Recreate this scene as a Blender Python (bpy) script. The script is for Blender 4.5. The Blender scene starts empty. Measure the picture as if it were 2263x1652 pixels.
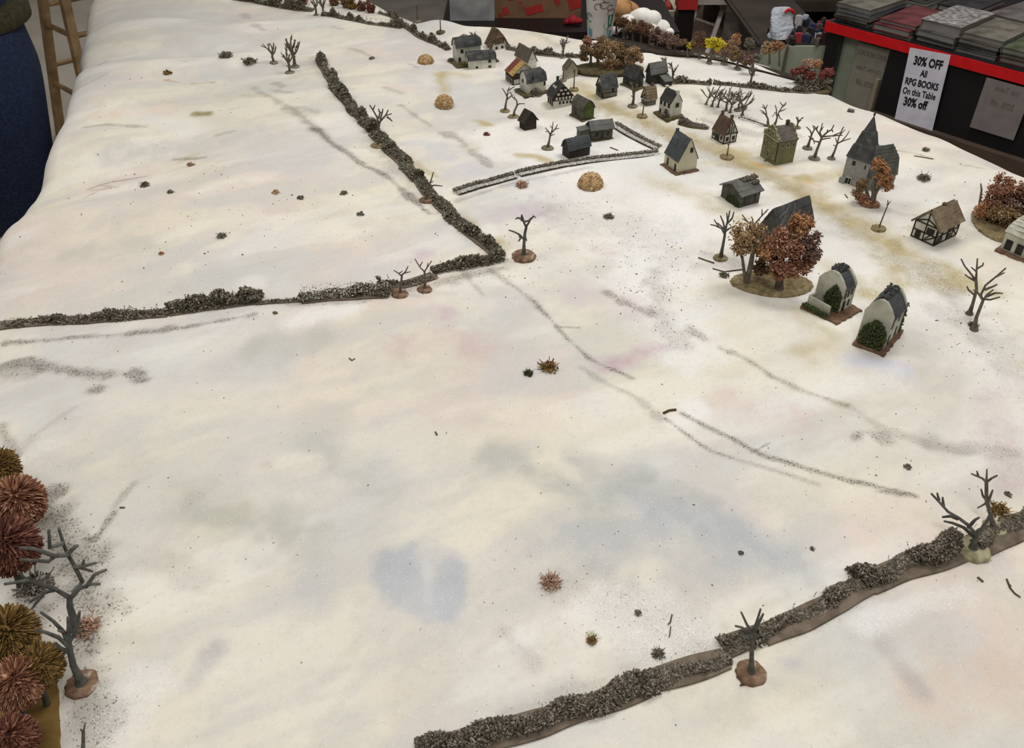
import bpy, math, random
import numpy as np
from mathutils import Vector, Matrix

# ------------------------------------------------------------------ camera, light, exposure
SC = bpy.context.scene
COL = SC.collection
W_, H_ = 2263.0, 1652.0
F_PX = 1878.0
PITCH = math.radians(38.3)
CAM = np.array([0.0, 0.0, 1.44])
TZ = 0.76
sp, cp = math.sin(PITCH), math.cos(PITCH)

cam_d = bpy.data.cameras.new('camera')
cam = bpy.data.objects.new('camera', cam_d)
COL.objects.link(cam)
cam.location = CAM
cam.rotation_euler = (math.pi / 2 - PITCH, 0, 0)
cam_d.sensor_width = 36.0
cam_d.lens = 36.0 * F_PX / W_
cam_d.clip_start = 0.02
cam_d.clip_end = 60
SC.camera = cam

SC.view_settings.view_transform = 'Standard'
SC.view_settings.look = 'None'
SC.view_settings.exposure = 0.0
SC.view_settings.gamma = 1.0
SC.view_settings.use_curve_mapping = False

SC.cycles.max_bounces = 5
SC.cycles.diffuse_bounces = 3
SC.cycles.glossy_bounces = 2
SC.cycles.transmission_bounces = 4
world = bpy.data.worlds.new('world')
SC.world = world
world.use_nodes = True
bg = world.node_tree.nodes['Background']
bg.inputs[0].default_value = (1.0, 0.95, 0.88, 1)
bg.inputs[1].default_value = 0.33

def area_lamp(name, loc, sx, sy, power, color=(1.0, 0.985, 0.955), aim=None):
    ld = bpy.data.lights.new(name, 'AREA')
    ld.shape = 'RECTANGLE'; ld.size = sx; ld.size_y = sy
    ld.energy = power; ld.color = color
    o = bpy.data.objects.new(name, ld)
    o.location = loc
    COL.objects.link(o)
    if aim is not None:
        d = Vector(aim) - Vector(loc)
        o.rotation_euler = d.to_track_quat('-Z', 'Y').to_euler()
    return o
LAMPS = [((0.8, 1.9, 2.86), 1.2, 0.6, 23), ((-1.4, 1.3, 2.86), 1.2, 0.6, 16.5), ((0.2, -0.5, 2.86), 1.2, 0.6, 26),
         ((-1.6, 4.6, 2.86), 1.2, 0.6, 22), ((1.4, 4.6, 2.86), 1.2, 0.6, 16), ((3.2, 2.2, 2.86), 1.2, 0.6, 16)]
for l_, sx_, sy_, pw_ in LAMPS:
    area_lamp('ceiling_lamp', l_, sx_, sy_, pw_)

# ------------------------------------------------------------------ small helpers
def lin(c):
    return tuple(((x / 255.0) / 12.92 if x / 255.0 <= 0.04045 else ((x / 255.0 + 0.055) / 1.055) ** 2.4) for x in c)

rng = np.random.default_rng(7)
def hash2(ix, iy, seed):
    n = (ix.astype(np.int64) * 374761393 + iy.astype(np.int64) * 668265263 + seed * 974634777) & 0x7fffffff
    n = ((n ^ (n >> 13)) * 1274126177) & 0x7fffffff
    n = n ^ (n >> 16)
    return (n & 0xffff) / 65535.0
def vnoise(x, y, seed=0):
    x = np.asarray(x, float); y = np.asarray(y, float)
    ix = np.floor(x); iy = np.floor(y)
    fx = x - ix; fy = y - iy
    fx = fx * fx * fx * (fx * (fx * 6 - 15) + 10); fy = fy * fy * fy * (fy * (fy * 6 - 15) + 10)
    ix = ix.astype(np.int64); iy = iy.astype(np.int64)
    a = hash2(ix, iy, seed); b = hash2(ix + 1, iy, seed); c = hash2(ix, iy + 1, seed); d = hash2(ix + 1, iy + 1, seed)
    return (a * (1 - fx) + b * fx) * (1 - fy) + (c * (1 - fx) + d * fx) * fy
def fbm(x, y, seed=0, octv=4):
    s = 0; a = 0.5; t = 0
    for k in range(octv):
        s = s + a * vnoise(np.asarray(x) * 2 ** k, np.asarray(y) * 2 ** k, seed + k * 17); t += a; a *= 0.5
    return s / t

def ray(u, v):
    x = (np.asarray(u, float) - W_ / 2) / F_PX; y = (H_ / 2 - np.asarray(v, float)) / F_PX
    return x, cp + y * sp, -sp + y * cp
def PZ(u, v, z=TZ):
    dx, dy, dz = ray(u, v)
    t = (z - CAM[2]) / dz
    return np.array([dx * t, dy * t, z])
def PY(u, v, Y):
    dx, dy, dz = ray(u, v)
    t = Y / dy
    return np.array([dx * t, Y, CAM[2] + dz * t])
def P0(u, v):
    return PZ(u, v)[:2]

# terrain: gentle humps under the cloth (world positions)
HUMPS = []
def hump(u, v, h, su, sv, rot=0.0):
    p = P0(u, v); HUMPS.append((p[0], p[1], h, su, sv, rot))
hump(975, 62, 0.030, 0.07, 0.06)
hump(1075, 78, 0.020, 0.12, 0.06)
hump(1230, 92, 0.020, 0.16, 0.07)
hump(1400, 150, 0.010, 0.16, 0.10)
hump(300, 60, 0.018, 0.16, 0.20)
hump(600, 330, 0.012, 0.14, 0.30)
hump(1350, 1150, 0.010, 0.14, 0.10)
hump(1900, 1450, 0.014, 0.13, 0.07, 0.5)
hump(520, 960, 0.008, 0.16, 0.10)
hump(1180, 900, 0.006, 0.08, 0.16, 0.7)
hump(1500, 140, 0.008, 0.2, 0.05)
def Hh(X, Y):
    X = np.asarray(X, float); Y = np.asarray(Y, float)
    z = (fbm(X * 3.1 + 5, Y * 3.1 + 9, 3, 3) - 0.5) * 0.022
    # long soft folds of the cloth, mostly at the left
    lf = 1 / (1 + np.exp((X + 0.55) * 9))
    wv = vnoise(X * 2.2 + Y * 1.2 + 3, Y * 9 - X * 2.0, 21) - 0.5
    z = z + wv * (0.005 + 0.020 * lf) + (vnoise(X * 5 - Y * 2, Y * 17 + X * 3, 23) - 0.5) * 0.008 * lf
    z = z + (vnoise(X * 14, Y * 14, 31) - 0.5) * 0.0022
    z = z + (vnoise((X + Y) * 3.2 + 2, (X - Y) * 13, 41) - 0.5) * 0.0050 + (vnoise((X - .4 * Y) * 4.1, (.4 * X + Y) * 21, 43) - 0.5) * 0.0022
    for hx, hy, h, a, b, r in HUMPS:
        dx = X - hx; dy = Y - hy
        c, s = math.cos(r), math.sin(r)
        q = ((dx * c + dy * s) / a) ** 2 + ((-dx * s + dy * c) / b) ** 2
        z = z + h * np.exp(-q)
    return TZ + z
def G(u, v):
    """pixel -> point on the snow cloth"""
    dx, dy, dz = ray(u, v)
    z = TZ
    for _ in range(14):
        t = (z - CAM[2]) / dz
        z = 0.5 * z + 0.5 * float(Hh(dx * t, dy * t))
    t = (z - CAM[2]) / dz
    return np.array([dx * t, dy * t, z])
def pxm(p):
    """metres per pixel at a world point"""
    d = np.asarray(p) - CAM
    return (d[1] * cp - d[2] * sp) / F_PX
def height_for(p, v):
    """height above CAM frame: z at (X,Y) that projects to row v"""
    k = (H_ / 2 - v) / F_PX
    Y = p[1]
    return CAM[2] + Y * (k * cp - sp) / (cp + k * sp)
def onplane(u, v, base, off=0.0):
    """pixel -> point on the upright plane through base facing the camera"""
    n = np.array([base[0], base[1]]); n = n / np.linalg.norm(n)
    dx, dy, dz = ray(u, v)
    D = base[0] * n[0] + base[1] * n[1] + off
    t = D / (dx * n[0] + dy * n[1])
    return np.array([dx * t, dy * t, CAM[2] + dz * t])

# ------------------------------------------------------------------ materials
def new_mat(name):
    m = bpy.data.materials.new(name); m.use_nodes = True
    nt = m.node_tree; nt.nodes.clear()
    out = nt.nodes.new('ShaderNodeOutputMaterial'); b = nt.nodes.new('ShaderNodeBsdfPrincipled')
    nt.links.new(b.outputs[0], out.inputs[0])
    return m, nt, b
def N(nt, typ, **kw):
    n = nt.nodes.new(typ)
    for k, v in kw.items():
        if k.startswith('i_'):
            n.inputs[k[2:].replace('_', ' ')].default_value = v
        else:
            setattr(n, k, v)
    return n
def ramp(nt, stops):
    r = nt.nodes.new('ShaderNodeValToRGB')
    while len(r.color_ramp.elements) < len(stops): r.color_ramp.elements.new(0.5)
    for e, (p, c) in zip(r.color_ramp.elements, stops):
        e.position = p; e.color = (*c, 1) if len(c) == 3 else c
    return r
def mat(name, c1, c2=None, c3=None, scale=60.0, rough=0.85, bump=0.3, bscale=None, metal=0.0, island=0.0, spec=0.3, dist=0.001):
    c2 = c2 or c1
    m, nt, b = new_mat(name)
    tc = N(nt, 'ShaderNodeTexCoord')
    n1 = N(nt, 'ShaderNodeTexNoise'); n1.inputs['Scale'].default_value = scale; n1.inputs['Detail'].default_value = 5
    nt.links.new(tc.outputs['Object'], n1.inputs['Vector'])
    st = [(0.33, lin(c1)), (0.62, lin(c2))]
    if c3: st.append((0.75, lin(c3)))
    fac = n1.outputs['Fac']
    if island:
        g = N(nt, 'ShaderNodeNewGeometry')
        mx = N(nt, 'ShaderNodeMix'); mx.data_type = 'FLOAT'; mx.inputs[0].default_value = island
        nt.links.new(fac, mx.inputs[2]); nt.links.new(g.outputs['Random Per Island'], mx.inputs[3]); fac = mx.outputs[0]
    r = ramp(nt, st)
    nt.links.new(fac, r.inputs[0]); nt.links.new(r.outputs[0], b.inputs['Base Color'])
    b.inputs['Roughness'].default_value = rough; b.inputs['Metallic'].default_value = metal
    b.inputs['Specular IOR Level'].default_value = spec
    if bump:
        n2 = N(nt, 'ShaderNodeTexNoise'); n2.inputs['Scale'].default_value = bscale or scale * 4; n2.inputs['Detail'].default_value = 3
        nt.links.new(tc.outputs['Object'], n2.inputs['Vector'])
        bp = N(nt, 'ShaderNodeBump'); bp.inputs['Strength'].default_value = bump; bp.inputs['Distance'].default_value = dist
        nt.links.new(n2.outputs['Fac'], bp.inputs['Height']); nt.links.new(bp.outputs[0], b.inputs['Normal'])
    return m
def stone_mat(name, c1, c2, mortar, sx=160.0):
    m, nt, b = new_mat(name)
    tc = N(nt, 'ShaderNodeTexCoord')
    sx_ = N(nt, 'ShaderNodeSeparateXYZ'); mp = N(nt, 'ShaderNodeCombineXYZ'); ad = N(nt, 'ShaderNodeMath', operation='ADD')
    nt.links.new(tc.outputs['Object'], sx_.inputs[0]); nt.links.new(sx_.outputs[0], ad.inputs[0]); nt.links.new(sx_.outputs[1], ad.inputs[1])
    nt.links.new(ad.outputs[0], mp.inputs[0]); nt.links.new(sx_.outputs[2], mp.inputs[1])
    br = N(nt, 'ShaderNodeTexBrick'); br.inputs['Scale'].default_value = sx
    br.inputs['Color1'].default_value = (*lin(c1), 1); br.inputs['Color2'].default_value = (*lin(c2), 1); br.inputs['Mortar'].default_value = (*lin(mortar), 1)
    br.inputs['Mortar Size'].default_value = 0.03; br.inputs['Brick Width'].default_value = 0.7; br.inputs['Row Height'].default_value = 0.3
    nt.links.new(mp.outputs[0], br.inputs['Vector'])
    n = N(nt, 'ShaderNodeTexNoise'); n.inputs['Scale'].default_value = 90
    nt.links.new(tc.outputs['Object'], n.inputs['Vector'])
    mx = N(nt, 'ShaderNodeMixRGB'); mx.blend_type = 'MULTIPLY'; mx.inputs[0].default_value = 0.5
    nt.links.new(br.outputs[0], mx.inputs[1]); nt.links.new(n.outputs['Fac'], mx.inputs[2]); mx.inputs[0].default_value = 0.25
    nt.links.new(mx.outputs[0], b.inputs['Base Color']); b.inputs['Roughness'].default_value = 0.9
    return m

M = {}
M['white'] = mat('white_plaster', (176, 178, 164), (214, 214, 202), (226, 226, 216), scale=45, bump=0.3)
M['white_green'] = mat('mossy_plaster', (154, 154, 138), (190, 189, 175), (210, 208, 198), scale=40, bump=0.3)
M['cream'] = mat('cream_plaster', (190, 182, 154), (206, 200, 176), (196, 197, 188), scale=30, bump=0.3)
M['beige'] = mat('beige_wall', (150, 144, 128), (172, 166, 148), scale=60)
M['green'] = mat('green_plaster', (104, 104, 72), (124, 124, 90), (134, 136, 106), scale=36, bump=0.3)
M['greentrim'] = mat('pale_green_trim', (140, 140, 108), (165, 165, 135), scale=60)
M['dark'] = mat('dark_glass', (24, 22, 20), (44, 40, 36), scale=80, rough=0.6, bump=0)
M['darkwood'] = mat('dark_timber', (34, 28, 22), (58, 48, 38), scale=90)
M['slate'] = mat('slate_roof', (56, 57, 58), (86, 87, 87), (118, 118, 116), scale=70, bump=0.6, bscale=400)
M['slateblue'] = mat('blue_slate_roof', (62, 65, 67), (80, 84, 87), (98, 101, 103), scale=60, bump=0.5, bscale=400)
M['slatedark'] = mat('dark_roof', (46, 46, 46), (64, 64, 63), (84, 84, 82), scale=60, bump=0.4, bscale=400)
M['slateflat'] = mat('grey_roof', (88, 88, 86), (108, 107, 103), scale=60, bump=0.2)
M['mauve'] = mat('mauve_roof', (92, 84, 80), (112, 103, 98), scale=60, bump=0.3)
M['thatch'] = mat('thatch', (70, 56, 44), (104, 86, 68), (122, 104, 84), scale=70, bump=0.8, bscale=500)
M['thatchlight'] = mat('pale_thatch', (106, 92, 72), (136, 120, 98), (150, 136, 112), scale=70, bump=0.8, bscale=500)
M['brownroof'] = mat('brown_tile_roof', (74, 58, 46), (98, 78, 62), scale=80, bump=0.7, bscale=400)
M['taupe'] = mat('taupe_roof', (84, 76, 66), (104, 96, 84), scale=60, bump=0.4)
M['redroof'] = mat('red_roof', (104, 52, 46), (132, 72, 60), scale=60, bump=0.4)
M['yellowroof'] = mat('ochre_roof', (160, 126, 76), (182, 150, 98), scale=60, bump=0.4)
M['oliveroof'] = mat('olive_roof', (76, 72, 54), (96, 92, 72), scale=60, bump=0.4)
M['greybarn'] = mat('grey_boards', (64, 62, 56), (88, 86, 78), (98, 94, 84), scale=60, bump=0.5)
M['darkbarn'] = mat('dark_boards', (44, 42, 40), (62, 58, 54), scale=60, bump=0.4)
M['brownbarn'] = mat('brown_black_boards', (40, 35, 31), (58, 51, 45), scale=60, bump=0.4)
M['stone'] = stone_mat('grey_stone', (176, 176, 172), (150, 150, 147), (104, 104, 102))
M['ground'] = mat('flocked_base', (70, 62, 38), (104, 92, 62), (84, 88, 50), scale=120, bump=1.0, dist=0.002)
M['basebrown'] = mat('brown_painted_base', (92, 68, 52), (122, 96, 76), scale=80, bump=0.6)
M['baseolive'] = mat('straw_flock_base', (112, 98, 66), (158, 142, 106), (176, 168, 142), scale=170, bump=1.0, dist=0.002)
M['basegrey'] = mat('grey_flock_base', (100, 94, 78), (140, 134, 116), scale=150, bump=0.8)
M['baserust'] = mat('rust_flock_base', (96, 70, 52), (142, 116, 94), (196, 186, 172), scale=110, bump=1.0, dist=0.002)
M['baseyel'] = mat('mustard_flock_base', (122, 116, 88), (168, 162, 132), scale=120, bump=0.8)
M['bark'] = mat('grey_brown_plastic', (82, 76, 66), (112, 104, 92), (130, 122, 110), scale=140, bump=0.4)
M['barkdark'] = mat('dark_grey_plastic', (72, 72, 69), (100, 99, 94), scale=140, bump=0.3)
M['barkbrown'] = mat('brown_plastic', (72, 58, 46), (98, 84, 68), scale=140, bump=0.3)
M['hedge'] = mat('grey_green_lichen', (72, 67, 54), (122, 115, 98), (156, 151, 136), scale=120, island=0.55, bump=0)
M['hedgebrown'] = mat('brown_grey_lichen', (78, 71, 61), (124, 115, 102), (154, 145, 131), scale=120, island=0.55, bump=0)
M['strip'] = mat('brown_wood_strip', (92, 80, 68), (120, 108, 94), scale=80)
M['stripgrey'] = mat('grey_stone_strip', (110, 104, 94), (150, 146, 138), scale=120)
M['snowcap'] = mat('white_flock', (188, 184, 176), (226, 224, 220), scale=200, bump=0.6)
M['ivy'] = mat('ivy_green', (44, 52, 28), (70, 80, 44), (84, 92, 56), scale=200, island=0.5, bump=0)
M['moss'] = mat('moss_green', (62, 72, 30), (84, 94, 44), scale=90, bump=0.5)
for nm, a_, b_, c_ in [('rust', (126, 86, 66), (166, 117, 92), (196, 152, 126)), ('orange', (142, 98, 64), (184, 132, 92), (206, 164, 126)),
                       ('tan', (134, 106, 76), (176, 144, 106), (200, 174, 138)), ('brown', (102, 80, 56), (140, 112, 82), (168, 142, 108)),
                       ('umber', (92, 64, 48), (126, 90, 68), (148, 114, 92)), ('yellow', (190, 168, 30), (224, 206, 52), (236, 222, 90)),
                       ('red', (108, 50, 46), (142, 74, 66), (170, 112, 102)), ('plum', (106, 80, 72), (142, 112, 100), (168, 142, 128)),
                       ('mustard', (92, 72, 38), (136, 106, 56), (170, 134, 78)), ('pinkrust', (122, 78, 58), (164, 114, 88), (200, 158, 128)),
                       ('deepred', (90, 54, 44), (126, 78, 62), (160, 112, 92)), ('grey', (92, 84, 76), (128, 120, 110), (150, 144, 136)),
                       ('straw', (150, 116, 76), (196, 164, 120), (222, 198, 160)), ('pinktan', (150, 112, 92), (186, 150, 128), (206, 178, 158))]:
    M[nm] = mat(nm + '_foliage', a_, b_, c_, scale=130, island=0.6, bump=0)

# ------------------------------------------------------------------ mesh builder
class MB:
    def __init__(s): s.v = []; s.f = []; s.n = 0; s.mi = []; s.big = []
    def add(s, V, Fc, mi=0):
        V = np.asarray(V, float).reshape(-1, 3)
        for f in Fc: s.f.append([i + s.n for i in f]); s.mi.append(mi)
        s.v.append(V); s.n += len(V)
    def box(s, c, d, R=None, mi=0):
        x, y, z = np.array(d) / 2
        V = np.array([[-x, -y, -z], [x, -y, -z], [x, y, -z], [-x, y, -z], [-x, -y, z], [x, -y, z], [x, y, z], [-x, y, z]])
        if R is not None: V = V @ np.array(R).T
        s.add(V + np.array(c), [(0, 3, 2, 1), (4, 5, 6, 7), (0, 1, 5, 4), (1, 2, 6, 5), (2, 3, 7, 6), (3, 0, 4, 7)], mi)
    def tube(s, pts, r, n=7, mi=0, cap=True):
        pts = np.asarray(pts, float)
        r = np.broadcast_to(np.asarray(r, float), (len(pts),))
        T = np.gradient(pts, axis=0); T /= np.linalg.norm(T, axis=1)[:, None] + 1e-12
        up = np.array([0.3, 0.2, 0.93]); 
        if abs(T[0] @ up) > 0.9: up = np.array([1.0, 0, 0])
        V = []
        for p, t, q in zip(pts, T, r):
            a = np.cross(t, up); a /= np.linalg.norm(a) + 1e-12; b = np.cross(t, a)
            up = np.cross(a, t)
            for k in range(n):
                th = 2 * math.pi * k / n; V.append(p + q * (a * math.cos(th) + b * math.sin(th)))
        Fc = []
        for i in range(len(pts) - 1):
            for k in range(n):
                k2 = (k + 1) % n; Fc.append((i * n + k, i * n + k2, (i + 1) * n + k2, (i + 1) * n + k))
        if cap: Fc.append(tuple(range(n - 1, -1, -1))); Fc.append(tuple((len(pts) - 1) * n + k for k in range(n)))
        s.add(V, Fc, mi)
    def prism(s, poly, axis_vec, org=(0, 0, 0), mi=0):
        """poly: 3d points, extruded by vec"""
        P = np.asarray(poly, float) + np.array(org); n = len(P); a = np.array(axis_vec)
        s.add(np.vstack([P, P + a]), [tuple(range(n - 1, -1, -1)), tuple(range(n, 2 * n))] + [(i, (i + 1) % n, n + (i + 1) % n, n + i) for i in range(n)], mi)
    def lathe(s, prof, c=(0, 0, 0), n=24, jit=0.0, seed=0, sx=1.0, sy=1.0, mi=0):
        r_ = np.random.default_rng(seed); J = 1 + jit * (r_.random(n) - 0.5)
        V = []
        for (r, z) in prof:
            for k in range(n):
                th = 2 * math.pi * k / n; V.append((c[0] + r * J[k] * sx * math.cos(th), c[1] + r * J[k] * sy * math.sin(th), c[2] + z))
        Fc = [(i * n + k, i * n + (k + 1) % n, (i + 1) * n + (k + 1) % n, (i + 1) * n + k) for i in range(len(prof) - 1) for k in range(n)]
        Fc.append(tuple(range(n - 1, -1, -1))); Fc.append(tuple((len(prof) - 1) * n + k for k in range(n)))
        s.add(V, Fc, mi)
    def build(s, name, m, parent=None, smooth=False, loc=None, mats=None):
        me = bpy.data.meshes.new(name)
        me.from_pydata(np.vstack(s.v).tolist(), [], s.f)
        for q in (mats or [m]): me.materials.append(q)
        if mats: me.polygons.foreach_set('material_index', s.mi)
        if smooth: me.polygons.foreach_set('use_smooth', [True] * len(me.polygons))
        me.update()
        return link(name, me, parent, loc)
def link(name, data, parent=None, loc=None):
    o = bpy.data.objects.new(name, data); COL.objects.link(o)
    if parent is not None: o.parent = parent
    if loc is not None: o.location = loc
    return o
def tag(o, label=None, cat=None, group=None, kind=None):
    if label: o['label'] = label
    if cat: o['category'] = cat
    if group: o['group'] = group
    if kind: o['kind'] = kind
    return o
def empty(name, loc, label, cat, group=None, rz=0.0):
    o = bpy.data.objects.new(name, None); COL.objects.link(o); o.location = loc; o.rotation_euler = (0, 0, rz)
    o.empty_display_size = 0.01
    return tag(o, label, cat, group)

# fast blobs ---------------------------------------------------------------
PHI = (1 + 5 ** 0.5) / 2
ICO = np.array([(-1, PHI, 0), (1, PHI, 0), (-1, -PHI, 0), (1, -PHI, 0), (0, -1, PHI), (0, 1, PHI), (0, -1, -PHI), (0, 1, -PHI), (PHI, 0, -1), (PHI, 0, 1), (-PHI, 0, -1), (-PHI, 0, 1)]) / math.sqrt(1 + PHI * PHI)
ICOF = np.array([(0, 11, 5), (0, 5, 1), (0, 1, 7), (0, 7, 10), (0, 10, 11), (1, 5, 9), (5, 11, 4), (11, 10, 2), (10, 7, 6), (7, 1, 8), (3, 9, 4), (3, 4, 2), (3, 2, 6), (3, 6, 8), (3, 8, 9), (4, 9, 5), (2, 4, 11), (6, 2, 10), (8, 6, 7), (9, 8, 1)])
def rand_rot(n, r_):
    q = r_.normal(size=(n, 4)); q /= np.linalg.norm(q, axis=1)[:, None]
    w, x, y, z = q.T
    return np.stack([1 - 2 * (y * y + z * z), 2 * (x * y - z * w), 2 * (x * z + y * w), 2 * (x * y + z * w), 1 - 2 * (x * x + z * z), 2 * (y * z - x * w), 2 * (x * z - y * w), 2 * (y * z + x * w), 1 - 2 * (x * x + y * y)], 1).reshape(n, 3, 3)
def tri_mesh(name, V, Fc, m, parent=None, loc=None, smooth=False):
    me = bpy.data.meshes.new(name)
    me.vertices.add(len(V)); me.vertices.foreach_set('co', np.ascontiguousarray(V, dtype=np.float32).ravel())
    nf = len(Fc); k = Fc.shape[1]
    me.loops.add(nf * k); me.loops.foreach_set('vertex_index', np.ascontiguousarray(Fc, dtype=np.int32).ravel())
    me.polygons.add(nf)
    me.polygons.foreach_set('loop_start', np.arange(0, nf * k, k, dtype=np.int32))
    me.polygons.foreach_set('loop_total', np.full(nf, k, dtype=np.int32))
    if smooth: me.polygons.foreach_set('use_smooth', np.ones(nf, dtype=bool))
    me.materials.append(m)
    me.update(calc_edges=True); me.validate()
    return link(name, me, parent, loc)
def blob_arrays(pts, size, seed=0, spiky=0.55, squash=1.0, aniso=False):
    r_ = np.random.default_rng(seed)
    n = len(pts); size = np.broadcast_to(size, (n,))
    base = ICO[None] * (1 + spiky * (r_.random((n, 12, 1)) * 2 - 1))
    if aniso: base = base * np.stack([1.0 + .9 * r_.random(n), .55 + .5 * r_.random(n), .4 + .4 * r_.random(n)], 1)[:, None, :]
    V = np.einsum('nij,nkj->nki', rand_rot(n, r_), base) * size[:, None, None]
    V[:, :, 2] *= squash
    V += np.asarray(pts)[:, None, :]
    Fc = (ICOF[None] + (np.arange(n) * 12)[:, None, None]).reshape(-1, 3)
    return V.reshape(-1, 3), Fc
def blobs(name, pts, size, m, parent=None, seed=0, spiky=0.6, loc=None, squash=1.0):
    V, Fc = blob_arrays(pts, size, seed, spiky, squash, True)
    return tri_mesh(name, V, Fc, m, parent, loc)
# ------------------------------------------------------------------ gaming table and snow cloth
EDGE_PX = [(-75, 700), (8, 535), (84, 405), (138, 310), (172, 215), (192, 140), (202, 80), (210, 20), (224, -60)]
FAR_PX = [(560, -75), (700, -50), (800, -18), (860, 18), (930, 44), (1010, 62), (1100, 70), (1190, 74), (1290, 86), (1340, 84), (1420, 87), (1500, 96), (1600, 110), (1690, 130), (1755, 160), (1838, 200), (1990, 252), (2075, 282), (2160, 322), (2263, 366), (2400, 432)]
poly = [(-0.50, 0.10)] + [tuple(P0(u, v)) for u, v in EDGE_PX] + [tuple(P0(u, v)) for u, v in FAR_PX] + [(1.04, 1.0), (0.98, 0.10)]
poly = np.array(poly)
def smooth_closed(P, n=260):
    d = np.r_[0, np.cumsum(np.linalg.norm(np.diff(np.vstack([P, P[:1]]), axis=0), axis=1))]
    t = np.linspace(0, d[-1], n, endpoint=False)
    Q = np.vstack([P, P[:1]])
    R = np.stack([np.interp(t, d, Q[:, k]) for k in (0, 1)], 1)
    for _ in range(3): R = (np.roll(R, 1, 0) + 2 * R + np.roll(R, -1, 0)) / 4
    return R
TP = smooth_closed(poly)
def sdist(X, Y, P):
    """signed distance to closed polygon (negative inside) and nearest point"""
    A = P; B = np.roll(P, -1, 0)
    best = np.full(X.shape, 1e9); qx = np.zeros_like(X); qy = np.zeros_like(Y); inside = np.zeros(X.shape, bool)
    for (ax, ay), (bx, by) in zip(A, B):
        dx, dy = bx - ax, by - ay; L = dx * dx + dy * dy
        t = np.clip(((X - ax) * dx + (Y - ay) * dy) / L, 0, 1)
        px_ = ax + t * dx; py_ = ay + t * dy
        d = (X - px_) ** 2 + (Y - py_) ** 2
        mk = d < best
        best = np.where(mk, d, best); qx = np.where(mk, px_, qx); qy = np.where(mk, py_, qy)
        cr = ((ay > Y) != (by > Y)) & (X < (bx - ax) * (Y - ay) / (by - ay + 1e-15) + ax)
        inside ^= cr
    best = np.sqrt(best)
    return np.where(inside, -best, best), qx, qy

ys = [-0.32]
while ys[-1] < 3.05:
    y = ys[-1]; ys.append(y + 0.0021 + 0.0021 * max(0, y) ** 1.3)
ys = np.array(ys)
xs = np.linspace(-1.75, 1.55, 960)
GX, GY = np.meshgrid(xs, ys)
sd, QX, QY = sdist(GX, GY, TP)
keep = sd < 0.42
top = np.minimum(sd, 0)
R_ = 0.05
out = np.maximum(sd, 0)
nx = np.where(out > 0, (GX - QX) / (out + 1e-9), 0); ny = np.where(out > 0, (GY - QY) / (out + 1e-9), 0)
A0_ = 0.31; ang = np.minimum(A0_ + out / R_, 1.35); _o1 = (1.35 - A0_) * R_
lat = R_ * (np.sin(ang) - math.sin(A0_)) + np.maximum(out - _o1, 0) * math.cos(1.35)
drop = R_ * (math.cos(A0_) - np.cos(ang)) + np.maximum(out - _o1, 0) * math.sin(1.35)
# hanging folds
tang = QX * 1.0 + QY * 1.0
fold = (vnoise((QX - QY) * 7 + 2, (QX + QY) * 7, 77) - 0.5) * 0.055 + (vnoise((QX - QY) * 19, (QX + QY) * 19, 78) - 0.5) * 0.018
lat = lat + fold * np.clip(drop / 0.25, 0, 1.3)
PXX = np.where(out > 0, QX + nx * lat, GX); PYY = np.where(out > 0, QY + ny * lat, GY)
ZZ = Hh(np.where(out > 0, QX, GX), np.where(out > 0, QY, GY)) - drop
ZZ = ZZ - 0.016 * np.exp(-np.maximum(-sd, 0) / 0.05)  # surface eases down near the rim

# ---- dyes, sprayed paint, flock dust, painted fold shading on the cloth (world-space stains)
base = np.zeros(GX.shape + (3,)); base[:] = lin((227, 221, 209))
def lerp(c, a):
    global base
    c = np.array(lin(c)); base = base * (1 - a[..., None]) + c * a[..., None]
n5 = fbm(GX * 34, GY * 34, 606, 3); n1 = fbm(GX * 3.3, GY * 3.3, 101); n2 = fbm(GX * 4.1 + 8, GY * 3.7, 202); n3 = fbm(GX * 5 + 3, GY * 4.5 + 1, 303); n4 = fbm(GX * 13, GY * 13, 404)
sstep = lambda x, a, b: np.clip((x - a) / (b - a), 0, 1) ** 2 * (3 - 2 * np.clip((x - a) / (b - a), 0, 1))
lerp((210, 210, 202), 0.6 * sstep(n1, 0.48, 0.70))
lerp((222, 204, 196), 0.55 * sstep(n2, 0.54, 0.70))
lerp((231, 223, 202), 0.55 * sstep(n3, 0.50, 0.66))
lerp((202, 204, 208), 0.55 * sstep(1 - n3, 0.54, 0.68))
lerp((206, 199, 190), 0.42 * sstep(n4, 0.48, 0.72)); lerp((204, 200, 192), 0.3 * sstep(n5, 0.5, 0.75))
n6 = fbm((GX + .5 * GY) * 4, (GY - .5 * GX) * 16, 707, 4); n7 = fbm((GX - .7 * GY) * 15, (GY + .7 * GX) * 5, 808, 4)
lerp((200, 199, 195), 0.5 * sstep(n6, 0.52, 0.72)); lerp((205, 200, 198), 0.4 * sstep(n7, 0.54, 0.72)); lerp((240, 237, 230), 0.4 * sstep(1 - n6, 0.54, 0.72))  # grey and pale streaks imitating the shading of folds, painted into the colour
dirt = np.zeros(GX.shape); snow = np.zeros(GX.shape)
def pdist(pts):
    P = [P0(u, v) for u, v in pts]
    if len(P) == 1: return np.hypot(GX - P[0][0], GY - P[0][1])
    best = np.full(GX.shape, 1e9)
    for (ax, ay), (bx, by) in zip(P[:-1], P[1:]):
        dx, dy = bx - ax, by - ay; L = dx * dx + dy * dy + 1e-12
        t = np.clip(((GX - ax) * dx + (GY - ay) * dy) / L, 0, 1)
        best = np.minimum(best, np.hypot(GX - ax - t * dx, GY - ay - t * dy))
    return best
wob = (fbm(GX * 22, GY * 22, 505) - 0.5); wob2 = (fbm(GX * 60, GY * 60, 515, 3) - 0.5)
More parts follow.
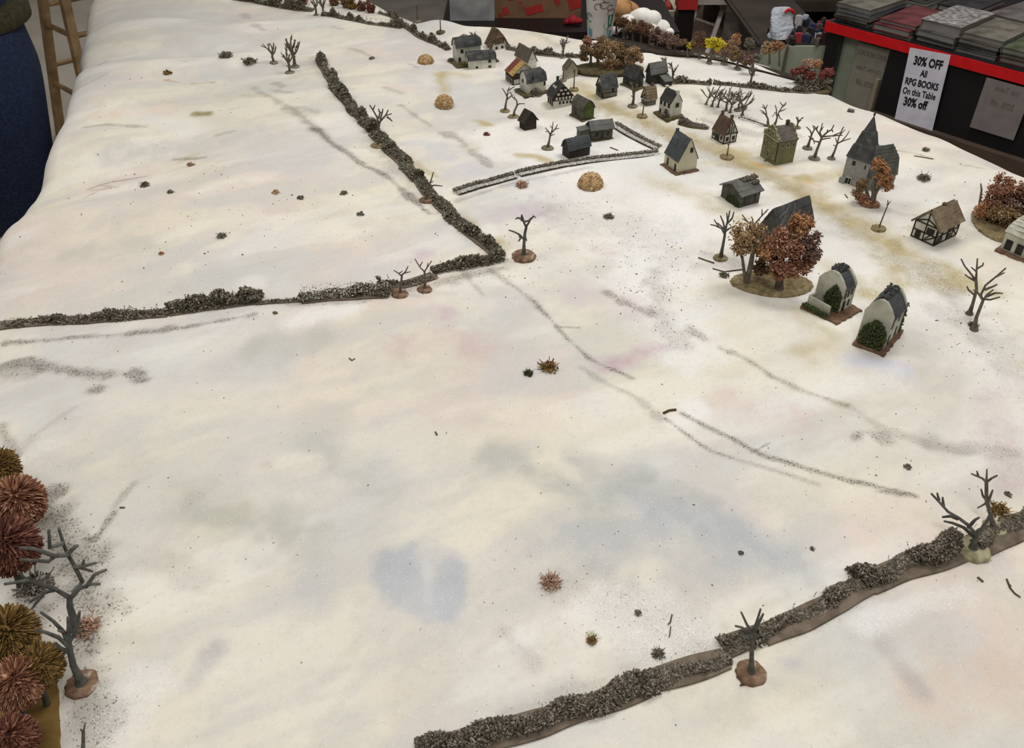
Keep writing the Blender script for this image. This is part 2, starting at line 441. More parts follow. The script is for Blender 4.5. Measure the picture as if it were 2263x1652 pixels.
def stain(pts, wpx, c, a, soft=1.0):
    if soft < 1: soft = .5 + .5 * soft
    pm = pxm(np.array([*P0(*pts[0]), TZ])); w = wpx * pm
    d = pdist(pts) + (wob * 0.9 + wob2 * 0.5) * w
    m = a * np.clip(1 - sstep(d, w * (1 - 0.9 * soft), w * 1.25), 0, 1) * (0.65 + 0.7 * sstep(n5, .3, .7))
    m = np.clip(m, 0, 1)
    lerp(c, m)
def dust(pts, wpx, a, c=(104, 94, 84), tint=0.5):
    global dirt
    wpx = wpx * 1.35
    pm = pxm(np.array([*P0(*pts[0]), TZ])); w = wpx * pm
    d = pdist(pts) + (wob * 0.8 + wob2 * 0.8) * w
    m = np.clip(1 - sstep(d, w * 0.1, w * 1.1), 0, 1)
    dirt = np.maximum(dirt, a * m); lerp(c, tint * a * m * m)
def powder(pts, wpx, a):
    global snow
    pm = pxm(np.array([*P0(*pts[0]), TZ])); w = wpx * pm
    d = pdist(pts) + wob * w
    m = np.clip(1 - sstep(d, w * 0.2, w * 1.1), 0, 1)
    snow = np.maximum(snow, a * m); lerp((238, 236, 234), 0.75 * a * m)
# whiter village side
powder([(1300, 330), (1500, 440), (1700, 560), (1950, 640)], 260, 0.65)
powder([(1150, 300), (1300, 440), (1420, 560)], 130, 0.6)
powder([(1480, 480), (1440, 640), (1520, 760)], 110, 0.9)
powder([(1700, 280), (1850, 330), (2000, 400)], 120, 0.5)
powder([(1200, 150), (1350, 120), (1600, 150)], 120, 0.6)
powder([(2050, 600), (2200, 800), (2240, 1000)], 100, 0.45)
powder([(660, 700), (760, 680)], 60, 0.8); powder([(560, 620)], 40, 0.5)
powder([(1330, 1350), (1480, 1400)], 110, 0.7); powder([(1150, 1420)], 60, 0.5)
powder([(1540, 900)], 55, 1.0); powder([(1490, 940)], 50, 0.8)
powder([(1700, 900), (1950, 840)], 60, 0.5)
powder([(260, 1600), (330, 1500)], 80, 0.5); powder([(540, 60), (760, 40)], 60, 0.5)
powder([(1900, 1400), (2130, 1310)], 40, 0.55); powder([(300, 250), (430, 290)], 50, 0.4)
# cool and warm dyes
for p_, w_, c_, a_, s_ in [
    ([(880, 1260), (900, 1300)], 58, (180, 184, 190), .8, .3), ([(990, 1270), (985, 1320)], 42, (186, 189, 195), .75, .3), ([(900, 1280), (950, 1300), (970, 1345)], 56, (190, 193, 199), .85, .5), ([(900, 1250), (940, 1240), (985, 1250)], 42, (188, 191, 197), .85, .5), ([(942, 1250), (948, 1330)], 12, (212, 214, 218), .8, .7), ([(940, 1330)], 50, (198, 200, 206), .55, .5),
    ([(1290, 1200), (1420, 1160), (1600, 1220)], 150, (184, 187, 190), .6, 1), ([(1400, 1100), (1620, 1180), (1760, 1260)], 80, (176, 181, 187), .45, 1),
    ([(1090, 1010), (1200, 1070), (1330, 1140)], 55, (184, 186, 178), .6, 1), ([(1260, 1020), (1400, 1080), (1560, 1120)], 40, (180, 180, 176), .5, 1),
    ([(700, 980), (780, 1030), (850, 1080)], 60, (192, 192, 186), .6, 1), ([(420, 1110), (560, 1160), (680, 1190)], 80, (188, 188, 176), .65, 1), ([(600, 760), (720, 740)], 70, (190, 190, 180), .6, 1),
    ([(430, 1500), (470, 1440)], 40, (184, 182, 184), .5, 1), ([(690, 1330), (700, 1200)], 50, (196, 196, 196), .5, 1),
    ([(870, 770), (990, 750), (1080, 770)], 60, (208, 190, 185), .65, 1), ([(970, 690)], 50, (206, 184, 190), .55, 1), ([(1330, 800), (1400, 790), (1440, 765)], 42, (190, 164, 176), .75, 1),
    ([(1290, 650), (1420, 680)], 60, (214, 198, 204), .5, 1), ([(1100, 480), (1190, 470)], 50, (204, 188, 198), .6, 1), ([(1330, 545)], 36, (210, 190, 186), .6, 1), ([(930, 560)], 40, (196, 176, 192), .5, 1),
    ([(1600, 890), (1750, 920)], 60, (216, 196, 190), .5, 1), ([(2190, 900), (2240, 1060)], 60, (202, 186, 186), .6, 1), ([(2100, 1330), (2250, 1400)], 90, (216, 204, 194), .5, 1),
    ([(2030, 1560), (2200, 1480)], 110, (218, 200, 186), .6, 1), ([(1950, 1450), (2030, 1540)], 30, (186, 180, 178), .5, 1), ([(1750, 1490)], 30, (184, 184, 192), .5, .8),
    ([(520, 210), (640, 190)], 50, (200, 198, 186), .5, 1), ([(250, 330), (420, 320), (560, 300)], 50, (200, 198, 194), .55, 1), ([(220, 260), (360, 250)], 40, (226, 206, 188), .5, 1),
    ([(960, 320), (1060, 380), (1180, 400)], 70, (206, 206, 212), .6, 1), ([(150, 560), (330, 540)], 60, (200, 196, 186), .5, 1), ([(590, 1025)], 26, (196, 178, 176), .5, 1),
    ([(1880, 800), (1990, 820)], 40, (204, 206, 220), .6, 1), ([(1130, 920), (1280, 960)], 70, (236, 226, 208), .5, 1), ([(250, 900), (620, 880)], 80, (230, 222, 206), .5, 1)]:
    stain(p_, w_, c_, a_, s_)
# straw-coloured tracks through the village
TR = (188, 173, 130)
for p_, w_, a_ in [([(1290, 210), (1340, 232), (1420, 258), (1500, 292), (1570, 318), (1640, 345)], 22, .62),
                   ([(1640, 345), (1700, 385), (1770, 425), (1830, 455), (1900, 497), (1960, 540), (2040, 585), (2110, 620)], 34, .7), ([(1330, 228), (1500, 292), (1700, 385), (1830, 455)], 14, .4), ([(2110, 620), (2200, 650)], 24, .4),
                   ([(1770, 400), (1850, 385), (1880, 360)], 16, .6), ([(1960, 565), (1985, 610), (1950, 660), (1900, 650)], 24, .55), ([(1985, 620), (2060, 640)], 16, .4),
                   ([(1440, 400), (1540, 440), (1640, 500)], 30, .35), ([(975, 165), (983, 205)], 14, .55), ([(985, 160), (1025, 165)], 12, .35), ([(1062, 258), (1078, 270)], 12, .6),
                   ([(1145, 338), (1190, 340), (1228, 358)], 12, .6), ([(1290, 195), (1270, 190)], 20, .35), ([(1560, 360), (1690, 372)], 14, .4), ([(1860, 900), (1760, 860)], 10, .2),
                   ([(1780, 780), (1830, 760), (1760, 690)], 30, .35), ([(1100, 530), (1115, 545)], 14, .5), ([(870, 330), (960, 390)], 8, .35), ([(1830, 580), (1880, 620)], 22, .4),
                   ([(540, 215), (590, 222)], 8, .4), ([(395, 345), (430, 330)], 10, .35), ([(1900, 1330), (1940, 1320)], 12, .5), ([(1020, 470), (1050, 500)], 12, .35)]:
    stain(p_, w_ * 1.5, TR, min(.9, a_ * 1.35), 1)
stain([(1670, 358), (1690, 366), (1720, 368)], 6, (222, 168, 90), .8, .7)
stain([(1780, 404), (1810, 410)], 7, (222, 180, 124), .7, .8)
stain([(432, 256), (466, 257)], 11, (150, 142, 98), .85, .3); stain([(466, 253), (530, 246)], 3, (160, 152, 128), .6, .6)
stain([(425, 182), (470, 180)], 8, (180, 172, 134), .6, .5); stain([(365, 180), (395, 181)], 5, (180, 154, 120), .8, .4)
stain([(1305, 1410), (1318, 1418)], 9, (150, 146, 100), .8, .3)
stain([(20, 690), (110, 688)], 10, (232, 224, 190), .8, .3)
# flock dust, streaks of scatter
for p_, w_, a_ in [
    ([(0, 795), (60, 790), (130, 812), (230, 822)], 22, .95), ([(0, 810), (60, 815)], 26, .7), ([(296, 812), (306, 832)], 24, 1), ([(212, 856)], 20, .95),
    ([(0, 738), (120, 735), (250, 725), (400, 712), (560, 692)], 16, .95), ([(0, 690), (90, 682), (200, 688)], 8, .8), ([(250, 1120), (215, 1170), (190, 1185)], 14, .9), ([(290, 1060), (250, 1110)], 12, .6),
    ([(560, 200), (640, 250), (700, 295)], 14, .65), ([(700, 295), (760, 340), (800, 368), (860, 398), (900, 430), (950, 470)], 11, 1), ([(640, 255), (720, 310)], 20, .5),
    ([(1030, 600), (1070, 650)], 10, .6), ([(1085, 590), (1130, 625), (1180, 662), (1205, 690)], 12, .75), ([(1180, 660), (1240, 730), (1300, 785), (1350, 812), (1400, 838)], 7, 1), ([(1230, 720), (1282, 718)], 4, .8), ([(1290, 810), (1340, 850), (1400, 880), (1460, 930)], 14, .6),
    ([(1340, 640), (1380, 665), (1440, 690)], 18, .9), ([(1450, 600), (1460, 700), (1500, 760)], 34, .6),
    ([(1525, 725), (1560, 750)], 16, .9), ([(1590, 768), (1640, 790), (1700, 830)], 14, .85), ([(1700, 830), (1780, 865), (1870, 900)], 10, .7), ([(1870, 900), (1960, 950), (2140, 1000)], 16, .45),
    ([(1470, 930), (1530, 975), (1570, 1000), (1615, 1014)], 6, 1), ([(1500, 915), (1560, 945), (1620, 970), (1690, 1008), (1770, 1030), (1880, 1060), (2020, 1095)], 8, 1), ([(1660, 1000), (1700, 978)], 4, .8), ([(1615, 1014), (1740, 1050), (1810, 1068)], 7, .6),
    ([(1940, 1083), (2025, 1100)], 9, .95), ([(1893, 966)], 20, .95), ([(1946, 966)], 26, .8), ([(2070, 980), (2250, 1010)], 30, .5),
    ([(885, 236), (910, 250), (950, 270)], 10, .7), ([(985, 290), (1020, 310), (1060, 340), (1085, 365)], 16, .75), ([(900, 140), (925, 150)], 7, .7), ([(770, 108), (800, 118), (830, 130)], 8, .55),
    ([(850, 200), (890, 210)], 8, .5), ([(735, 60), (755, 66)], 7, .6), ([(540, 20), (545, 30)], 12, .5), ([(560, 50), (580, 64)], 10, .6),
    ([(190, 405), (240, 390), (320, 380)], 9, .75), ([(185, 430), (205, 418)], 6, .8), ([(200, 410), (260, 408), (225, 400)], 5, .7), ([(190, 288), (240, 280), (320, 282)], 10, .7), ([(380, 338), (450, 340)], 9, .9), ([(480, 305), (520, 300)], 8, .5),
    ([(600, 205), (640, 212)], 14, .6), ([(615, 190), (625, 196)], 16, .6), ([(660, 250), (700, 262)], 12, .5),
    ([(100, 1090), (130, 1180), (190, 1260), (200, 1400)], 62, 1), ([(60, 1300), (60, 1450)], 60, .8), ([(190, 1500), (210, 1620)], 60, .7), ([(40, 1130), (110, 1080)], 30, .8),
    ([(1990, 330), (2062, 350)], 7, .8), ([(2125, 362), (2180, 368)], 5, .8), ([(1940, 450), (2000, 470), (2080, 480)], 14, .4), ([(1560, 260), (1650, 290), (1760, 300)], 18, .6), ([(1540, 215), (1570, 240), (1660, 262)], 18, .5),
    ([(1250, 470), (1400, 500), (1480, 560)], 90, .4), ([(1560, 560), (1640, 590)], 26, .6), ([(2090, 690), (2200, 760), (2250, 820)], 60, .45),
    ([(1120, 1580), (1500, 1470), (1640, 1440)], 40, .45), ([(1700, 1420), (2000, 1260), (2140, 1220), (2263, 1170)], 40, .55), ([(1120, 1400), (1180, 1460)], 30, .4), ([(1250, 1300), (1500, 1400)], 90, .35),
    ([(700, 130), (760, 220), (840, 320), (940, 430), (1090, 560)], 26, .5), ([(580, 665), (800, 660), (1000, 610), (1110, 585)], 20, .7), ([(1010, 440), (1140, 400), (1300, 365)], 12, .6),
    ([(1330, 230), (1560, 330), (1760, 430), (2100, 640)], 46, .5), ([(300, 1240), (440, 1270)], 50, .3), ([(160, 900), (30, 1000)], 16, .4), ([(0, 940), (30, 1000)], 14, .7),
    ([(120, 200), (240, 170)], 8, .4), ([(235, 130), (215, 150)], 5, .7), ([(1180, 90), (1240, 110)], 16, .5)]:
    dust(p_, w_, a_)
dirt = np.clip(dirt + 0.10 * (n4 - 0.4), 0, 1)
base = np.clip(base * 1.0, 0, 0.9)

m, nt, b = new_mat('snow_cloth')
ca = N(nt, 'ShaderNodeAttribute', attribute_name='dye_fold_shade'); da = N(nt, 'ShaderNodeAttribute', attribute_name='dust'); sa = N(nt, 'ShaderNodeAttribute', attribute_name='powder')
tc = N(nt, 'ShaderNodeTexCoord')
def noise(sc, det=2.0, rough=0.6):
    n = N(nt, 'ShaderNodeTexNoise'); n.inputs['Scale'].default_value = sc; n.inputs['Detail'].default_value = det; n.inputs['Roughness'].default_value = rough
    nt.links.new(tc.outputs['Object'], n.inputs['Vector']); return n.outputs['Fac']
def mth(op, a, b_=None, c_=None):
    n = N(nt, 'ShaderNodeMath', operation=op)
    for i, x in enumerate((a, b_, c_)):
        if x is None: continue
        if isinstance(x, (int, float)): n.inputs[i].default_value = x
        else: nt.links.new(x, n.inputs[i])
    return n.outputs[0]
def mixc(f, a, b_):
    n = N(nt, 'ShaderNodeMixRGB')
    for i, x in enumerate((f, a, b_)):
        if isinstance(x, (int, float)): n.inputs[i].default_value = x
        elif isinstance(x, tuple): n.inputs[i].default_value = (*lin(x), 1)
        else: nt.links.new(x, n.inputs[i])
    return n.outputs[0]
fine = noise(420, 3); med = noise(150, 3, 0.7); grit = noise(700, 2); cloud = noise(9, 5)
c = ca.outputs['Color']
sh = mth('MULTIPLY', mth('SUBTRACT', med, 0.5), 0.5)
c = mixc(mth('MAXIMUM', mth('MULTIPLY', mth('SUBTRACT', med, 0.5), 1.2), 0.0), c, (196, 188, 176))
c = mixc(mth('MULTIPLY', mth('GREATER_THAN', cloud, 0.55), 0.0), c, (210, 206, 200))
# white grains
wg = mth('MULTIPLY', mth('SUBTRACT', mth('ADD', grit, mth('MULTIPLY', sa.outputs['Fac'], 0.16)), 0.60), 9.0)
n = N(nt, 'ShaderNodeClamp'); nt.links.new(wg, n.inputs[0]); c = mixc(mth('MULTIPLY', n.outputs[0], 0.55), c, (244, 243, 242))
# dark grains
dg = mth('MULTIPLY', mth('SUBTRACT', mth('ADD', fine, mth('ADD', mth('MULTIPLY', da.outputs['Fac'], 0.22), mth('MULTIPLY', mth('SUBTRACT', med, 0.5), 0.35))), 0.72), 12.0)
n = N(nt, 'ShaderNodeClamp'); nt.links.new(dg, n.inputs[0]); c = mixc(mth('MULTIPLY', n.outputs[0], 0.72), c, (92, 84, 74))
nt.links.new(c, b.inputs['Base Color']); b.inputs['Roughness'].default_value = 0.97; b.inputs['Specular IOR Level'].default_value = 0.1
bp = N(nt, 'ShaderNodeBump'); bp.inputs['Strength'].default_value = 0.22; bp.inputs['Distance'].default_value = 0.0012
nt.links.new(mth('ADD', med, mth('MULTIPLY', fine, 0.4)), bp.inputs['Height']); nt.links.new(bp.outputs[0], b.inputs['Normal'])
M['cloth'] = m

ny_, nx_ = GX.shape
idx = np.full(ny_ * nx_, -1); kf = keep.ravel(); idx[kf] = np.arange(kf.sum())
I = np.arange(ny_ * nx_).reshape(ny_, nx_)
Q = np.stack([I[:-1, :-1], I[:-1, 1:], I[1:, 1:], I[1:, :-1]], -1).reshape(-1, 4)
Q = Q[kf[Q].all(1)]
V = np.stack([PXX, PYY, ZZ], -1).reshape(-1, 3)[kf]
cloth = tri_mesh('snow_cloth', V, idx[Q], M['cloth'], smooth=True)
me = cloth.data
at = me.attributes.new('dye_fold_shade', 'FLOAT_COLOR', 'POINT'); at.data.foreach_set('color', np.concatenate([base.reshape(-1, 3)[kf], np.ones((kf.sum(), 1))], 1).astype(np.float32).ravel())
at = me.attributes.new('dust', 'FLOAT', 'POINT'); at.data.foreach_set('value', dirt.ravel()[kf].astype(np.float32))
at = me.attributes.new('powder', 'FLOAT', 'POINT'); at.data.foreach_set('value', snow.ravel()[kf].astype(np.float32))
tag(cloth, 'large off-white winter terrain cloth with grey, pink and straw patches covering the table', 'cloth')
EX = np.linspace(-1.8, 1.6, 341); EY = np.linspace(-0.4, 3.2, 361)
ES = sdist(*np.meshgrid(EX, EY), TP)[0]
def sd_at(X, Y):
    fx = min(max((X + 1.8) / 0.01, 0), 339.99); fy = min(max((Y + 0.4) / 0.01, 0), 359.99)
    i, j = int(fx), int(fy); fx -= i; fy -= j
    return (ES[j, i] * (1 - fx) + ES[j, i + 1] * fx) * (1 - fy) + (ES[j + 1, i] * (1 - fx) + ES[j + 1, i + 1] * fx) * fy
def HC(X, Y):
    """cloth height incl. rim easing"""
    return float(Hh(X, Y)) - 0.016 * math.exp(-max(-sd_at(float(X), float(Y)), 0) / 0.05)
def GG(u, v):
    dx, dy, dz = ray(u, v); z = TZ
    for _ in range(12):
        t = (z - CAM[2]) / dz; z = 0.4 * z + 0.6 * HC(dx * t, dy * t)
    t = (z - CAM[2]) / dz
    return np.array([dx * t, dy * t, z])

# the table below
tb = empty('gaming_table', (0.1, 1.2, 0), 'long wooden trestle table hidden beneath the white terrain cloth', 'table')
mb = MB()
inner = TP - 0.0
cen = inner.mean(0)
ins = []
for p, q, r in zip(np.roll(inner, 1, 0), inner, np.roll(inner, -1, 0)):
    t = (r - p); t /= np.linalg.norm(t); nrm = np.array([-t[1], t[0]])
    ins.append(q - nrm * 0.03 if np.dot(nrm, q - cen) > 0 else q + nrm * 0.03)
ins = np.array(ins)[::3] - np.array([0.1, 1.2])
mb.prism([(x, y, 0.66) for x, y in ins], (0, 0, 0.03))
M['wood'] = mat('pine_wood', (150, 104, 58), (184, 134, 82), scale=14, bump=0.2)
mb.build('table_top', M['wood'], tb)
for x, y in [(-0.42, -0.85), (0.75, -0.85), (-0.85, 1.05), (0.35, 1.0)]:
    q = MB(); q.box((x, y, 0.33), (0.06, 0.06, 0.66)); q.build('leg', M['wood'], tb)
# ------------------------------------------------------------------ model houses
def base_slab(pts_local, root, m, th=0.004, name='base', jit=0.0015, seed=1, z0=-0.002):
    """slab with a slightly wavy outline; pts in local xy"""
    r_ = np.random.default_rng(seed)
    P = np.array(pts_local, float); out = []
    for a, b_ in zip(P, np.roll(P, -1, 0)):
        k = max(2, int(np.linalg.norm(b_ - a) / 0.006))
        for i in range(k): out.append(a + (b_ - a) * i / k + (r_.random(2) - 0.5) * 2 * jit)
    out = np.array(out); c = out.mean(0); inn = c + (out - c) * 0.97
    n = len(out)
    V = [(x, y, z0 - 0.004) for x, y in out] + [(x, y, th * 0.5) for x, y in out] + [(x, y, th) for x, y in inn]
    F = [(i, (i + 1) % n, n + (i + 1) % n, n + i) for i in range(n)] + [(n + i, n + (i + 1) % n, 2 * n + (i + 1) % n, 2 * n + i) for i in range(n)] + [tuple(range(2 * n, 3 * n)), tuple(range(n - 1, -1, -1))]
    mb = MB(); mb.add(V, F); return mb.build(name, m, root)

class House:
    def __init__(s, name, label, cat, C, L, R, eave, apex, axis='R', shape='gable', amp=1.0):
        C3, L3, R3 = GG(*C), GG(*L), GG(*R)
        cr = R3[:2] - C3[:2]; cl = L3[:2] - C3[:2]
        th1 = math.atan2(cr[1], cr[0]); th2 = math.atan2(cl[1], cl[0]) - math.pi / 2
        d = (th2 - th1 + math.pi) % (2 * math.pi) - math.pi
        wr = np.linalg.norm(cr); wl = np.linalg.norm(cl)
        th = th1 + d * 0.5
        s.a, s.b = wr, wl
        ex = np.array([math.cos(th), math.sin(th)]); ey = np.array([-ex[1], ex[0]])
        cen = C3[:2] + ex * s.a / 2 + ey * s.b / 2
        z0 = HC(*cen) + 0.0005
        s.z0 = z0
        s.eh = max(0.006, height_for(C3, eave) - z0)
        gm = C3[:2] + (ey * s.b / 2 if axis == 'R' else ex * s.a / 2)
        s.ah = max(s.eh + 0.004, height_for([gm[0], gm[1]], apex) - z0)
        s.axis, s.shape = axis, shape
        s.root = empty(name, (cen[0], cen[1], z0), label, cat, rz=th)
        s.px = pxm(C3)
        s.mb = None
    def prof(s, w, o=0.0, up=0.0):
        """half profile from eave to ridge: (offset from centre, z)"""
        h = w / 2; e, a = s.eh, s.ah
        if s.shape == 'gambrel': P = [(h, e), (h * 0.62, e + (a - e) * 0.62), (0, a)]
        elif s.shape == 'town': P = [(h, e), (h * 0.72, e + (a - e) * 0.48), (h * 0.30, e + (a - e) * 0.93), (0, a)]
        elif s.shape == 'round': P = [(h, e), (h * 0.93, e + (a - e) * 0.3), (h * 0.68, e + (a - e) * 0.66), (h * 0.32, e + (a - e) * 0.92), (0, a)]
        else: P = [(h, e), (0, a)]
        P = [(x, z + up) for x, z in P]
        if o:
            (x0, z0), (x1, z1) = P[0], P[1]; L = math.hypot(x1 - x0, z1 - z0)
            P[0] = (x0 + (x0 - x1) / L * o, z0 - (z1 - z0) / L * o)
        return P
    def loc(s, along, across, z):
        return (along, across, z) if s.axis == 'R' else (across, along, z)
    def walls(s, m, name='walls', sink=0.006, hip=(0, 0)):
        A = s.a if s.axis == 'R' else s.b; B = s.b if s.axis == 'R' else s.a
        P = s.prof(B)
        if hip != (0, 0):
            zz = s.eh + (s.ah - s.eh) * .55
            for k in range(len(P) - 1):
                if P[k][1] < zz < P[k + 1][1]:
                    f = (zz - P[k][1]) / (P[k + 1][1] - P[k][1]); P.insert(k + 1, (P[k][0] + (P[k + 1][0] - P[k][0]) * f, zz)); break
        poly = [(-B / 2, -sink)] + [(-x, z) for x, z in P] + [(x, z) for x, z in P[::-1][1:]] + [(B / 2, -sink)]
        poly = [(x, z - 0.0003) if z > 0 else (x, z) for x, z in poly]
        n = len(poly); ins = lambda z: max(0, (z - s.eh) / (s.ah - s.eh) - .53) / .45
        V = [s.loc(-A / 2 + hip[0] * ins(z), x, z) for x, z in poly] + [s.loc(A / 2 - hip[1] * ins(z), x, z) for x, z in poly]
        mb = MB(); mb.add(V, [tuple(range(n - 1, -1, -1)), tuple(range(n, 2 * n))] + [(i, (i + 1) % n, n + (i + 1) % n, n + i) for i in range(n)])
        return mb.build(name, m, s.root)
    def roof(s, m, over=0.0025, overx=0.002, courses=9, th=0.0014, step=0.0007, hip=(0, 0), nx=10, seed=3, name='roof', jit=0.0005, span=(0, 1), sides=(-1, 1)):
        A = s.a if s.axis == 'R' else s.b; B = s.b if s.axis == 'R' else s.a
        r_ = np.random.default_rng(seed)
        P = np.array(s.prof(B, over)); d = np.r_[0, np.cumsum(np.linalg.norm(np.diff(P, axis=0), axis=1))]
        at = lambda f: np.array([np.interp(f * d[-1], d, P[:, 0]), np.interp(f * d[-1], d, P[:, 1])])
        mb = MB()
        for side in sides:
            for k in range(courses):
                f0, f1 = k / courses, (k + 1.15) / courses if k < courses - 1 else 1.0
                p0, p1 = at(f0), at(min(1, f1))
                t = p1 - p0; t /= np.linalg.norm(t); nrm = np.array([-t[1], t[0]]) * (1 if -t[1] * 1 + 0 >= 0 else 1)
                if nrm[1] < 0: nrm = -nrm
                q = [p0 - nrm * 0.0002, p0 + nrm * (th + step), p1 + nrm * th, p1 - nrm * 0.0002]
                x0 = -A / 2 - overx + hip[0] * max(0, (k + 0.5) / courses - 0.55) / 0.45; x1 = A / 2 + overx - hip[1] * max(0, (k + 0.5) / courses - 0.55) / 0.45
                x0, x1 = x0 + (x1 - x0) * span[0], x0 + (x1 - x0) * span[1]
                V = []
                for i in range(nx + 1):
                    x = x0 + (x1 - x0) * i / nx; j = (r_.random(4) - 0.5) * jit * 2
                    for (c_, z_), jj in zip(q, j): V.append(s.loc(x, side * max(c_, 0), z_ + jj))
                F = []
                for i in range(nx):
                    for e in range(4): F.append((i * 4 + e, i * 4 + (e + 1) % 4, (i + 1) * 4 + (e + 1) % 4, (i + 1) * 4 + e))
                F += [(3, 2, 1, 0), tuple(nx * 4 + e for e in range(4))]
                mb.add(V, F)
        for e, hp in ((-1, hip[0]), (1, hip[1])):
            if hp:
                q = at(0.55); y, z = q
                tri = [s.loc(e * (A / 2 + overx), -y, z), s.loc(e * (A / 2 + overx), y, z), s.loc(e * (A / 2 + overx - hp), 0, s.ah + th)]
                mb.prism(tri, (0, 0, 0.0016))
        return mb.build(name, m, s.root)
    def ridge_cap(s, m, r=0.0012, name='ridge_cap'):
        A = s.a if s.axis == 'R' else s.b
        mb = MB(); mb.tube([s.loc(-A / 2 - 0.002 + A * i / 6 * 1.02, 0, s.ah + 0.0012) for i in range(7)], r, n=6); return mb.build(name, m, s.root)
    def fpt(s, f, u, v, out=0.0):
        if f == 'L': return np.array([-s.a / 2 - out, s.b / 2 - u * s.b, v * s.eh])
        return np.array([-s.a / 2 + u * s.a, -s.b / 2 - out, v * s.eh])
    def fvec(s, f):
        return (np.array([0, -1.0, 0]), np.array([-1.0, 0, 0]), s.b) if f == 'L' else (np.array([1.0, 0, 0]), np.array([0, -1.0, 0]), s.a)
    def plate(s, f, u, v, w, h, m, name='window', d=0.0012, arch=False, frame=None, parent=None, zoff=0.0):
        du, dn, wid = s.fvec(f); c = s.fpt(f, u, v); W = w * wid; H = h * s.eh
        if arch: pts = [(-W / 2, -H / 2), (W / 2, -H / 2), (W / 2, H * 0.12), (W * 0.35, H * 0.38), (0, H / 2), (-W * 0.35, H * 0.38), (-W / 2, H * 0.12)]
        else: pts = [(-W / 2, -H / 2), (W / 2, -H / 2), (W / 2, H / 2), (-W / 2, H / 2)]
        mb = MB(); mb.prism([c + du * x + np.array([0, 0, z]) - dn * 0.001 for x, z in pts], dn * (0.001 + d * 0.5 + zoff))
        o = mb.build(name, m, parent or s.root)
        if frame:
            fb = MB(); t = 0.0009
            for x0, z0, x1, z1 in [(-W / 2 - t, -H / 2, W / 2 + t, -H / 2), (-W / 2 - t, H / 2, W / 2 + t, H / 2)] + ([] if arch else []):
                fb.prism([c + du * x0 + np.array([0, 0, z0 - t]), c + du * x1 + np.array([0, 0, z1 - t]), c + du * x1 + np.array([0, 0, z1 + t * .5]), c + du * x0 + np.array([0, 0, z0 + t * .5])], dn * (d + 0.0006))
            for x in (-W / 2 - t, W / 2): fb.prism([c + du * x + np.array([0, 0, -H / 2]), c + du * (x + t) + np.array([0, 0, -H / 2]), c + du * (x + t) + np.array([0, 0, H / 2]), c + du * x + np.array([0, 0, H / 2])], dn * (d + 0.0006))
            fb.prism([c - du * t * .3 + np.array([0, 0, -H / 2]), c + du * t * .3 + np.array([0, 0, -H / 2]), c + du * t * .3 + np.array([0, 0, H / 2]), c - du * t * .3 + np.array([0, 0, H / 2])], dn * (d + 0.0003))
            fb.build('window_frame', frame, o)
        return o
    def timber(s, m, segs, t=0.0012, name='timber_frame', d=0.0009):
        mb = MB()
        for f, u0, v0, u1, v1 in segs:
            du, dn, wid = s.fvec(f); a, b_ = s.fpt(f, u0, v0), s.fpt(f, u1, v1)
            dr = (b_ - a) / (np.linalg.norm(b_ - a) + 1e-9); sd_ = np.cross(dn, dr)
            mb.prism([a - sd_ * t / 2 - dn * .0005, b_ - sd_ * t / 2 - dn * .0005, b_ + sd_ * t / 2 - dn * .0005, a + sd_ * t / 2 - dn * .0005], dn * (d + .0005))
        return mb.build(name, m, s.root)
    def chimney(s, al, m, w=0.004, h=0.006, across=0.0, pots=True):
        A = s.a if s.axis == 'R' else s.b
        z = s.ah - abs(across) * 0.8
        x, y, _ = s.loc(al * A / 2, across, 0)
        mb = MB(); mb.box((x, y, z + h / 2 - 0.002), (w * 1.2, w, h + 0.004)); mb.box((x, y, z + h), (w * 1.45, w * 1.25, h * 0.18))
        o = mb.build('chimney', m, s.root)
        if pots:
            for dx in (-0.3, 0.3):
                q = MB(); q.lathe([(w * .2, 0), (w * .24, h * .2)], (x + dx * w, y, z + h * 1.05), n=8); q.build('chimney_pot', m, o)
        return o
    def base(s, m, ml=0.004, mr=0.004, mf=0.004, mbk=0.004, th=0.003, seed=2):
        x0, x1, y0, y1 = -s.a / 2 - ml, s.a / 2 + mr, -s.b / 2 - mf, s.b / 2 + mbk
        return base_slab([(x0, y0), (x1, y0), (x1, y1), (x0, y1)], s.root, m, th=th, seed=seed)
    def bush(s, u, v, out, r, m=None, name='bush', n=160, seed=0, face='L', squash=0.8, size=0.0011):
        r_ = np.random.default_rng(seed); p = s.fpt(face, u, v, out)
        d = r_.normal(size=(n, 3)); d /= np.linalg.norm(d, axis=1)[:, None]; d *= (r_.random((n, 1)) ** 0.4) * r
        d[:, 2] = np.abs(d[:, 2]) * squash
        return blobs(name, p + d, size * (0.7 + 0.7 * r_.random(n)), m or M['hedge'], s.root, seed)
    def clad(s, face, region, m, name='ivy', n=260, seed=0, size=0.0022, out=0.001):
        """leafy growth over a wall region; region(u,v)->bool"""
        r_ = np.random.default_rng(seed); P = []
        while len(P) < n:
            u, v = r_.random(), r_.random() * 2.0
            if region(u, v): P.append(s.fpt(face, u, v, out * (0.3 + r_.random())))
        return blobs(name, np.array(P), size * (0.6 + 0.7 * r_.random(n)), m, s.root, seed, squash=1.0)

def rows(face, us, v, w, h):
    return [(face, u, v, w, h) for u in us]
def wins(hs, specs, m=None, **kw):
    for sp_ in specs: hs.plate(*sp_, m or M['dark'], **kw)
def grid_frame(face, posts, v0, v1, rails):
    return [(face, u, v0, u, v1) for u in posts] + [(face, posts[0], r, posts[-1], r) for r in rails]

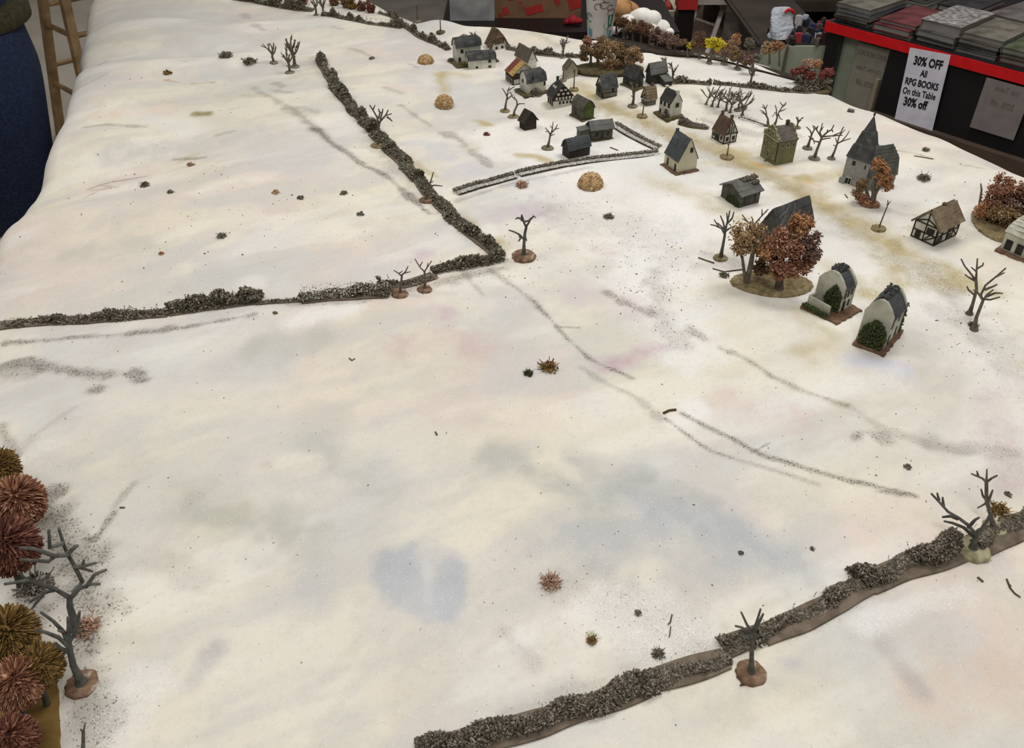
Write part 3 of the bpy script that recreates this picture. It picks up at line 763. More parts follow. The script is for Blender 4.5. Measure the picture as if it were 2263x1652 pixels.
# 1 farmhouse, two wings
h = House('farmhouse', 'white farmhouse with two curved grey roofs on a mossy base, nearest the far hedge end', 'model house', (1010, 142), (997, 135), (1067, 138), 105, 84, 'R', 'round')
h.walls(M['white'], hip=(0, .01)); h.roof(M['slate'], hip=(0.0, 0.01)); wins(h, [('L', .5, 1.15, .16, .14), ('R', .22, .72, .11, .22), ('R', .12, .22, .09, .3)])
h.base(M['ground'], 0.012, 0.035, 0.030, 0.006, th=0.004); h.bush(.1, 0, .006, .010, seed=4)
h.bush(.1, 0.05, .025, .006, seed=5, face='R', m=M['moss'])
# lower wing as a part tree on the same model
C3, L3, R3 = GG(1036, 154.5), GG(1020.7, 147), GG(1097, 158)
h2 = House('farmhouse_wing', 'x', 'x', (1036, 154.5), (1021, 147), (1096, 158), 133, 115, 'R', 'round')
h2.walls(M['white'], hip=(0, .014)); h2.roof(M['slate'], hip=(0, 0.014)); wins(h2, [('L', .5, 1.12, .2, .2), ('R', .78, .75, .1, .3), ('R', .3, .22, .09, .2), ('R', .78, .2, .1, .22)])
h2.plate('L', .5, .34, .34, .66, M['darkwood'], 'barn_door', arch=True)
def adopt(child, parent_root, nm):
    """wing becomes one of the parts: its meshes hang from the house"""
    mw = child.root.matrix_basis.copy()
    pw = parent_root.matrix_basis.copy()
    k = pw.inverted() @ mw
    for o in [o for o in bpy.data.objects if o.parent == child.root]:
        o.parent = parent_root; o.matrix_basis = k @ o.matrix_basis
    bpy.data.objects.remove(child.root)
for o_ in bpy.data.objects: pass
bpy.context.view_layer.update()
adopt(h2, h.root, 'wing')
# 2 thatched house
h = House('cottage', 'thatched cottage with arched windows in front of the far white hill', 'model house', (1088, 114), (1070, 107), (1123, 109), 101, 68, 'L')
h.walls(M['white'], hip=(.012, 0)); h.roof(M['thatch'], over=.005, overx=.003, courses=7, th=.003, hip=(0.012, 0.0)); wins(h, [('L', .3, .45, .2, .6), ('L', .72, .45, .2, .6), ('R', .3, .35, .16, .6), ('R', .7, .35, .16, .6)], arch=True)
h.plate('R', .5, 1.9, .62, 1.5, M['thatch'], 'thatched_gable', d=.004)
# 3 plain white house with taupe roof
h = House('house', 'plain white house with a taupe roof behind the red-roofed half-timbered one', 'model house', (1166, 155), (1126, 143), (1188, 151), 137, 111, 'L')
h.walls(M['white']); h.roof(M['taupe'], courses=12); wins(h, rows('R', [.25, .75], .35, .07, .12) + [('R', .5, 1.25, .08, .12)])
# 4 red and ochre roof
h = House('house', 'half-timbered house with a roof half red, half ochre', 'model house', (1134, 189), (1113, 179), (1186, 185), 167, 141, 'L')
h.walls(M['white']); h.roof(M['redroof'], courses=6, span=(.5, 1)); h.roof(M['yellowroof'], courses=6, span=(0, .5), name='ochre_roof_half')
o = h.plate('L', .5, .78, 1.0, .42, M['darkwood'], 'upper_boarding', d=.002); h.plate('R', .5, .9, 1.0, .5, M['darkwood'], 'upper_boarding', d=.002)
wins(h, rows('L', [.18, .5, .82], .30, .17, .26)); h.timber(M['darkwood'], grid_frame('L', [0.01, .34, .66, .99], 0, .6, [.04, .58]) + grid_frame('R', [0.01, .3, .6, .99], 0, .6, [.04, .58]))

# 5 round-gabled white house
h = House('house', 'white house with a rounded gable and round gable window beside the red-roofed house', 'model house', (1165, 211), (1138, 202), (1211, 209), 183, 156, 'R', 'round')
h.walls(M['white'], hip=(0, .008)); h.roof(M['slate'], courses=9, hip=(0, 0.008)); h.plate('L', .42, .95, .2, .3, M['dark'], arch=True); h.plate('R', .93, .7, .1, .3, M['dark'])
o = h.plate('R', .3, 1.3, .06, .2, M['dark'], 'roof_hatch', d=.004)
h.base(M['ground'], .012, .006, .012, .004, th=.003); h.bush(.35, 0, .006, .011, seed=7); h.bush(.42, 0.02, .006, .016, seed=8, face='R', m=M['hedge'], n=320)
# 6 black-roofed half-timbered inn
h = House('inn', 'large half-timbered inn with a black half-hipped roof and white lower storey', 'model house', (1223, 241), (1198, 231), (1266, 240), 214, 186, 'L')
h.walls(M['white'], hip=(.022, .01)); h.roof(M['slatedark'], over=.006, courses=10, hip=(0.022, 0.01))
h.plate('R', .5, .80, 1.04, .40, M['darkwood'], 'upper_storey', d=.004); h.plate('L', .5, .80, 1.0, .40, M['darkwood'], 'upper_storey', d=.004)
mb = MB(); B = h.a
for z0, z1 in ((1.02, 1.45), (1.5, 1.85)):
    f0 = (z0 * h.eh - h.eh) / (h.ah - h.eh); f1 = (z1 * h.eh - h.eh) / (h.ah - h.eh)
    if f1 > 1: f1 = .95
    w0, w1 = B / 2 * (1 - f0), B / 2 * (1 - f1); zz0 = h.eh + f0 * (h.ah - h.eh); zz1 = h.eh + f1 * (h.ah - h.eh)
    mb.prism([(-w0, -h.b / 2 - .0004, zz0), (w0, -h.b / 2 - .0004, zz0), (w1, -h.b / 2 - .0004, zz1), (-w1, -h.b / 2 - .0004, zz1)], (0, -.0018, 0))
mb.build('gable_boarding', M['darkwood'], h.root)
for u in (.14, .32, .5, .68, .86): h.plate('R', u, .80, .09, .22, M['white'], 'plaster_panel', d=.0062, zoff=.0002)
for u in (.24, .5, .76): h.plate('R', u, 1.2, .13, .2, M['white'], 'plaster_panel', d=.0036, zoff=.0010)
for u in (.38, .62): h.plate('R', u, 1.55, .14, .16, M['white'], 'plaster_panel', d=.0036, zoff=.0010)
for u in (.12, .36, .6, .85): h.plate('L', u, .80, .1, .22, M['white'], 'plaster_panel', d=.0062, zoff=.0002)
for u in (.2, .5, .8): h.plate('L', u, .28, .16, .46, M['darkwood'], 'door', d=.002)
wins(h, rows('R', [.35, .55, .75, .93], .34, .1, .24))
for al in (-.2, .35):
    mb = MB(); mb.box((-h.a * .24, al * h.b / 2, (h.eh + h.ah) / 2 + .002), (.006, .005, .0035)); o = mb.build('dormer', M['white'], h.root)
h.chimney(.8, M['slatedark'], .004, .006, pots=False)
# 7 small tan house
h = House('house', 'small plain tan house with an olive roof between two bare stalks', 'model house', (1251, 175), (1237, 171), (1278, 174), 153, 135, 'L')
h.walls(M['beige']); h.roof(M['oliveroof'], courses=5); h.base(M['beige'], .001, .001, .001, .001, th=.0015)
# 8 grey barn, mossy gable
h = House('barn', 'grey boarded barn with a bright green mossy gable end', 'model barn', (1288, 268), (1251, 260), (1317, 265), 242, 222, 'L', 'gambrel')
h.walls(M['greybarn']); h.roof(M['greybarn'], courses=6, th=.001); wins(h, [('L', .35, .35, .1, .25)])
mb = MB(); P = h.prof(h.a * .82); y = -h.b / 2 - .0002
mb.prism([(-h.a * .41, y, .2 * h.eh)] + [(-x, y, z - .001) for x, z in P] + [(x, y, z - .001) for x, z in P[::-1][1:]] + [(h.a * .41, y, .2 * h.eh)], (0, -.0012, 0)); mb.build('mossy_patch', M['moss'], h.root)
h.base(M['ground'], .004, .002, .003, .003, th=.002)
# 9 grey barn with side shed
h = House('barn', 'grey shed with a flat pale-edged roof and a side lean-to, next to the mossy barn', 'model barn', (1306, 313), (1287, 304), (1356, 314), 286, 268, 'R')
h.walls(M['greybarn']); h.roof(M['slateflat'], courses=2, over=.004, overx=.003); wins(h, [('R', .25, .5, .16, .38), ('R', .78, .5, .1, .34)]); h.plate('R', .52, .42, .1, .6, M['darkwood'], 'door')
mb = MB(); mb.prism([(-h.a / 2, -h.b * .3, -.004), (-h.a / 2 - .022, -h.b * .3, -.004), (-h.a / 2 - .022, -h.b * .3, h.eh * .82), (-h.a / 2, -h.b * .3, h.eh * .95)], (0, h.b * .75, 0)); mb.build('side_shed', M['greybarn'], h.root)
mb = MB(); mb.prism([(-h.a / 2, -h.b * .33, h.eh * .96), (-h.a / 2 - .024, -h.b * .33, h.eh * .83), (-h.a / 2 - .024, -h.b * .33, h.eh * .83 + .0015), (-h.a / 2, -h.b * .33, h.eh * .96 + .0015)], (0, h.b * .82, 0)); mb.build('side_shed_roof', M['slateflat'], h.root)
h.base(M['ground'], .024, .003, .003, .002, th=.0015)
# 10 dark barn
h = House('barn', 'dark brown barn with a blue-grey cranked roof standing against the stone wall', 'model barn', (1257, 352), (1237, 343), (1309, 347), 331, 308, 'R', 'gambrel')
h.walls(M['darkbarn']); h.roof(M['slateblue'], courses=6, over=.003); 
# 11 shed
h = House('shed', 'small dark brown shed alone on the snow beside two bare trees', 'model shed', (1160, 289), (1145, 283), (1189, 286), 270, 247, 'L')
h.walls(M['brownbarn']); h.roof(M['brownbarn'], courses=4, over=.004, overx=.003)
# 12 close-studded house
h = House('house', 'half-timbered house with close black and white upright studs and slate roof', 'model house', (1330, 220), (1308, 213), (1367, 218), 196, 166, 'R')
h.walls(M['white']); h.roof(M['slate'], courses=8)
sg = [('R', u, 0, u, .5) for u in np.linspace(.01, .99, 13)] + [('R', u, .5, u, 1) for u in np.linspace(.01, .99, 12)] + [('R', 0, .5, 1, .5), ('R', 0, .02, 1, .02), ('R', 0, .98, 1, .98)] + [('L', u, 0, u, .95 + .6 * min(u, 1 - u) * 2) for u in np.linspace(.02, .98, 8)] + [('L', 0, .5, 1, .5), ('L', 0, 1, 1, 1)]
h.timber(M['darkwood'], sg, t=.0014); wins(h, [('R', .72, .72, .14, .3), ('L', .5, .62, .3, .3), ('R', .05, .2, .1, .36)], d=.0022, zoff=.0008)
# 13 charcoal barn
h = House('barn', 'charcoal barn with a boarded roof on a dark oval base', 'model barn', (1403, 198), (1371, 189), (1423, 193), 175, 153, 'L')
h.walls(M['slatedark']); h.roof(M['slatedark'], courses=7); wins(h, [('L', .35, .45, .16, .4)]); h.base(M['ground'], .006, .002, .008, .002, th=.002)
h.plate('R', .5, .45, .3, .7, M['darkwood'], 'door')
# 14 barn with lean-to
h = House('barn', 'dark grey barn with a smooth grey roof and a small lean-to at its corner', 'model barn', (1437, 188), (1420, 183), (1478, 188), 164, 140, 'R')
h.walls(M['darkbarn']); h.roof(M['slateflat'], courses=2)
mb = MB(); x0, x1 = h.a * .05, h.a * .52; mb.prism([(x0, -h.b / 2, -.004), (x0, -h.b / 2 - .022, -.004), (x0, -h.b / 2 - .022, h.eh * .42), (x0, -h.b / 2, h.eh * .75)], (x1 - x0, 0, 0)); o = mb.build('lean_to', M['darkbarn'], h.root)
mb = MB(); mb.prism([(x0 - .002, -h.b / 2, h.eh * .76), (x0 - .002, -h.b / 2 - .025, h.eh * .41), (x0 - .002, -h.b / 2 - .025, h.eh * .41 + .0015), (x0 - .002, -h.b / 2, h.eh * .76 + .0015)], (x1 - x0 + .004, 0, 0)); mb.build('lean_to_roof', M['slateflat'], h.root)
# 15 small thatched
h = House('cottage', 'small thatched half-timbered cottage just left of the white house with black roof', 'model house', (1428, 235), (1411, 231), (1452, 235), 219, 192, 'R')
h.walls(M['white']); h.roof(M['thatchlight'], courses=5, th=.0026, over=.004); h.timber(M['darkwood'], grid_frame('L', [.01, .5, .99], 0, 1, [.03, 1]) + [('L', .5, 1, .5, 1.9), ('L', .1, 1.05, .5, 1.6), ('L', .9, 1.05, .5, 1.6)] + grid_frame('R', [.01, .33, .66, .99], 0, 1, [.03, .98]))
wins(h, [('L', .26, .4, .2, .4), ('L', .75, .4, .2, .4), ('R', .17, .4, .14, .45), ('R', .5, .4, .14, .45), ('R', .83, .4, .14, .45)], arch=True); h.chimney(.5, M['brownroof'], .004, .005, pots=False)
# 16 white house dark roof
h = House('house', 'white two-storey house with a dark slate roof, end chimneys and a dark door bush', 'model house', (1480, 265), (1444, 255), (1510, 263), 230, 205, 'L')
h.walls(M['white']); h.roof(M['slatedark'], courses=9, over=.001, overx=-.001)
wins(h, [('L', .14, .80, .16, .28), ('L', .46, .80, .16, .28), ('L', .80, .80, .17, .28), ('L', .15, .22, .12, .26)]); h.plate('R', .55, .82, .3, .3, M['dark'])
h.plate('L', .62, .25, .16, .5, M['darkwood'], 'door'); h.bush(.75, 0, .004, .011, seed=11, m=M['hedge'], n=260, squash=1.2); h.base(M['ground'], .012, .003, .006, .004, th=.003)
for al in (-.9, .9): h.chimney(al, M['white'], .005, .004, pots=False)
# 17 cream house, steep blue slate roof
h = House('house', 'cream house with a steep blue-grey slate roof on a brown base at the wall end', 'model house', (1497, 384), (1457, 365), (1543, 381), 356, 307, 'L')
h.walls(M['cream']); h.roof(M['slateblue'], courses=14, over=.003, th=.001, step=.0005, overx=.0005); wins(h, [('L', .25, .45, .11, .5), ('L', .80, .38, .11, .5), ('R', .62, 1.65, .16, .36)])
h.base(M['basebrown'], .008, .002, .006, .001, th=.0035); h.chimney(.93, M['slateblue'], .004, .003, pots=False)
# 18 half-timbered with tiled roof
h = House('house', 'half-timbered house with a brown tiled roof, two chimneys and arched door', 'model house', (1598, 319), (1563, 307), (1631, 318), 298, 266, 'L')
h.walls(M['white']); h.roof(M['brownroof'], courses=12, over=.003, overx=.001)
h.timber(M['darkwood'], grid_frame('L', [.01, .27, .58, .99], 0, 1, [.03, .97]) + grid_frame('R', [.01, .5, .99], 0, 1, [.03, 1.0]) + [('R', .33, 1.05, .33, 1.8), ('R', .5, 1.05, .5, 2.2), ('R', .67, 1.05, .67, 1.8), ('R', .1, 1.05, .4, 1.4)], t=.0016)
wins(h, [('L', .14, .5, .13, .36), ('L', .78, .5, .15, .36), ('R', .26, .45, .22, .44), ('R', .76, .45, .22, .44)], arch=False); h.plate('L', .425, .4, .22, .76, M['slatedark'], 'door', arch=True)
h.chimney(.82, M['thatch'], .004, .007); h.chimney(-.75, M['thatch'], .004, .008)
# 19 green town hall
h = House('town_hall', 'olive green town house with a scrolled gable and mauve roof', 'model house', (1711, 366), (1668, 347), (1758, 362), 314, 280, 'R')
h.walls(M['green']); h.roof(M['mauve'], courses=10, over=.001, overx=-.003, th=.001)
fr = M['greentrim']
for u, v in [(.2, .83), (.5, .83), (.82, .83), (.2, .42), (.82, .3)]: h.plate('L', u, v, .10, .16, M['dark'], frame=fr)
h.plate('L', .5, .3, .13, .28, M['dark'], 'door', frame=fr)
for u in (.22, .5, .8): h.plate('R', u, .82, .12, .19, M['dark'], frame=fr)
mb = MB(); x = -h.a / 2; b2 = h.b / 2; e, a_ = h.eh, h.ah + .003
pr = [(-b2 * 1.06, e), (b2 * 1.06, e), (b2 * 1.06, e + .004), (b2 * .86, e + .004), (b2 * .8, e + (a_ - e) * .35), (b2 * .58, e + (a_ - e) * .5), (b2 * .5, e + (a_ - e) * .8), (b2 * .25, e + (a_ - e) * .86), (b2 * .18, a_), (-b2 * .18, a_), (-b2 * .25, e + (a_ - e) * .86), (-b2 * .5, e + (a_ - e) * .8), (-b2 * .58, e + (a_ - e) * .5), (-b2 * .8, e + (a_ - e) * .35), (-b2 * .86, e + .004), (-b2 * 1.06, e + .004)]
mb.prism([(x - .001, y, z) for y, z in pr], (.004, 0, 0)); gb = mb.build('scrolled_gable', M['green'], h.root)
mb = MB()
for p_, q_ in zip(pr[2:], pr[3:]): mb.tube([(x - .001, *p_), (x - .001, *q_)], .0011, n=6)
mb.tube([(x - .0015, b2, e), (x - .0015, -b2, e)], .0014, n=6)
for y in (b2, -b2): mb.lathe([(.0018, e + .003), (.0022, e + .006), (.0006, e + .009)], (x, y, 0), n=10)
mb.build('gable_trim', fr, gb)
for u in (.36, .64): h.plate('L', u, 1.22, .12, .17, M['dark'], d=.003, frame=fr, zoff=.0016)
mb = MB(); x = h.a / 2; mb.prism([(x - .003, y, z - .001) for y, z in pr], (.004, 0, 0)); mb.build('rear_gable', M['green'], h.root)
h.chimney(.45, M['thatch'], .0045, .008); mb = MB(); mb.tube([h.fpt('L', .5, 0, .006), h.fpt('L', .5, .08, .001)], .002, n=6); mb.build('step', M['green'], h.root)
o = MB(); o.box((-h.a / 2 - .0005, -h.b / 2 - .0005, h.eh * .55), (.0014, .0014, h.eh * .85)); o.build('drain_pipe', M['dark'], h.root)
# 20 church
h = House('church', 'grey stone church with a tall slate spire and steep nave roof', 'model church', (1908, 419), (1853, 405), (1934, 411), 361, 259, 'R')
T = 0
mb = MB(); mb.box((0, 0, h.eh / 2 - .003), (h.a, h.b, h.eh + .006)); mb.build('tower', M['stone'], h.root)
mb = MB()
ov = .002
rings = []
for f in (0, .04, .3, .34, .62, .65, 1.0):
    k = 1 - f
    bump_ = .0012 if f in (.3, .62) else 0
    rings.append([(sx * (h.a / 2 + ov) * k + sx * bump_, sy * (h.b / 2 + ov) * k + sy * bump_, h.eh + (h.ah - h.eh) * f) for sx, sy in ((-1, -1), (1, -1), (1, 1), (-1, 1))])
V = [p for r_ in rings for p in r_]; F = [(i * 4 + e, i * 4 + (e + 1) % 4, (i + 1) * 4 + (e + 1) % 4, (i + 1) * 4 + e) for i in range(len(rings) - 1) for e in range(4)] + [(3, 2, 1, 0)]
mb.add(V, F); spire = mb.build('spire', M['slate'], h.root)
mb = MB(); mb.lathe([(.0015, -.001), (.0022, .001), (.0008, .004)], (0, 0, h.ah), n=10); mb.build('finial', M['slatedark'], spire)
h.plate('L', .34, .82, .13, .15, M['dark']); h.plate('L', .83, .8, .05, .14, M['dark']); h.plate('L', .3, .12, .22, .26, M['dark'], 'door', arch=True, frame=M['white'])
mb = MB(); mb.box((-h.a / 2 - .003, h.b * .42, .004), (.008, .010, .012)); mb.build('buttress', M['stone'], h.root)
church = h
hn = House('nave', 'x', 'x', (1914, 420), (1892, 404), (1974, 413.5), 393, 325, 'R')
hn.walls(M['stone'], name='nave', hip=(0, .016))
hn.roof(mat('nave_slate', (78, 80, 77), (104, 106, 100), (122, 122, 116), scale=60, bump=.4), courses=9, over=.002, th=.001, hip=(0, .016), name='nave_roof')
hn.plate('R', .3, .45, .08, .5, M['dark']); hn.plate('R', .7, .45, .08, .5, M['dark'])
bpy.context.view_layer.update(); adopt(hn, church.root, 'nave')
# 21 low grey barn with turf
h = House('barn', 'low grey barn with a cranked roof, turf on its ridge and ivy on its gable', 'model barn', (1633, 460), (1584, 437), (1684, 453), 431, 405, 'R')
h.walls(M['greybarn']); h.roof(M['slateflat'], courses=3, over=.005, overx=.003, th=.0014); h.plate('R', .22, .5, .07, .62, M['dark']); h.plate('R', .74, .5, .09, .62, M['dark']); 
h.clad('L', lambda u, v: .3 < u < .95 and v < .75 - abs(u - .6), M['ivy'], n=420, seed=3, size=.0013)
r_ = np.random.default_rng(5); q = np.c_[(r_.random(420) - .1) * .034, (r_.random(420) - .5) * .012, h.ah + r_.random(420) * .003]; blobs('turf', q, .0011, M['hedge'], h.root, 5)
q = np.c_[.018 + (r_.random(60) - .5) * .014, -h.b * .27 + (r_.random(60) - .5) * .006, (h.ah + h.eh) / 2 + .003 + r_.random(60) * .002]; blobs('lichen_clump', q, .0014, M['hedge'], h.root, 6)
# 22 ruined grey roof
h = House('ruined_barn', 'grey barn with a cracked sagging roof behind the rust-coloured trees', 'model barn', (1712, 545), (1676, 528), (1792, 522), 510, 462, 'R')
h.walls(M['greybarn']); h.roof(M['slate'], courses=3, over=.004, th=.0014, sides=(-1, 1)); 
mb = MB(); z = lambda f: h.eh + (h.ah - h.eh) * f
for i, (xa, fa, xb, fb) in enumerate([(-.45, .1, -.1, .95), (-.3, .05, .0, .6), (-.1, .1, .05, .9), (-.45, .5, -.2, .7), (-.2, .3, .1, .35)]):
    p0 = (xa * h.a, -h.b / 2 * (1 - fa) - .002, z(fa) + .003); p1 = (xb * h.a, -h.b / 2 * (1 - fb) - .002, z(fb) + .003); mb.tube([p0, p1], .0009, n=5)
mb.build('rafter_crack', M['slateflat'], h.root)
# 23 thatched half-timbered with diagonal braces
h = House('cottage', 'half-timbered cottage with pale thatch and diagonal braces, near the right edge', 'model house', (2062, 545), (2007, 524), (2123, 529), 507, 467, 'R')
h.walls(M['white']); h.roof(M['thatchlight'], courses=7, th=.0028, over=.006, overx=.003, step=.0002)
h.timber(M['darkwood'], grid_frame('L', [.02, .5, .98], 0, 1, [.03, .5, 1.0]) + [('L', .5, 1, .5, 1.85), ('L', .02, 1.02, .5, 1.85), ('L', .98, 1.02, .5, 1.85), ('L', .1, 1.05, .5, 1.3), ('L', .9, 1.05, .5, 1.3), ('L', .5, .03, .75, .5), ('L', .98, .5, .6, .1)] + grid_frame('R', [.01, .25, .5, .75, .99], 0, 1, [.03, .5, .98]) + [('R', .01, .03, .25, .5), ('R', .99, .03, .75, .5), ('R', .5, .5, .62, .98), ('R', .75, .98, .99, .5), ('R', .05, .95, .25, .5)], t=.0019)
wins(h, [('L', .26, .28, .22, .34), ('L', .72, .72, .3, .3), ('R', .62, .7, .2, .34), ('R', .18, .22, .2, .32), ('R', .58, .22, .16, .32)], d=.002, zoff=.0006)
h.chimney(0.1, M['thatch'], .005, .004, pots=False)
# 24 white house with walled yard
def gabled_town(h, gablew=.004, rise=.004):
    for sx in (-1, 1):
        P = h.prof(h.b * 1.04); x = sx * h.a / 2
        poly_ = [(-h.b * .52, -.004)] + [(-a_, b_ + rise) for a_, b_ in P] + [(0 + .002, P[-1][1] + rise)] + [(a_, b_ + rise) for a_, b_ in P[::-1][1:]] + [(h.b * .52, -.004)]
        mb = MB(); mb.prism([(x - gablew / 2, y, z) for y, z in poly_], (gablew, 0, 0)); mb.build('gable_wall', M['white_green'], h.root)
    r_ = np.random.default_rng(int(h.a * 1e5)); n_ = 70; q = np.c_[(r_.random(n_) - .5) * h.a * .9, (r_.random(n_) - .3) * h.b * .3, h.ah + .001 + r_.random(n_) * .005]; blobs('broken_ridge', q, .0022, M['slate'], h.root, 3, spiky=.4)
h = House('house', 'white gabled house with ivy and a walled yard on a brown base', 'model house', (1852, 694), (1795, 672), (1878, 682), 643, 604, 'R', 'town')
h.walls(M['white']); h.roof(M['slateblue'], courses=7, th=.001, step=.0004, overx=-.002); gabled_town(h)
for u, v in [(.22, .72), (.5, .76), (.8, .8), (.72, .35)]: h.plate('R', u, v, .16, .26, M['dark'])
h.plate('R', .3, .25, .24, .5, M['dark'], 'door')
h.clad('L', lambda u, v: .42 < u < 1.0 and v < 1.15 - abs(u - .72) * 1.5, M['ivy'], n=1000, seed=1, size=.0015, out=.004)
h.base(M['basebrown'], .026, .008, .016, .002, th=.0035)
mb = MB(); x = -h.a / 2 - .018; mb.box((x, h.b * .02, .009), (.003, h.b * .86, .018)); mb.box(((x - h.a / 2) / 2, h.b * .45, .009), (.018, .003, .018)); mb.build('garden_wall', M['white_green'], h.root)
r_ = np.random.default_rng(8); q = np.c_[-h.a / 2 - .024 + (r_.random(700) - .5) * .006, (r_.random(700) - .45) * h.b * .95, .002 + r_.random(700) * .005]; blobs('hedge_row', q, .0013, M['ivy'], h.root, 8)
h.chimney(-.3, M['slate'], .007, .004, across=.004, pots=False); h.chimney(.8, M['slate'], .005, .004, pots=False)
# 25 white house with ivy bush
h = House('house', 'white gabled house with a big round ivy bush on its wall, lowest in the village', 'model house', (1951, 774), (1892, 753), (1983, 743), 709, 668, 'R', 'town')
h.walls(M['white']); h.roof(M['slateblue'], courses=7, th=.001, step=.0004, overx=-.002); gabled_town(h)
for u, v in [(.2, .78), (.22, .25), (.75, .28), (.72, .8)]: h.plate('R', u, v, .13, .3, M['dark'])
h.clad('L', lambda u, v: ((u - .56) / .44) ** 2 + ((v - .35) / .52) ** 2 < 1, M['ivy'], n=1700, seed=2, size=.0016, out=.009)
h.base(M['basebrown'], .014, .016, .006, .002, th=.003)
r_ = np.random.default_rng(9); q = np.c_[h.a / 2 + .010 + (r_.random(700) - .5) * .012, -h.b * .25 + (r_.random(700) - .5) * .02, r_.random(700) * h.eh * .95]; blobs('side_hedge', q, .0015, M['ivy'], h.root, 9)
h.chimney(.6, M['slate'], .006, .004, pots=False)
# 26 white house at the right edge
h = House('house', 'white house with large black windows cut off by the right picture edge', 'model house', (2300, 592), (2212, 552), (2345, 560), 552, 520, 'L', 'round')
h.walls(M['white_green']); h.roof(M['white_green'], courses=5, over=.001, jit=.001); wins(h, rows('L', [.16, .42, .68, .9], .42, .16, .52)); h.base(M['basebrown'], .008, .004, .004, .004, th=.003)
# ------------------------------------------------------------------ bare trees
def disc_base(root, r, m, h=0.003, seed=0, c=(0, 0), sx=1.0, sy=1.0, name='base'):
    mb = MB(); mb.lathe([(r, -0.003), (r * 1.0, h * .45), (r * .9, h), (r * .4, h * 1.15), (0.0005, h * 1.2)], (c[0], c[1], 0), n=26 if r < .03 else 70, jit=.12 if r < .03 else .03, seed=seed, sx=sx, sy=sy)
    return mb.build(name, m, root, smooth=False)
def bend(p0, p1, k, r_, n=4):
    p0 = np.array(p0); p1 = np.array(p1); L = np.linalg.norm(p1 - p0); o = r_.normal(size=3) * L * k
    return [p0 + (p1 - p0) * t + o * math.sin(math.pi * t) for t in np.linspace(0, 1, n)]
def bare_tree(u, v, top, label, seed=0, m='bark', base=None, lean=0.0, spread=0.5, br=4, flare=1.0, cat='bare tree', group=None, split=0.45, br2=2, scale=1.0):
    p = GG(u, v); z1 = height_for(p, top); H = max(0.012, z1 - p[2])
    t = empty('bare_tree', p, label, cat, group)
    r_ = np.random.default_rng(seed + 100)
    mb = MB(); R = H * 0.038 * scale + 0.0006
    s0 = np.array([lean * H * split, 0, H * split])
    tr = [np.array([0, 0, -.002]), np.array([0, 0, H * .04]), np.array([lean * H * .1, 0, H * .12]), s0 * .65 + r_.normal(size=3) * H * .012 * np.array([1, 1, 0]), s0]
    mb.tube(tr, [R * 2.6 * flare, R * 1.9 * flare, R * 1.15, R * .95, R * .95], n=9)
    a0 = r_.random() * 6.28
    for k in range(br):
        th = a0 + 2 * math.pi * k / br + r_.normal() * .3; el = spread * (0.75 + .5 * r_.random())
        d = np.array([math.cos(th) * el, math.sin(th) * el, 1.0]); d /= np.linalg.norm(d)
        L = H * (1 - split) * (0.8 + .25 * r_.random()) / max(.55, d[2]) * (.98 if k == 0 else .85)
        st = s0 * (0.8 + .2 * r_.random()); e = st + d * L
        P = bend(st, e, .06, r_, 5); mb.tube(P, np.linspace(R * .8, R * .42, 5), n=6)
        for j in range(br2):
            f = .3 + .5 * r_.random(); q = np.array(P[0]) + (np.array(P[-1]) - P[0]) * f
            d2 = d + r_.normal(size=3) * .55 + np.array([0, 0, .2]); d2 /= np.linalg.norm(d2); L2 = L * (.28 + .25 * r_.random())
            mb.tube([q, q + d2 * L2 * .5, q + d2 * L2], [R * .5, R * .45, R * .34], n=5)
    for k in range(2):
        th = r_.random() * 6.28; q = s0 * (.5 + .4 * r_.random()); d = np.array([math.cos(th), math.sin(th), .35]); mb.tube([q, q + d * H * .1], [R * .5, R * .4], n=5)
    mb.build('trunk', M[m], t)
    if base:
        bm, br_ = base; disc_base(t, br_ * pxm(p), M[bm], seed=seed)
    return t
def traced_tree(u, v, label, branches, m='bark', base=None, rpx=5.0, seed=0, cat='bare tree', depth=0.25, flare=2.2, name='bare_tree'):
    """branches: list of px polylines; first is the trunk. The tree stands upright at its own spot; boughs also reach forward and back"""
    p = GG(u, v); t = empty(name, p, label, cat); k = pxm(p); r_ = np.random.default_rng(seed + 900)
    nrm = np.array([p[0], p[1], 0]); nrm /= np.linalg.norm(nrm)
    mb = MB(); R = rpx * k
    for i, bpx in enumerate(branches):
        off = 0 if i == 0 else (r_.random() - .5) * 2 * depth
        P = []; L = 0
        r0 = None
        for j, (a, b_) in enumerate(bpx):
            L = math.hypot(a - bpx[0][0], b_ - bpx[0][1]) * k
            q = onplane(a, b_, p, off * L) - p
            P.append(q)
        P = np.array(P)
        if i == 0:
            P = np.vstack([[0, 0, -.002], P[0] * 0 + [0, 0, .001], P[1:] * 1.0])
            P = np.vstack([P[:2], P[1] * .75 + P[2] * .25, P[2:]])
            rr = np.linspace(R * 1.0, R * .7, len(P)); rr[0] = R * flare * 1.25; rr[1] = R * flare * .9; rr[2] = R * 1.15
            mb.tube(P, rr, n=10)
        else:
            s_ = .62 if len(bpx) > 2 else .5
            mb.tube(P, np.linspace(R * s_, R * s_ * .55, len(P)), n=6)
    mb.build('trunk', M[m], t)
    if base:
        bm, br_ = base; disc_base(t, br_ * k, M[bm], seed=seed)
    return t

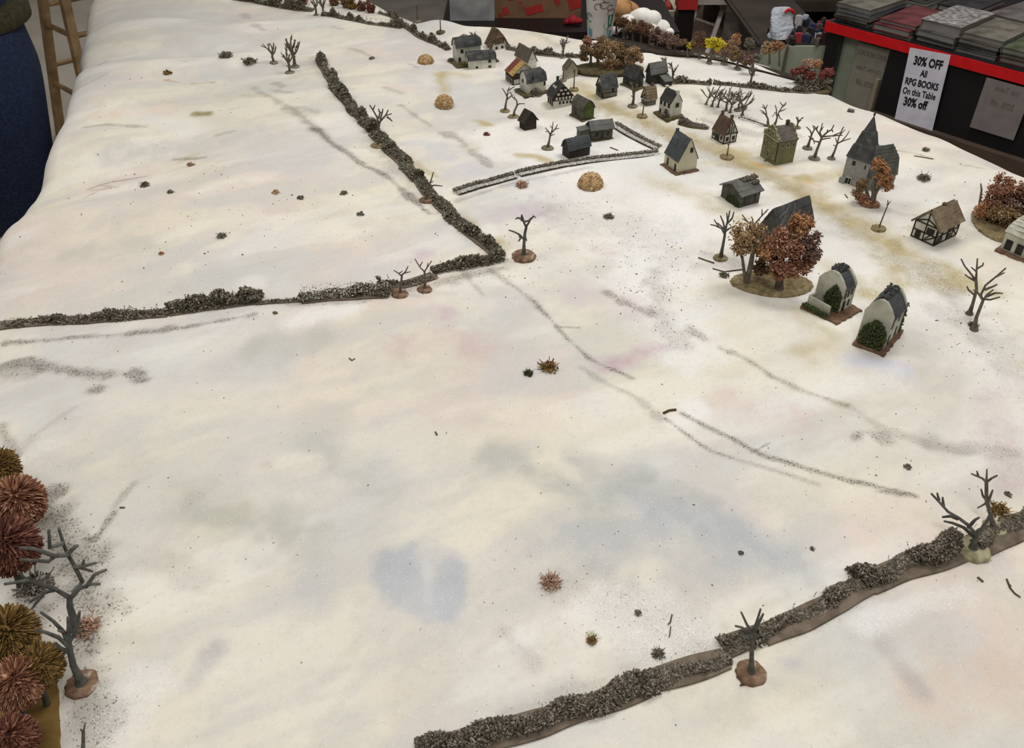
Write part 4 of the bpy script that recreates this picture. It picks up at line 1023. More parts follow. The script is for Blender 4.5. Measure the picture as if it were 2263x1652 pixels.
traced_tree(1158, 566, 'bare grey tree on a snowy round base, right of the hedge corner', [
    [(1158, 566), (1158, 540), (1160, 515), (1163, 502)], [(1163, 502), (1158, 492), (1155, 480), (1153, 474)], [(1155, 484), (1144, 481), (1139, 484)], [(1157, 490), (1170, 487), (1180, 477), (1184, 481)],
    [(1163, 500), (1170, 490), (1172, 482)], [(1159, 530), (1148, 518), (1136, 512), (1124, 508)], [(1148, 519), (1150, 527), (1146, 533)], [(1160, 520), (1164, 532)], [(1153, 488), (1152, 476)]], base=('baserust', 27), rpx=4.2, m='barkdark')
traced_tree(837, 322, 'tall bare tree on a straw-coloured round base halfway down the long hedge', [
    [(837, 322), (838, 300), (836, 280), (840, 268)], [(838, 280), (833, 258), (824, 243), (817, 232)], [(824, 243), (829, 232)], [(836, 262), (840, 248), (836, 240)], [(840, 268), (852, 255), (858, 243)], [(852, 255), (866, 251)], [(855, 258), (862, 263), (867, 268)], [(840, 264), (845, 248), (846, 240)], [(845, 250), (836, 246)]], base=('baseolive', 18), rpx=3.6)
traced_tree(941, 443, 'bare tree on a brown round base in a gap of the long hedge', [[(941, 443), (945, 425), (948, 412)], [(948, 412), (952, 400), (958, 380)], [(948, 412), (960, 409), (978, 411)], [(948, 410), (942, 400), (938, 396)], [(950, 404), (958, 400)]], base=('baserust', 15), rpx=3.4)
traced_tree(884, 650, 'short bare tree, left one of two on the near hedge strip', [[(884, 652), (886, 630), (888, 610)], [(888, 610), (880, 603), (870, 597)], [(888, 608), (896, 600), (902, 588)], [(893, 603), (908, 600)], [(882, 604), (890, 598)]], base=('baserust', 19), rpx=3.2)
traced_tree(938, 640, 'short bare tree, right one of two on the near hedge strip', [[(938, 640), (940, 620), (938, 600)], [(938, 600), (928, 590), (917, 572)], [(928, 588), (934, 578)], [(938, 600), (946, 588), (954, 576)], [(944, 590), (946, 580)]], base=('baserust', 17), rpx=3.2)
traced_tree(1660, 1488, 'bare dark grey tree on a rust-coloured round base in the foreground hedge gap', [[(1660, 1482), (1661, 1455), (1662, 1420), (1661, 1398)], [(1661, 1398), (1650, 1378), (1638, 1352)], [(1662, 1400), (1672, 1375), (1681, 1345)], [(1670, 1385), (1680, 1370), (1687, 1355)], [(1658, 1402), (1640, 1386), (1624, 1382)], [(1650, 1396), (1634, 1392)], [(1664, 1410), (1682, 1400), (1700, 1412)], [(1658, 1412), (1644, 1404), (1636, 1396)]], base=('baserust', 34), rpx=6.2, m='barkdark')
traced_tree(2148, 1215, 'bare tree leaning left on a mustard round base at the right-hand hedge', [[(2148, 1215), (2155, 1190), (2165, 1170)], [(2160, 1185), (2140, 1160), (2120, 1145), (2095, 1130), (2075, 1108), (2058, 1090)], [(2085, 1118), (2083, 1098)], [(2075, 1105), (2071, 1088)], [(2118, 1146), (2100, 1140), (2082, 1142)], [(2155, 1188), (2130, 1165), (2105, 1155), (2086, 1151)], [(2140, 1165), (2155, 1148), (2164, 1143)], [(2165, 1175), (2182, 1150), (2190, 1130)]], base=('baseyel', 38), rpx=7.0, m='barkdark')
traced_tree(2196, 1168, 'upright bare tree with a forked crown standing in the right-hand hedge', [[(2196, 1168), (2190, 1140), (2180, 1105), (2180, 1062)], [(2180, 1064), (2170, 1056), (2146, 1046)], [(2162, 1052), (2159, 1040)], [(2180, 1062), (2181, 1036)], [(2181, 1064), (2192, 1056), (2204, 1050)], [(2184, 1110), (2172, 1095), (2168, 1080)], [(2184, 1108), (2190, 1092), (2194, 1082)], [(2178, 1112), (2160, 1122)]], base=('baseyel', 26), rpx=5.2, m='bark')
traced_tree(182, 1512, 'tall bare grey tree on a brown ring base at the lower left', [[(176, 1510), (162, 1470), (155, 1440), (152, 1420)], [(153, 1430), (130, 1408), (105, 1398), (78, 1390)], [(152, 1420), (165, 1400), (172, 1375), (176, 1350)], [(152, 1422), (140, 1395), (118, 1372), (90, 1352)], [(140, 1395), (128, 1392)], [(153, 1440), (134, 1432), (122, 1420)], [(165, 1400), (182, 1392)], [(150, 1425), (152, 1380), (150, 1362)]], base=('baserust', 36), rpx=8.5, m='barkdark')
traced_tree(172, 1392, 'wide bare grey tree with many antler-like boughs at the lower left', [[(165, 1380), (154, 1340), (154, 1318)], [(155, 1322), (175, 1300), (200, 1290), (222, 1290)], [(190, 1296), (210, 1268), (236, 1258)], [(154, 1320), (125, 1303), (100, 1308), (65, 1330)], [(125, 1302), (90, 1290), (60, 1282), (10, 1290)], [(100, 1306), (70, 1345)], [(60, 1284), (40, 1262)], [(160, 1310), (182, 1285), (165, 1250), (150, 1225), (140, 1200), (130, 1168)], [(150, 1225), (120, 1228), (75, 1212), (44, 1210)], [(120, 1228), (108, 1240), (44, 1236)], [(140, 1200), (110, 1210), (108, 1170)], [(150, 1222), (168, 1206), (174, 1205)], [(165, 1252), (185, 1250), (214, 1243)], [(182, 1250), (186, 1236)], [(165, 1250), (205, 1262)]], rpx=8.5, m='barkdark', depth=.3)
traced_tree(183, 1690, 'slim bare tree cut off by the bottom edge at the left', [[(183, 1690), (184, 1640), (184, 1615)], [(184, 1618), (178, 1610)], [(184, 1618), (188, 1598)]], rpx=5, m='barkdark')
# right-side pair
traced_tree(2152, 727, 'bare tree with wide forked boughs, front one of the pair by the right edge', [[(2152, 727), (2158, 700), (2166, 680), (2172, 665)], [(2170, 668), (2180, 652), (2195, 640)], [(2180, 655), (2200, 647), (2216, 648)], [(2172, 665), (2168, 650), (2178, 630), (2200, 612), (2223, 592)], [(2200, 612), (2220, 602)], [(2170, 660), (2160, 645), (2150, 640)], [(2176, 640), (2196, 632), (2204, 628)], [(2172, 660), (2188, 662), (2210, 656)]], rpx=4.6)
traced_tree(2142, 693, 'bare tree with an upright crown, rear one of the pair by the right edge', [[(2142, 693), (2150, 670), (2158, 640), (2157, 620)], [(2157, 620), (2142, 600), (2132, 588), (2124, 572)], [(2157, 620), (2158, 600), (2160, 571)], [(2158, 594), (2172, 586), (2173, 580)], [(2157, 622), (2140, 612), (2132, 606)], [(2158, 600), (2146, 590)], [(2152, 650), (2140, 640), (2137, 632)]], base=None, rpx=4.2)
traced_tree(1592, 571, 'bare grey tree with a dense crown left of the rust-coloured tree group', [[(1592, 571), (1597, 545), (1602, 518)], [(1602, 518), (1595, 505), (1580, 498), (1570, 496)], [(1590, 503), (1578, 485)], [(1602, 516), (1606, 495), (1610, 480), (1613, 465)], [(1606, 495), (1618, 482), (1622, 468)], [(1603, 512), (1598, 490), (1592, 476)], [(1604, 510), (1616, 502), (1626, 500)], [(1600, 506), (1586, 492)], [(1608, 488), (1606, 470)]], base=('baseolive', 16), rpx=4.0, m='barkdark')
traced_tree(1662, 545, 'bare tree whose crown pokes out above the rust-coloured trees', [[(1662, 545), (1664, 520), (1664, 500)], [(1664, 500), (1652, 490), (1640, 474)], [(1664, 498), (1662, 480)], [(1652, 489), (1640, 483)], [(1664, 500), (1676, 485), (1696, 464)], [(1690, 470), (1698, 462)], [(1684, 476), (1684, 462)]], rpx=3.4, m='barkdark')
# by the sheds
traced_tree(1116, 246, 'bare tree, left one of the pair beside the small dark shed', [[(1116, 246), (1118, 228), (1121, 214)], [(1121, 214), (1116, 204), (1110, 195)], [(1121, 214), (1122, 200), (1126, 192)], [(1123, 200), (1134, 193), (1138, 191)], [(1120, 220), (1130, 212), (1134, 210)], [(1121, 208), (1127, 204)]], base=('baseolive', 11), rpx=2.6)
traced_tree(1135, 259, 'bare crooked tree, right one of the pair beside the small dark shed', [[(1135, 259), (1137, 245), (1143, 232)], [(1143, 232), (1142, 222), (1132, 214), (1128, 203)], [(1143, 232), (1148, 229), (1160, 229)], [(1140, 222), (1136, 212)]], base=('baseolive', 13), rpx=2.8)
traced_tree(1210, 328, 'bare tree on an oval base left of the dark blue-roofed barn', [[(1210, 328), (1214, 310), (1216, 297)], [(1216, 297), (1211, 289), (1205, 282)], [(1217, 297), (1221, 284), (1222, 269)], [(1221, 285), (1216, 277)], [(1217, 295), (1227, 285), (1232, 275)], [(1225, 286), (1236, 283)], [(1217, 300), (1226, 296)], [(1213, 290), (1205, 291)]], base=('basegrey', 14), rpx=2.8)
for a in [(605, 139, 92, 'leftmost of three bare trees near the far left lichen tufts', 1, ('basegrey', 9)), (641, 161, 107, 'frontmost of three bare trees near the far left lichen tufts', 2, ('basegrey', 11)), (652, 148, 78, 'tallest of three bare trees near the far left lichen tufts', 3, ('basegrey', 10)),
          (1244, 128, 79, 'bare tree with a V-shaped crown at the hedge behind the village', 4, ('basegrey', 7)), (1485, 183, 137, 'bare tree with a fan crown beside the dark barn with lean-to', 5, ('basegrey', 9)), (1466, 150, 122, 'bare crown showing above the dark barn with lean-to', 6, None),
          (1658, 186, 142, 'lone bare tree at the right-hand far hedge', 7, ('basegrey', 8)), (699, 34, -8, 'left of two bare trees at the gap in the top hedge', 8, ('basegrey', 6)), (715, 34, -10, 'right of two bare trees at the gap in the top hedge', 9, ('basegrey', 6)),
          (1045, 92, 68, 'tiny bare tree peeping over the farmhouse roof', 10, None),
          (1761, 283, 256, 'bushy little bare tree behind the green town house', 12, ('basegrey', 8)), (1347, 72, 30, 'bare tree at the head of the far tree row', 13, ('basegrey', 6)), (1385, 82, 52, 'bare grey tree within the head of the far tree row', 14, None), (1398, 235, 176, 'bare stalk tree in front of the charcoal barn', 15, ('basegrey', 11))]:
    bare_tree(*a[:4], seed=a[4], base=a[5], br=5 if a[4] not in (15,) else 2, spread=.55)
ROWT = [(1560, 231, 193, .3, 'far-left leaning tree of the bare copse'), (1573, 235, 190, .2, 'second from the left in the bare copse'), (1586, 237, 198, .1, 'third from the left in the bare copse'), (1604, 245, 192, .05, 'middle front tree of the bare copse'), (1613, 249, 204, .1, 'short front tree right of the middle in the bare copse'), (1631, 244, 200, .05, 'rear right tree on a round base in the bare copse'), (1640, 255, 205, .05, 'rightmost tree of the bare copse')]
for i, (u, v, t_, ln, lb) in enumerate(ROWT): bare_tree(u, v, t_, lb, seed=40 + i, lean=ln, base=('basegrey', 9) if i == 5 else None, br=5, spread=.95, split=.42, scale=.72, br2=3)
traced_tree(1697, 279, 'bare tree with leftward twigs, left one of two behind the green town house', [[(1697, 279), (1697, 262), (1693, 255)], [(1693, 255), (1685, 245), (1679, 244)], [(1694, 255), (1692, 240), (1686, 231)], [(1692, 240), (1696, 232)], [(1690, 252), (1682, 248)], [(1691, 240), (1684, 236)]], rpx=2.6)
traced_tree(1711, 278, 'bare tree with a broad right-hand crown, right one of two behind the green town house', [[(1711, 278), (1716, 266), (1718, 256)], [(1718, 256), (1722, 246), (1732, 232), (1738, 226)], [(1730, 234), (1723, 225)], [(1718, 256), (1713, 248), (1707, 258)], [(1720, 252), (1724, 262), (1730, 264)], [(1722, 246), (1730, 244), (1737, 240)], [(1716, 256), (1716, 242), (1713, 232)], [(1726, 238), (1738, 230)]], rpx=2.6)
traced_tree(1784, 328, 'crooked bare tree right behind the green town house corner', [[(1784, 328), (1789, 312), (1794, 296)], [(1794, 296), (1790, 288), (1782, 280)], [(1794, 296), (1800, 286), (1808, 279)], [(1800, 288), (1796, 276)], [(1789, 312), (1796, 304), (1800, 318)], [(1791, 304), (1786, 300)]], rpx=3, base=('basegrey', 11))
traced_tree(1799, 351, 'large bare tree with outstretched boughs between town house and church', [[(1799, 351), (1805, 332), (1812, 314), (1816, 304)], [(1816, 304), (1808, 292), (1799, 278)], [(1804, 286), (1808, 278)], [(1816, 304), (1812, 292), (1818, 272)], [(1813, 290), (1820, 280)], [(1817, 302), (1828, 292), (1838, 286), (1843, 276)], [(1828, 292), (1829, 286)], [(1838, 286), (1841, 292)], [(1818, 302), (1840, 300), (1856, 293)], [(1816, 308), (1826, 306), (1836, 305)], [(1812, 314), (1800, 312), (1790, 302)], [(1840, 300), (1850, 299), (1862, 299)]], base=('basegrey', 13), rpx=3.4)
traced_tree(1837, 351, 'slender bare tree just left of the church spire', [[(1837, 351), (1844, 335), (1850, 318)], [(1850, 318), (1854, 302), (1862, 284), (1865, 280)], [(1856, 298), (1868, 286)], [(1850, 318), (1862, 310), (1872, 298), (1877, 289)], [(1852, 316), (1866, 310), (1880, 306)], [(1850, 316), (1846, 304)], [(1846, 322), (1841, 320)]], base=('basegrey', 9), rpx=2.8)

# stalks with bushy flock bases
def stalk(u, v, top, label, base=('baseolive', 11), fork=True, seed=0, dx=0.0):
    p = GG(u, v); k = pxm(p); H = height_for(p, top) - p[2]; t = empty('bare_stalk', p, label, 'model stalk'); mb = MB()
    mb.tube([(0, 0, -.001), (dx * .5, 0, H * .5), (dx, 0, H * .9)], [1.6 * k, 1.3 * k, 1.1 * k], n=6)
    if fork:
        mb.tube([(dx, 0, H * .86), (dx - .002, .001, H)], [1.1 * k, .9 * k], n=5); mb.tube([(dx, 0, H * .88), (dx + .002, -.001, H * .99)], [1.1 * k, .8 * k], n=5); mb.tube([(dx, 0, H * .84), (dx - .0035, -.001, H * .9)], [.9 * k, .8 * k], n=5)
    mb.build('stem', M['barkbrown'], t); disc_base(t, base[1] * k, M[base[0]], h=.0035, seed=seed)
    r_ = np.random.default_rng(seed); a = r_.random(26) * 6.28; blobs('flock_rim', np.c_[np.cos(a), np.sin(a), a * 0] * base[1] * k * .85 + [0, 0, .003], .0011, M['hedge'], t, seed)
    return t
stalk(1244, 179, 150, 'thick bare stalk in front of the small tan house', ('basegrey', 8), seed=1)
stalk(1268, 199, 153, 'thin bare stalk on a straw base right of the small tan house', ('baseolive', 11), seed=2)
stalk(1419, 258, 222, 'thin bare stalk on a straw base on the village track, upper one', ('baseolive', 12), seed=3, dx=.002)
stalk(1606, 348, 316, 'bare stalk on a wide brown flock base before the brown-tiled house', ('baseolive', 15), seed=4)
stalk(1941, 506, 443, 'tall leaning stalk on a flock base beside the straw track at right', ('baseolive', 16), seed=5, dx=.004)
stalk(923, 48, 12, 'thin dark stalk behind the far table edge', ('basegrey', 8), seed=6)
stalk(974, 72, 38, 'thin stalk on a mossy base before the far white mounds', ('ground', 10), fork=False, seed=7)

# ------------------------------------------------------------------ leafy trees
def crown_pts(c, R, n, r_, shell=.55, squash=.8):
    d = r_.normal(size=(n, 3)); d /= np.linalg.norm(d, axis=1)[:, None]; d *= R * (shell + (1 - shell) * r_.random((n, 1)) ** .7); d[:, 2] *= squash
    return np.asarray(c) + d
def leafy_cluster(u, v, label, crowns, trunks, base=None, seed=0, cat='leafy tree', name='autumn_tree', leaf=1.0, nmul=1.0, shell=.25):
    """crowns: (u,v,Rpx,mat,offset) ; trunks: px polylines"""
    p = GG(u, v); k = pxm(p); t = empty(name, p, label, cat); r_ = np.random.default_rng(seed)
    for i, (a, b_, R, mm, off) in enumerate(crowns):
        q = onplane(a, b_, p, off * k) - p; Rk = R * k
        ls = 0.00125 * leaf
        n_l = int(nmul * 70 * (Rk / .012) ** 1.5) + 14
        # lumpy: sub clumps
        cl = crown_pts(q, Rk * .78, max(6, int(16 * nmul)), r_, .5)
        P = cl[r_.integers(0, len(cl), n_l * 6)] + r_.normal(size=(n_l * 6, 3)) * Rk * .155
        blobs('foliage', P, ls * (.6 + .8 * r_.random(len(P))), M[mm], t, seed + i, spiky=.6)
    for i, (bpx, rp) in enumerate(trunks):
        mb = MB(); P = np.array([onplane(a, b_, p, 0) - p for a, b_ in bpx]); P[:, :2] += (r_.random((len(P), 2)) - .5) * 2 * k
        P[0, 2] = -.001; mb.tube(P, np.linspace(rp * 1.5, rp * .6, len(P)) * k, n=8); mb.build('trunk', M['bark'], t)
    if base:
        bm, ru, rv, (bu, bv) = base; c = GG(bu, bv) - p; q1 = GG(bu + ru, bv); q0 = GG(bu, bv - rv); c0 = GG(bu, bv)
        sx = np.linalg.norm(q1[:2] - c0[:2]); sy = np.linalg.norm(q0[:2] - c0[:2])
        disc_base(t, 1.0 * sx, M[bm], h=.004, seed=seed, c=(c[0], c[1]), sx=1.0, sy=min(1.6, sy / sx))
    return t
leafy_cluster(1705, 640, 'big group of rust and orange lichen trees on a straw base before the ruined barn', [
    (1660, 520, 44, 'tan', 10), (1640, 545, 26, 'tan', 0), (1690, 545, 34, 'orange', -10), (1730, 535, 44, 'rust', -8), (1700, 560, 34, 'plum', 20), (1770, 500, 34, 'orange', 25), (1795, 530, 24, 'plum', 10), (1800, 560, 20, 'plum', 0), (1735, 590, 34, 'rust', -20), (1775, 585, 28, 'rust', -10), (1760, 550, 30, 'rust', 0), (1685, 590, 24, 'brown', 25), (1720, 610, 14, 'rust', -25)],
    [([(1650, 618), (1658, 590), (1665, 550), (1690, 520)], 5), ([(1655, 595), (1640, 570), (1630, 545)], 3), ([(1722, 640), (1724, 610), (1730, 560)], 7), ([(1724, 600), (1760, 560), (1790, 545)], 3)],
    base=('baseolive', 94, 32, (1703, 628)), seed=11)
leafy_cluster(2225, 500, 'clump of rusty brown lichen trees on a mossy base at the right edge', [
    (2212, 412, 30, 'rust', 0), (2240, 450, 36, 'plum', 10), (2195, 440, 28, 'rust', 0), (2180, 462, 26, 'orange', -5), (2215, 470, 34, 'tan', -10), (2250, 480, 40, 'brown', 5), (2280, 430, 40, 'rust', 10), (2172, 478, 18, 'tan', 0), (2255, 500, 30, 'tan', -10)],
    [([(2220, 510), (2222, 480), (2220, 440)], 5), ([(2200, 500), (2196, 470), (2186, 450)], 3), ([(2176, 440), (2170, 420), (2168, 405)], 2)], base=('baseolive', 62, 38, (2212, 502)), seed=12)
leafy_cluster(1925, 452, 'orange and brown tree on a flock base in front of the church', [
    (1948, 375, 22, 'orange', 0), (1942, 362, 16, 'orange', 0), (1955, 395, 20, 'orange', -5), (1962, 412, 14, 'orange', 0), (1905, 405, 14, 'brown', 5), (1900, 425, 18, 'brown', 0), (1905, 438, 14, 'rust', -5), (1932, 455, 12, 'rust', -8), (1915, 450, 12, 'orange', -8)],
    [([(1928, 450), (1932, 428), (1930, 410), (1936, 395)], 5), ([(1931, 420), (1944, 412), (1950, 405)], 3), ([(1931, 425), (1915, 418), (1908, 412)], 3)], base=('baserust', 22, 9, (1922, 452)), seed=13)
leafy_cluster(1350, 152, 'wide brown lichen thicket on an oval base behind the village', [
    (1298, 92, 12, 'rust', 0), (1296, 110, 16, 'brown', 0), (1290, 128, 12, 'brown', 0), (1318, 112, 20, 'brown', 5), (1345, 105, 24, 'tan', 0), (1375, 112, 22, 'brown', 0), (1398, 118, 20, 'tan', 5), (1412, 128, 13, 'tan', 0), (1340, 128, 22, 'tan', -5), (1370, 130, 20, 'brown', -8), (1330, 90, 12, 'brown', 5), (1395, 135, 12, 'tan', 0), (1345, 148, 12, 'rust', -10)],
    [([(1305, 142), (1306, 128), (1302, 110)], 2.5), ([(1345, 152), (1346, 130), (1344, 112)], 3), ([(1372, 156), (1374, 138), (1372, 120)], 3), ([(1392, 156), (1396, 140), (1398, 124)], 3), ([(1322, 148), (1320, 130), (1316, 118)], 2.5)], base=('ground', 76, 16, (1345, 152)), seed=14)
leafy_cluster(1792, 195, 'crimson and tan bushy clump on a grey base at the far right', [
    (1757, 158, 11, 'red', 0), (1775, 155, 12, 'red', 3), (1786, 140, 15, 'pinktan', 5), (1806, 142, 12, 'orange', 5), (1790, 168, 13, 'red', -4), (1818, 165, 13, 'red', -4), (1834, 158, 11, 'red', 0), (1768, 178, 12, 'hedge', -5), (1790, 186, 14, 'grey', -6), (1815, 184, 14, 'hedge', -6), (1828, 178, 10, 'grey', -4)],
    [([(1790, 195), (1790, 178), (1786, 160)], 3), ([(1812, 195), (1814, 178), (1812, 165)], 3)], base=('ground', 42, 9, (1788, 194)), seed=15)
# far tree row on the dark board
rb = np.array([GG(u, v)[:2] for u, v in [(1343, 92), (1450, 121), (1560, 130), (1604, 138), (1700, 164), (1786, 186), (1790, 180), (1702, 154), (1604, 126), (1560, 120), (1450, 109), (1348, 82)]])
c = rb.mean(0); z = HC(*c); rt = empty('tree_row_board', (c[0], c[1], z), 'long dark board carrying the far row of autumn trees', 'scenery base')
MBm = MB(); n_ = len(rb); zz = [HC(x, y) - z for x, y in rb]
MBm.add([(x - c[0], y - c[1], q - .006) for (x, y), q in zip(rb, zz)] + [(x - c[0], y - c[1], q + .004) for (x, y), q in zip(rb, zz)], [tuple(range(n_, 2 * n_)), tuple(range(n_ - 1, -1, -1))] + [(i, (i + 1) % n_, n_ + (i + 1) % n_, n_ + i) for i in range(n_)])
rt['kind'] = 'stuff' if False else rt.get('kind', ''); del rt['kind']
MBm.build('board', M['darkwood'], rt)
r_ = np.random.default_rng(4); P = []
for i in range(420):
    a = r_.random(); k_ = a * 3; lo = [(1345, 91), (1450, 119), (1560, 129), (1604, 137)]; q = int(min(2, k_)); f = k_ - q
    x = lo[q][0] * (1 - f) + lo[q + 1][0] * f; y = lo[q][1] * (1 - f) + lo[q + 1][1] * f - r_.random() * 8; g_ = GG(x, y); P.append(g_ - [c[0], c[1], z] + [0, 0, .004])
blobs('flock', np.array(P), .0016, M['hedge'], rt, 5)
TR_ROW = [(1362, 76, 46, 14, 'brown', 'first brown tree of the far row, nearest the paper cup'), (1378, 84, 48, 15, 'umber', 'second tree of the far row, dark brown'), (1398, 92, 56, 17, 'brown', 'third tree of the far row, olive brown'), (1416, 98, 60, 16, 'umber', 'fourth tree of the far row, round and dark'), (1434, 104, 66, 17, 'umber', 'fifth tree of the far row, before the white rocks'), (1452, 112, 74, 16, 'plum', 'sixth tree of the far row, plum brown'), (1472, 116, 82, 18, 'plum', 'seventh tree of the far row, drooping plum crown'), (1492, 124, 88, 17, 'plum', 'eighth tree of the far row, reddish drooping crown'),
          (1520, 128, 92, 13, 'brown', 'thin tree with a few yellow leaves in the far row'), (1546, 130, 88, 20, 'umber', 'round maroon-brown tree left of the yellow one'), (1626, 120, 86, 13, 'orange', 'small orange-topped tree in the far row'), (1656, 130, 94, 12, 'grey', 'grey twiggy tree in the far row'), (1700, 142, 104, 16, 'tan', 'tan tree near the right end of the far row'), (1722, 146, 98, 13, 'orange', 'last orange-tan tree at the right end of the far row')]
for i, (u, v, cy, R, mm, lb) in enumerate(TR_ROW):
    cr = [(u, cy, R, mm, 0), (u - R * .5, cy + R * .5, R * .6, mm, 3), (u + R * .5, cy + R * .45, R * .6, mm, -3)]
    if i == 8: cr = [(1524, 100, 9, 'yellow', 0), (1512, 92, 9, 'brown', 0), (1534, 94, 9, 'brown', 0)]
    leafy_cluster(u, v, lb, cr, [([(u, v), (u, v - 14), (u, cy)], 2.0)], seed=60 + i, nmul=.8, leaf=.9)
leafy_cluster(1567, 140, 'bright yellow clump-headed tree in the far row', [(1564, 92, 8, 'yellow', 0), (1578, 90, 9, 'yellow', 0), (1592, 92, 9, 'yellow', 0), (1568, 102, 8, 'yellow', -2), (1584, 104, 9, 'yellow', 2), (1596, 100, 8, 'yellow', 0)], [([(1567, 140), (1570, 125), (1576, 104)], 2.2), ([(1569, 128), (1562, 118)], 1.5), ([(1570, 124), (1580, 116)], 1.5)], base=('basegrey', 6, 3, (1567, 140)), seed=80, nmul=.8)
leafy_cluster(1600, 142, 'olive-tan tree standing right of the yellow one', [(1612, 100, 15, 'tan', 0), (1604, 108, 12, 'tan', 0), (1622, 112, 13, 'tan', 0)], [([(1600, 142), (1602, 128), (1608, 108)], 2.4), ([(1602, 128), (1616, 118)], 1.5)], base=('basegrey', 7, 3, (1600, 142)), seed=81, nmul=.8)
leafy_cluster(1629, 153, 'brown tree standing forward of the far row', [(1630, 120, 15, 'brown', 0), (1640, 128, 13, 'plum', 0), (1620, 128, 10, 'brown', 0)], [([(1629, 153), (1630, 138), (1632, 122)], 2.4)], base=('basegrey', 7, 3, (1629, 153)), seed=82, nmul=.8)
leafy_cluster(1664, 166, 'grey-brown leafy tree behind the lone bare tree at the far hedge', [(1658, 134, 14, 'plum', 0), (1672, 128, 12, 'grey', 0), (1650, 140, 10, 'brown', 0)], [([(1664, 166), (1664, 150), (1664, 132)], 2.4)], seed=83, nmul=.8)
leafy_cluster(1585, 108 + 14, 'small orange bush beneath the yellow tree', [(1587, 116, 7, 'orange', 0)], [([(1585, 122), (1586, 116)], 1.2)], seed=84, cat='bush', name='bush', nmul=.7)

# bristly bottle-brush trees
def bristle_tree(u, v, label, mm, Rpx, ctr, seed=0, squash=1.15, n=900):
    n = int(n * 1.9)
    p = GG(u, v); k = pxm(p); q = onplane(ctr[0], ctr[1], p, 0) - p; R = Rpx * k * .98
    t = empty('bristle_tree', p, label, 'bristle tree'); r_ = np.random.default_rng(seed)
    mb = MB(); mb.tube([(0, 0, -.001), (q[0] * .3, q[1] * .3, q[2] * .4), (q[0], q[1], q[2])], [R * .16, R * .12, R * .1], n=8); mb.build('trunk', M['barkdark'], t)
    ang = r_.random(n) * 6.283; uu = r_.random(n) ** .8; zz = 1 - 2 * uu; rr = np.sqrt(1 - zz * zz)
    d = np.c_[rr * np.cos(ang), rr * np.sin(ang), zz]
    # bristles droop downward and outward
    base_ = q + d * R * np.array([.58, .58, .62]); dirn = d * np.array([1, 1, .9]) + np.array([0, 0, -.35]) + r_.normal(size=(n, 3)) * .12
    dirn /= np.linalg.norm(dirn, axis=1)[:, None]; L = R * (.32 + .2 * r_.random(n))
    tip = base_ + dirn * L[:, None]; w = R * .05
    a = np.cross(dirn, [0.2, .3, 1]); a /= np.linalg.norm(a, axis=1)[:, None]; b_ = np.cross(dirn, a)
    V = np.stack([base_ + a * w, base_ - a * w * .5 + b_ * w * .87, base_ - a * w * .5 - b_ * w * .87, tip + a * w * .35, tip - a * w * .3 + b_ * w * .3, tip - a * w * .3 - b_ * w * .3], 1).reshape(-1, 3)
    F = np.array([(0, 1, 4, 3), (1, 2, 5, 4), (2, 0, 3, 5), (3, 4, 5, 5)])[:3]
    Fc = (F[None] + (np.arange(n) * 6)[:, None, None]).reshape(-1, 4)
    tri_mesh('bristles', V, Fc, M[mm], t)
    r2 = r_.normal(size=(120, 3)); r2 /= np.linalg.norm(r2, axis=1)[:, None]; blobs('inner_foliage', q + r2 * R * .52, R * .2, M[mm], t, seed, spiky=.4)
    return t
bristle_tree(20, 1150, 'mustard brown bristly tree, topmost at the left edge', 'mustard', 46, (-5, 1035), 1)
bristle_tree(62, 1215, 'pinkish rust bristly tree, second from top at the left edge', 'pinkrust', 58, (38, 1108), 2, n=1200)
bristle_tree(50, 1300, 'deep red bristly tree below the pinkish one at the left edge', 'deepred', 64, (18, 1205), 3, n=1200)
bristle_tree(60, 1500, 'golden mustard bristly tree in the lower left cluster', 'mustard', 62, (18, 1400), 4, n=1200)
bristle_tree(105, 1560, 'olive mustard bristly tree, rightmost of the lower left cluster', 'mustard', 50, (88, 1470), 5)
bristle_tree(62, 1600, 'rust red bristly tree in the middle of the lower left cluster', 'pinkrust', 58, (36, 1508), 6, n=1100)
bristle_tree(50, 1720, 'deep red bristly tree cut off by the bottom left corner', 'deepred', 56, (24, 1635), 7)
p = GG(60, 1560); q = empty('scenery_base', p, 'brown straw-flocked board under the lower left bristly trees', 'scenery base')
base_slab([tuple((GG(u, v) - p)[:2]) for u, v in [(136, 1700), (134, 1580), (128, 1500), (100, 1440), (-60, 1420), (-60, 1700)]], q, M['mustard'], th=.004, name='flocked_board', jit=.001)

# top far-left autumn row
for i, (u, v, R, mm, lb) in enumerate([(612, 4, 13, 'deepred', 'red bush at the far top, leftmost in the top row'), (640, 8, 12, 'rust', 'rusty bush second in the top row'), (668, 10, 12, 'umber', 'dark bush third in the top row'), (735, 12, 14, 'umber', 'dark brown bush in the top row right of the bare trees'), (760, 18, 15, 'brown', 'olive brown bush in the top row'), (778, 20, 13, 'mustard', 'mustard bush in the top row'), (798, 24, 12, 'deepred', 'dark red bush in the top row'), (816, 28, 15, 'deepred', 'crimson bush ending the top row at right')]):
    leafy_cluster(u, v, lb, [(u, v - R * .9, R, mm, 0), (u + R * .3, v - R * .4, R * .7, mm, 2)], [([(u, v), (u, v - R)], 1.6)], seed=100 + i, nmul=.9, cat='bush', name='autumn_bush')

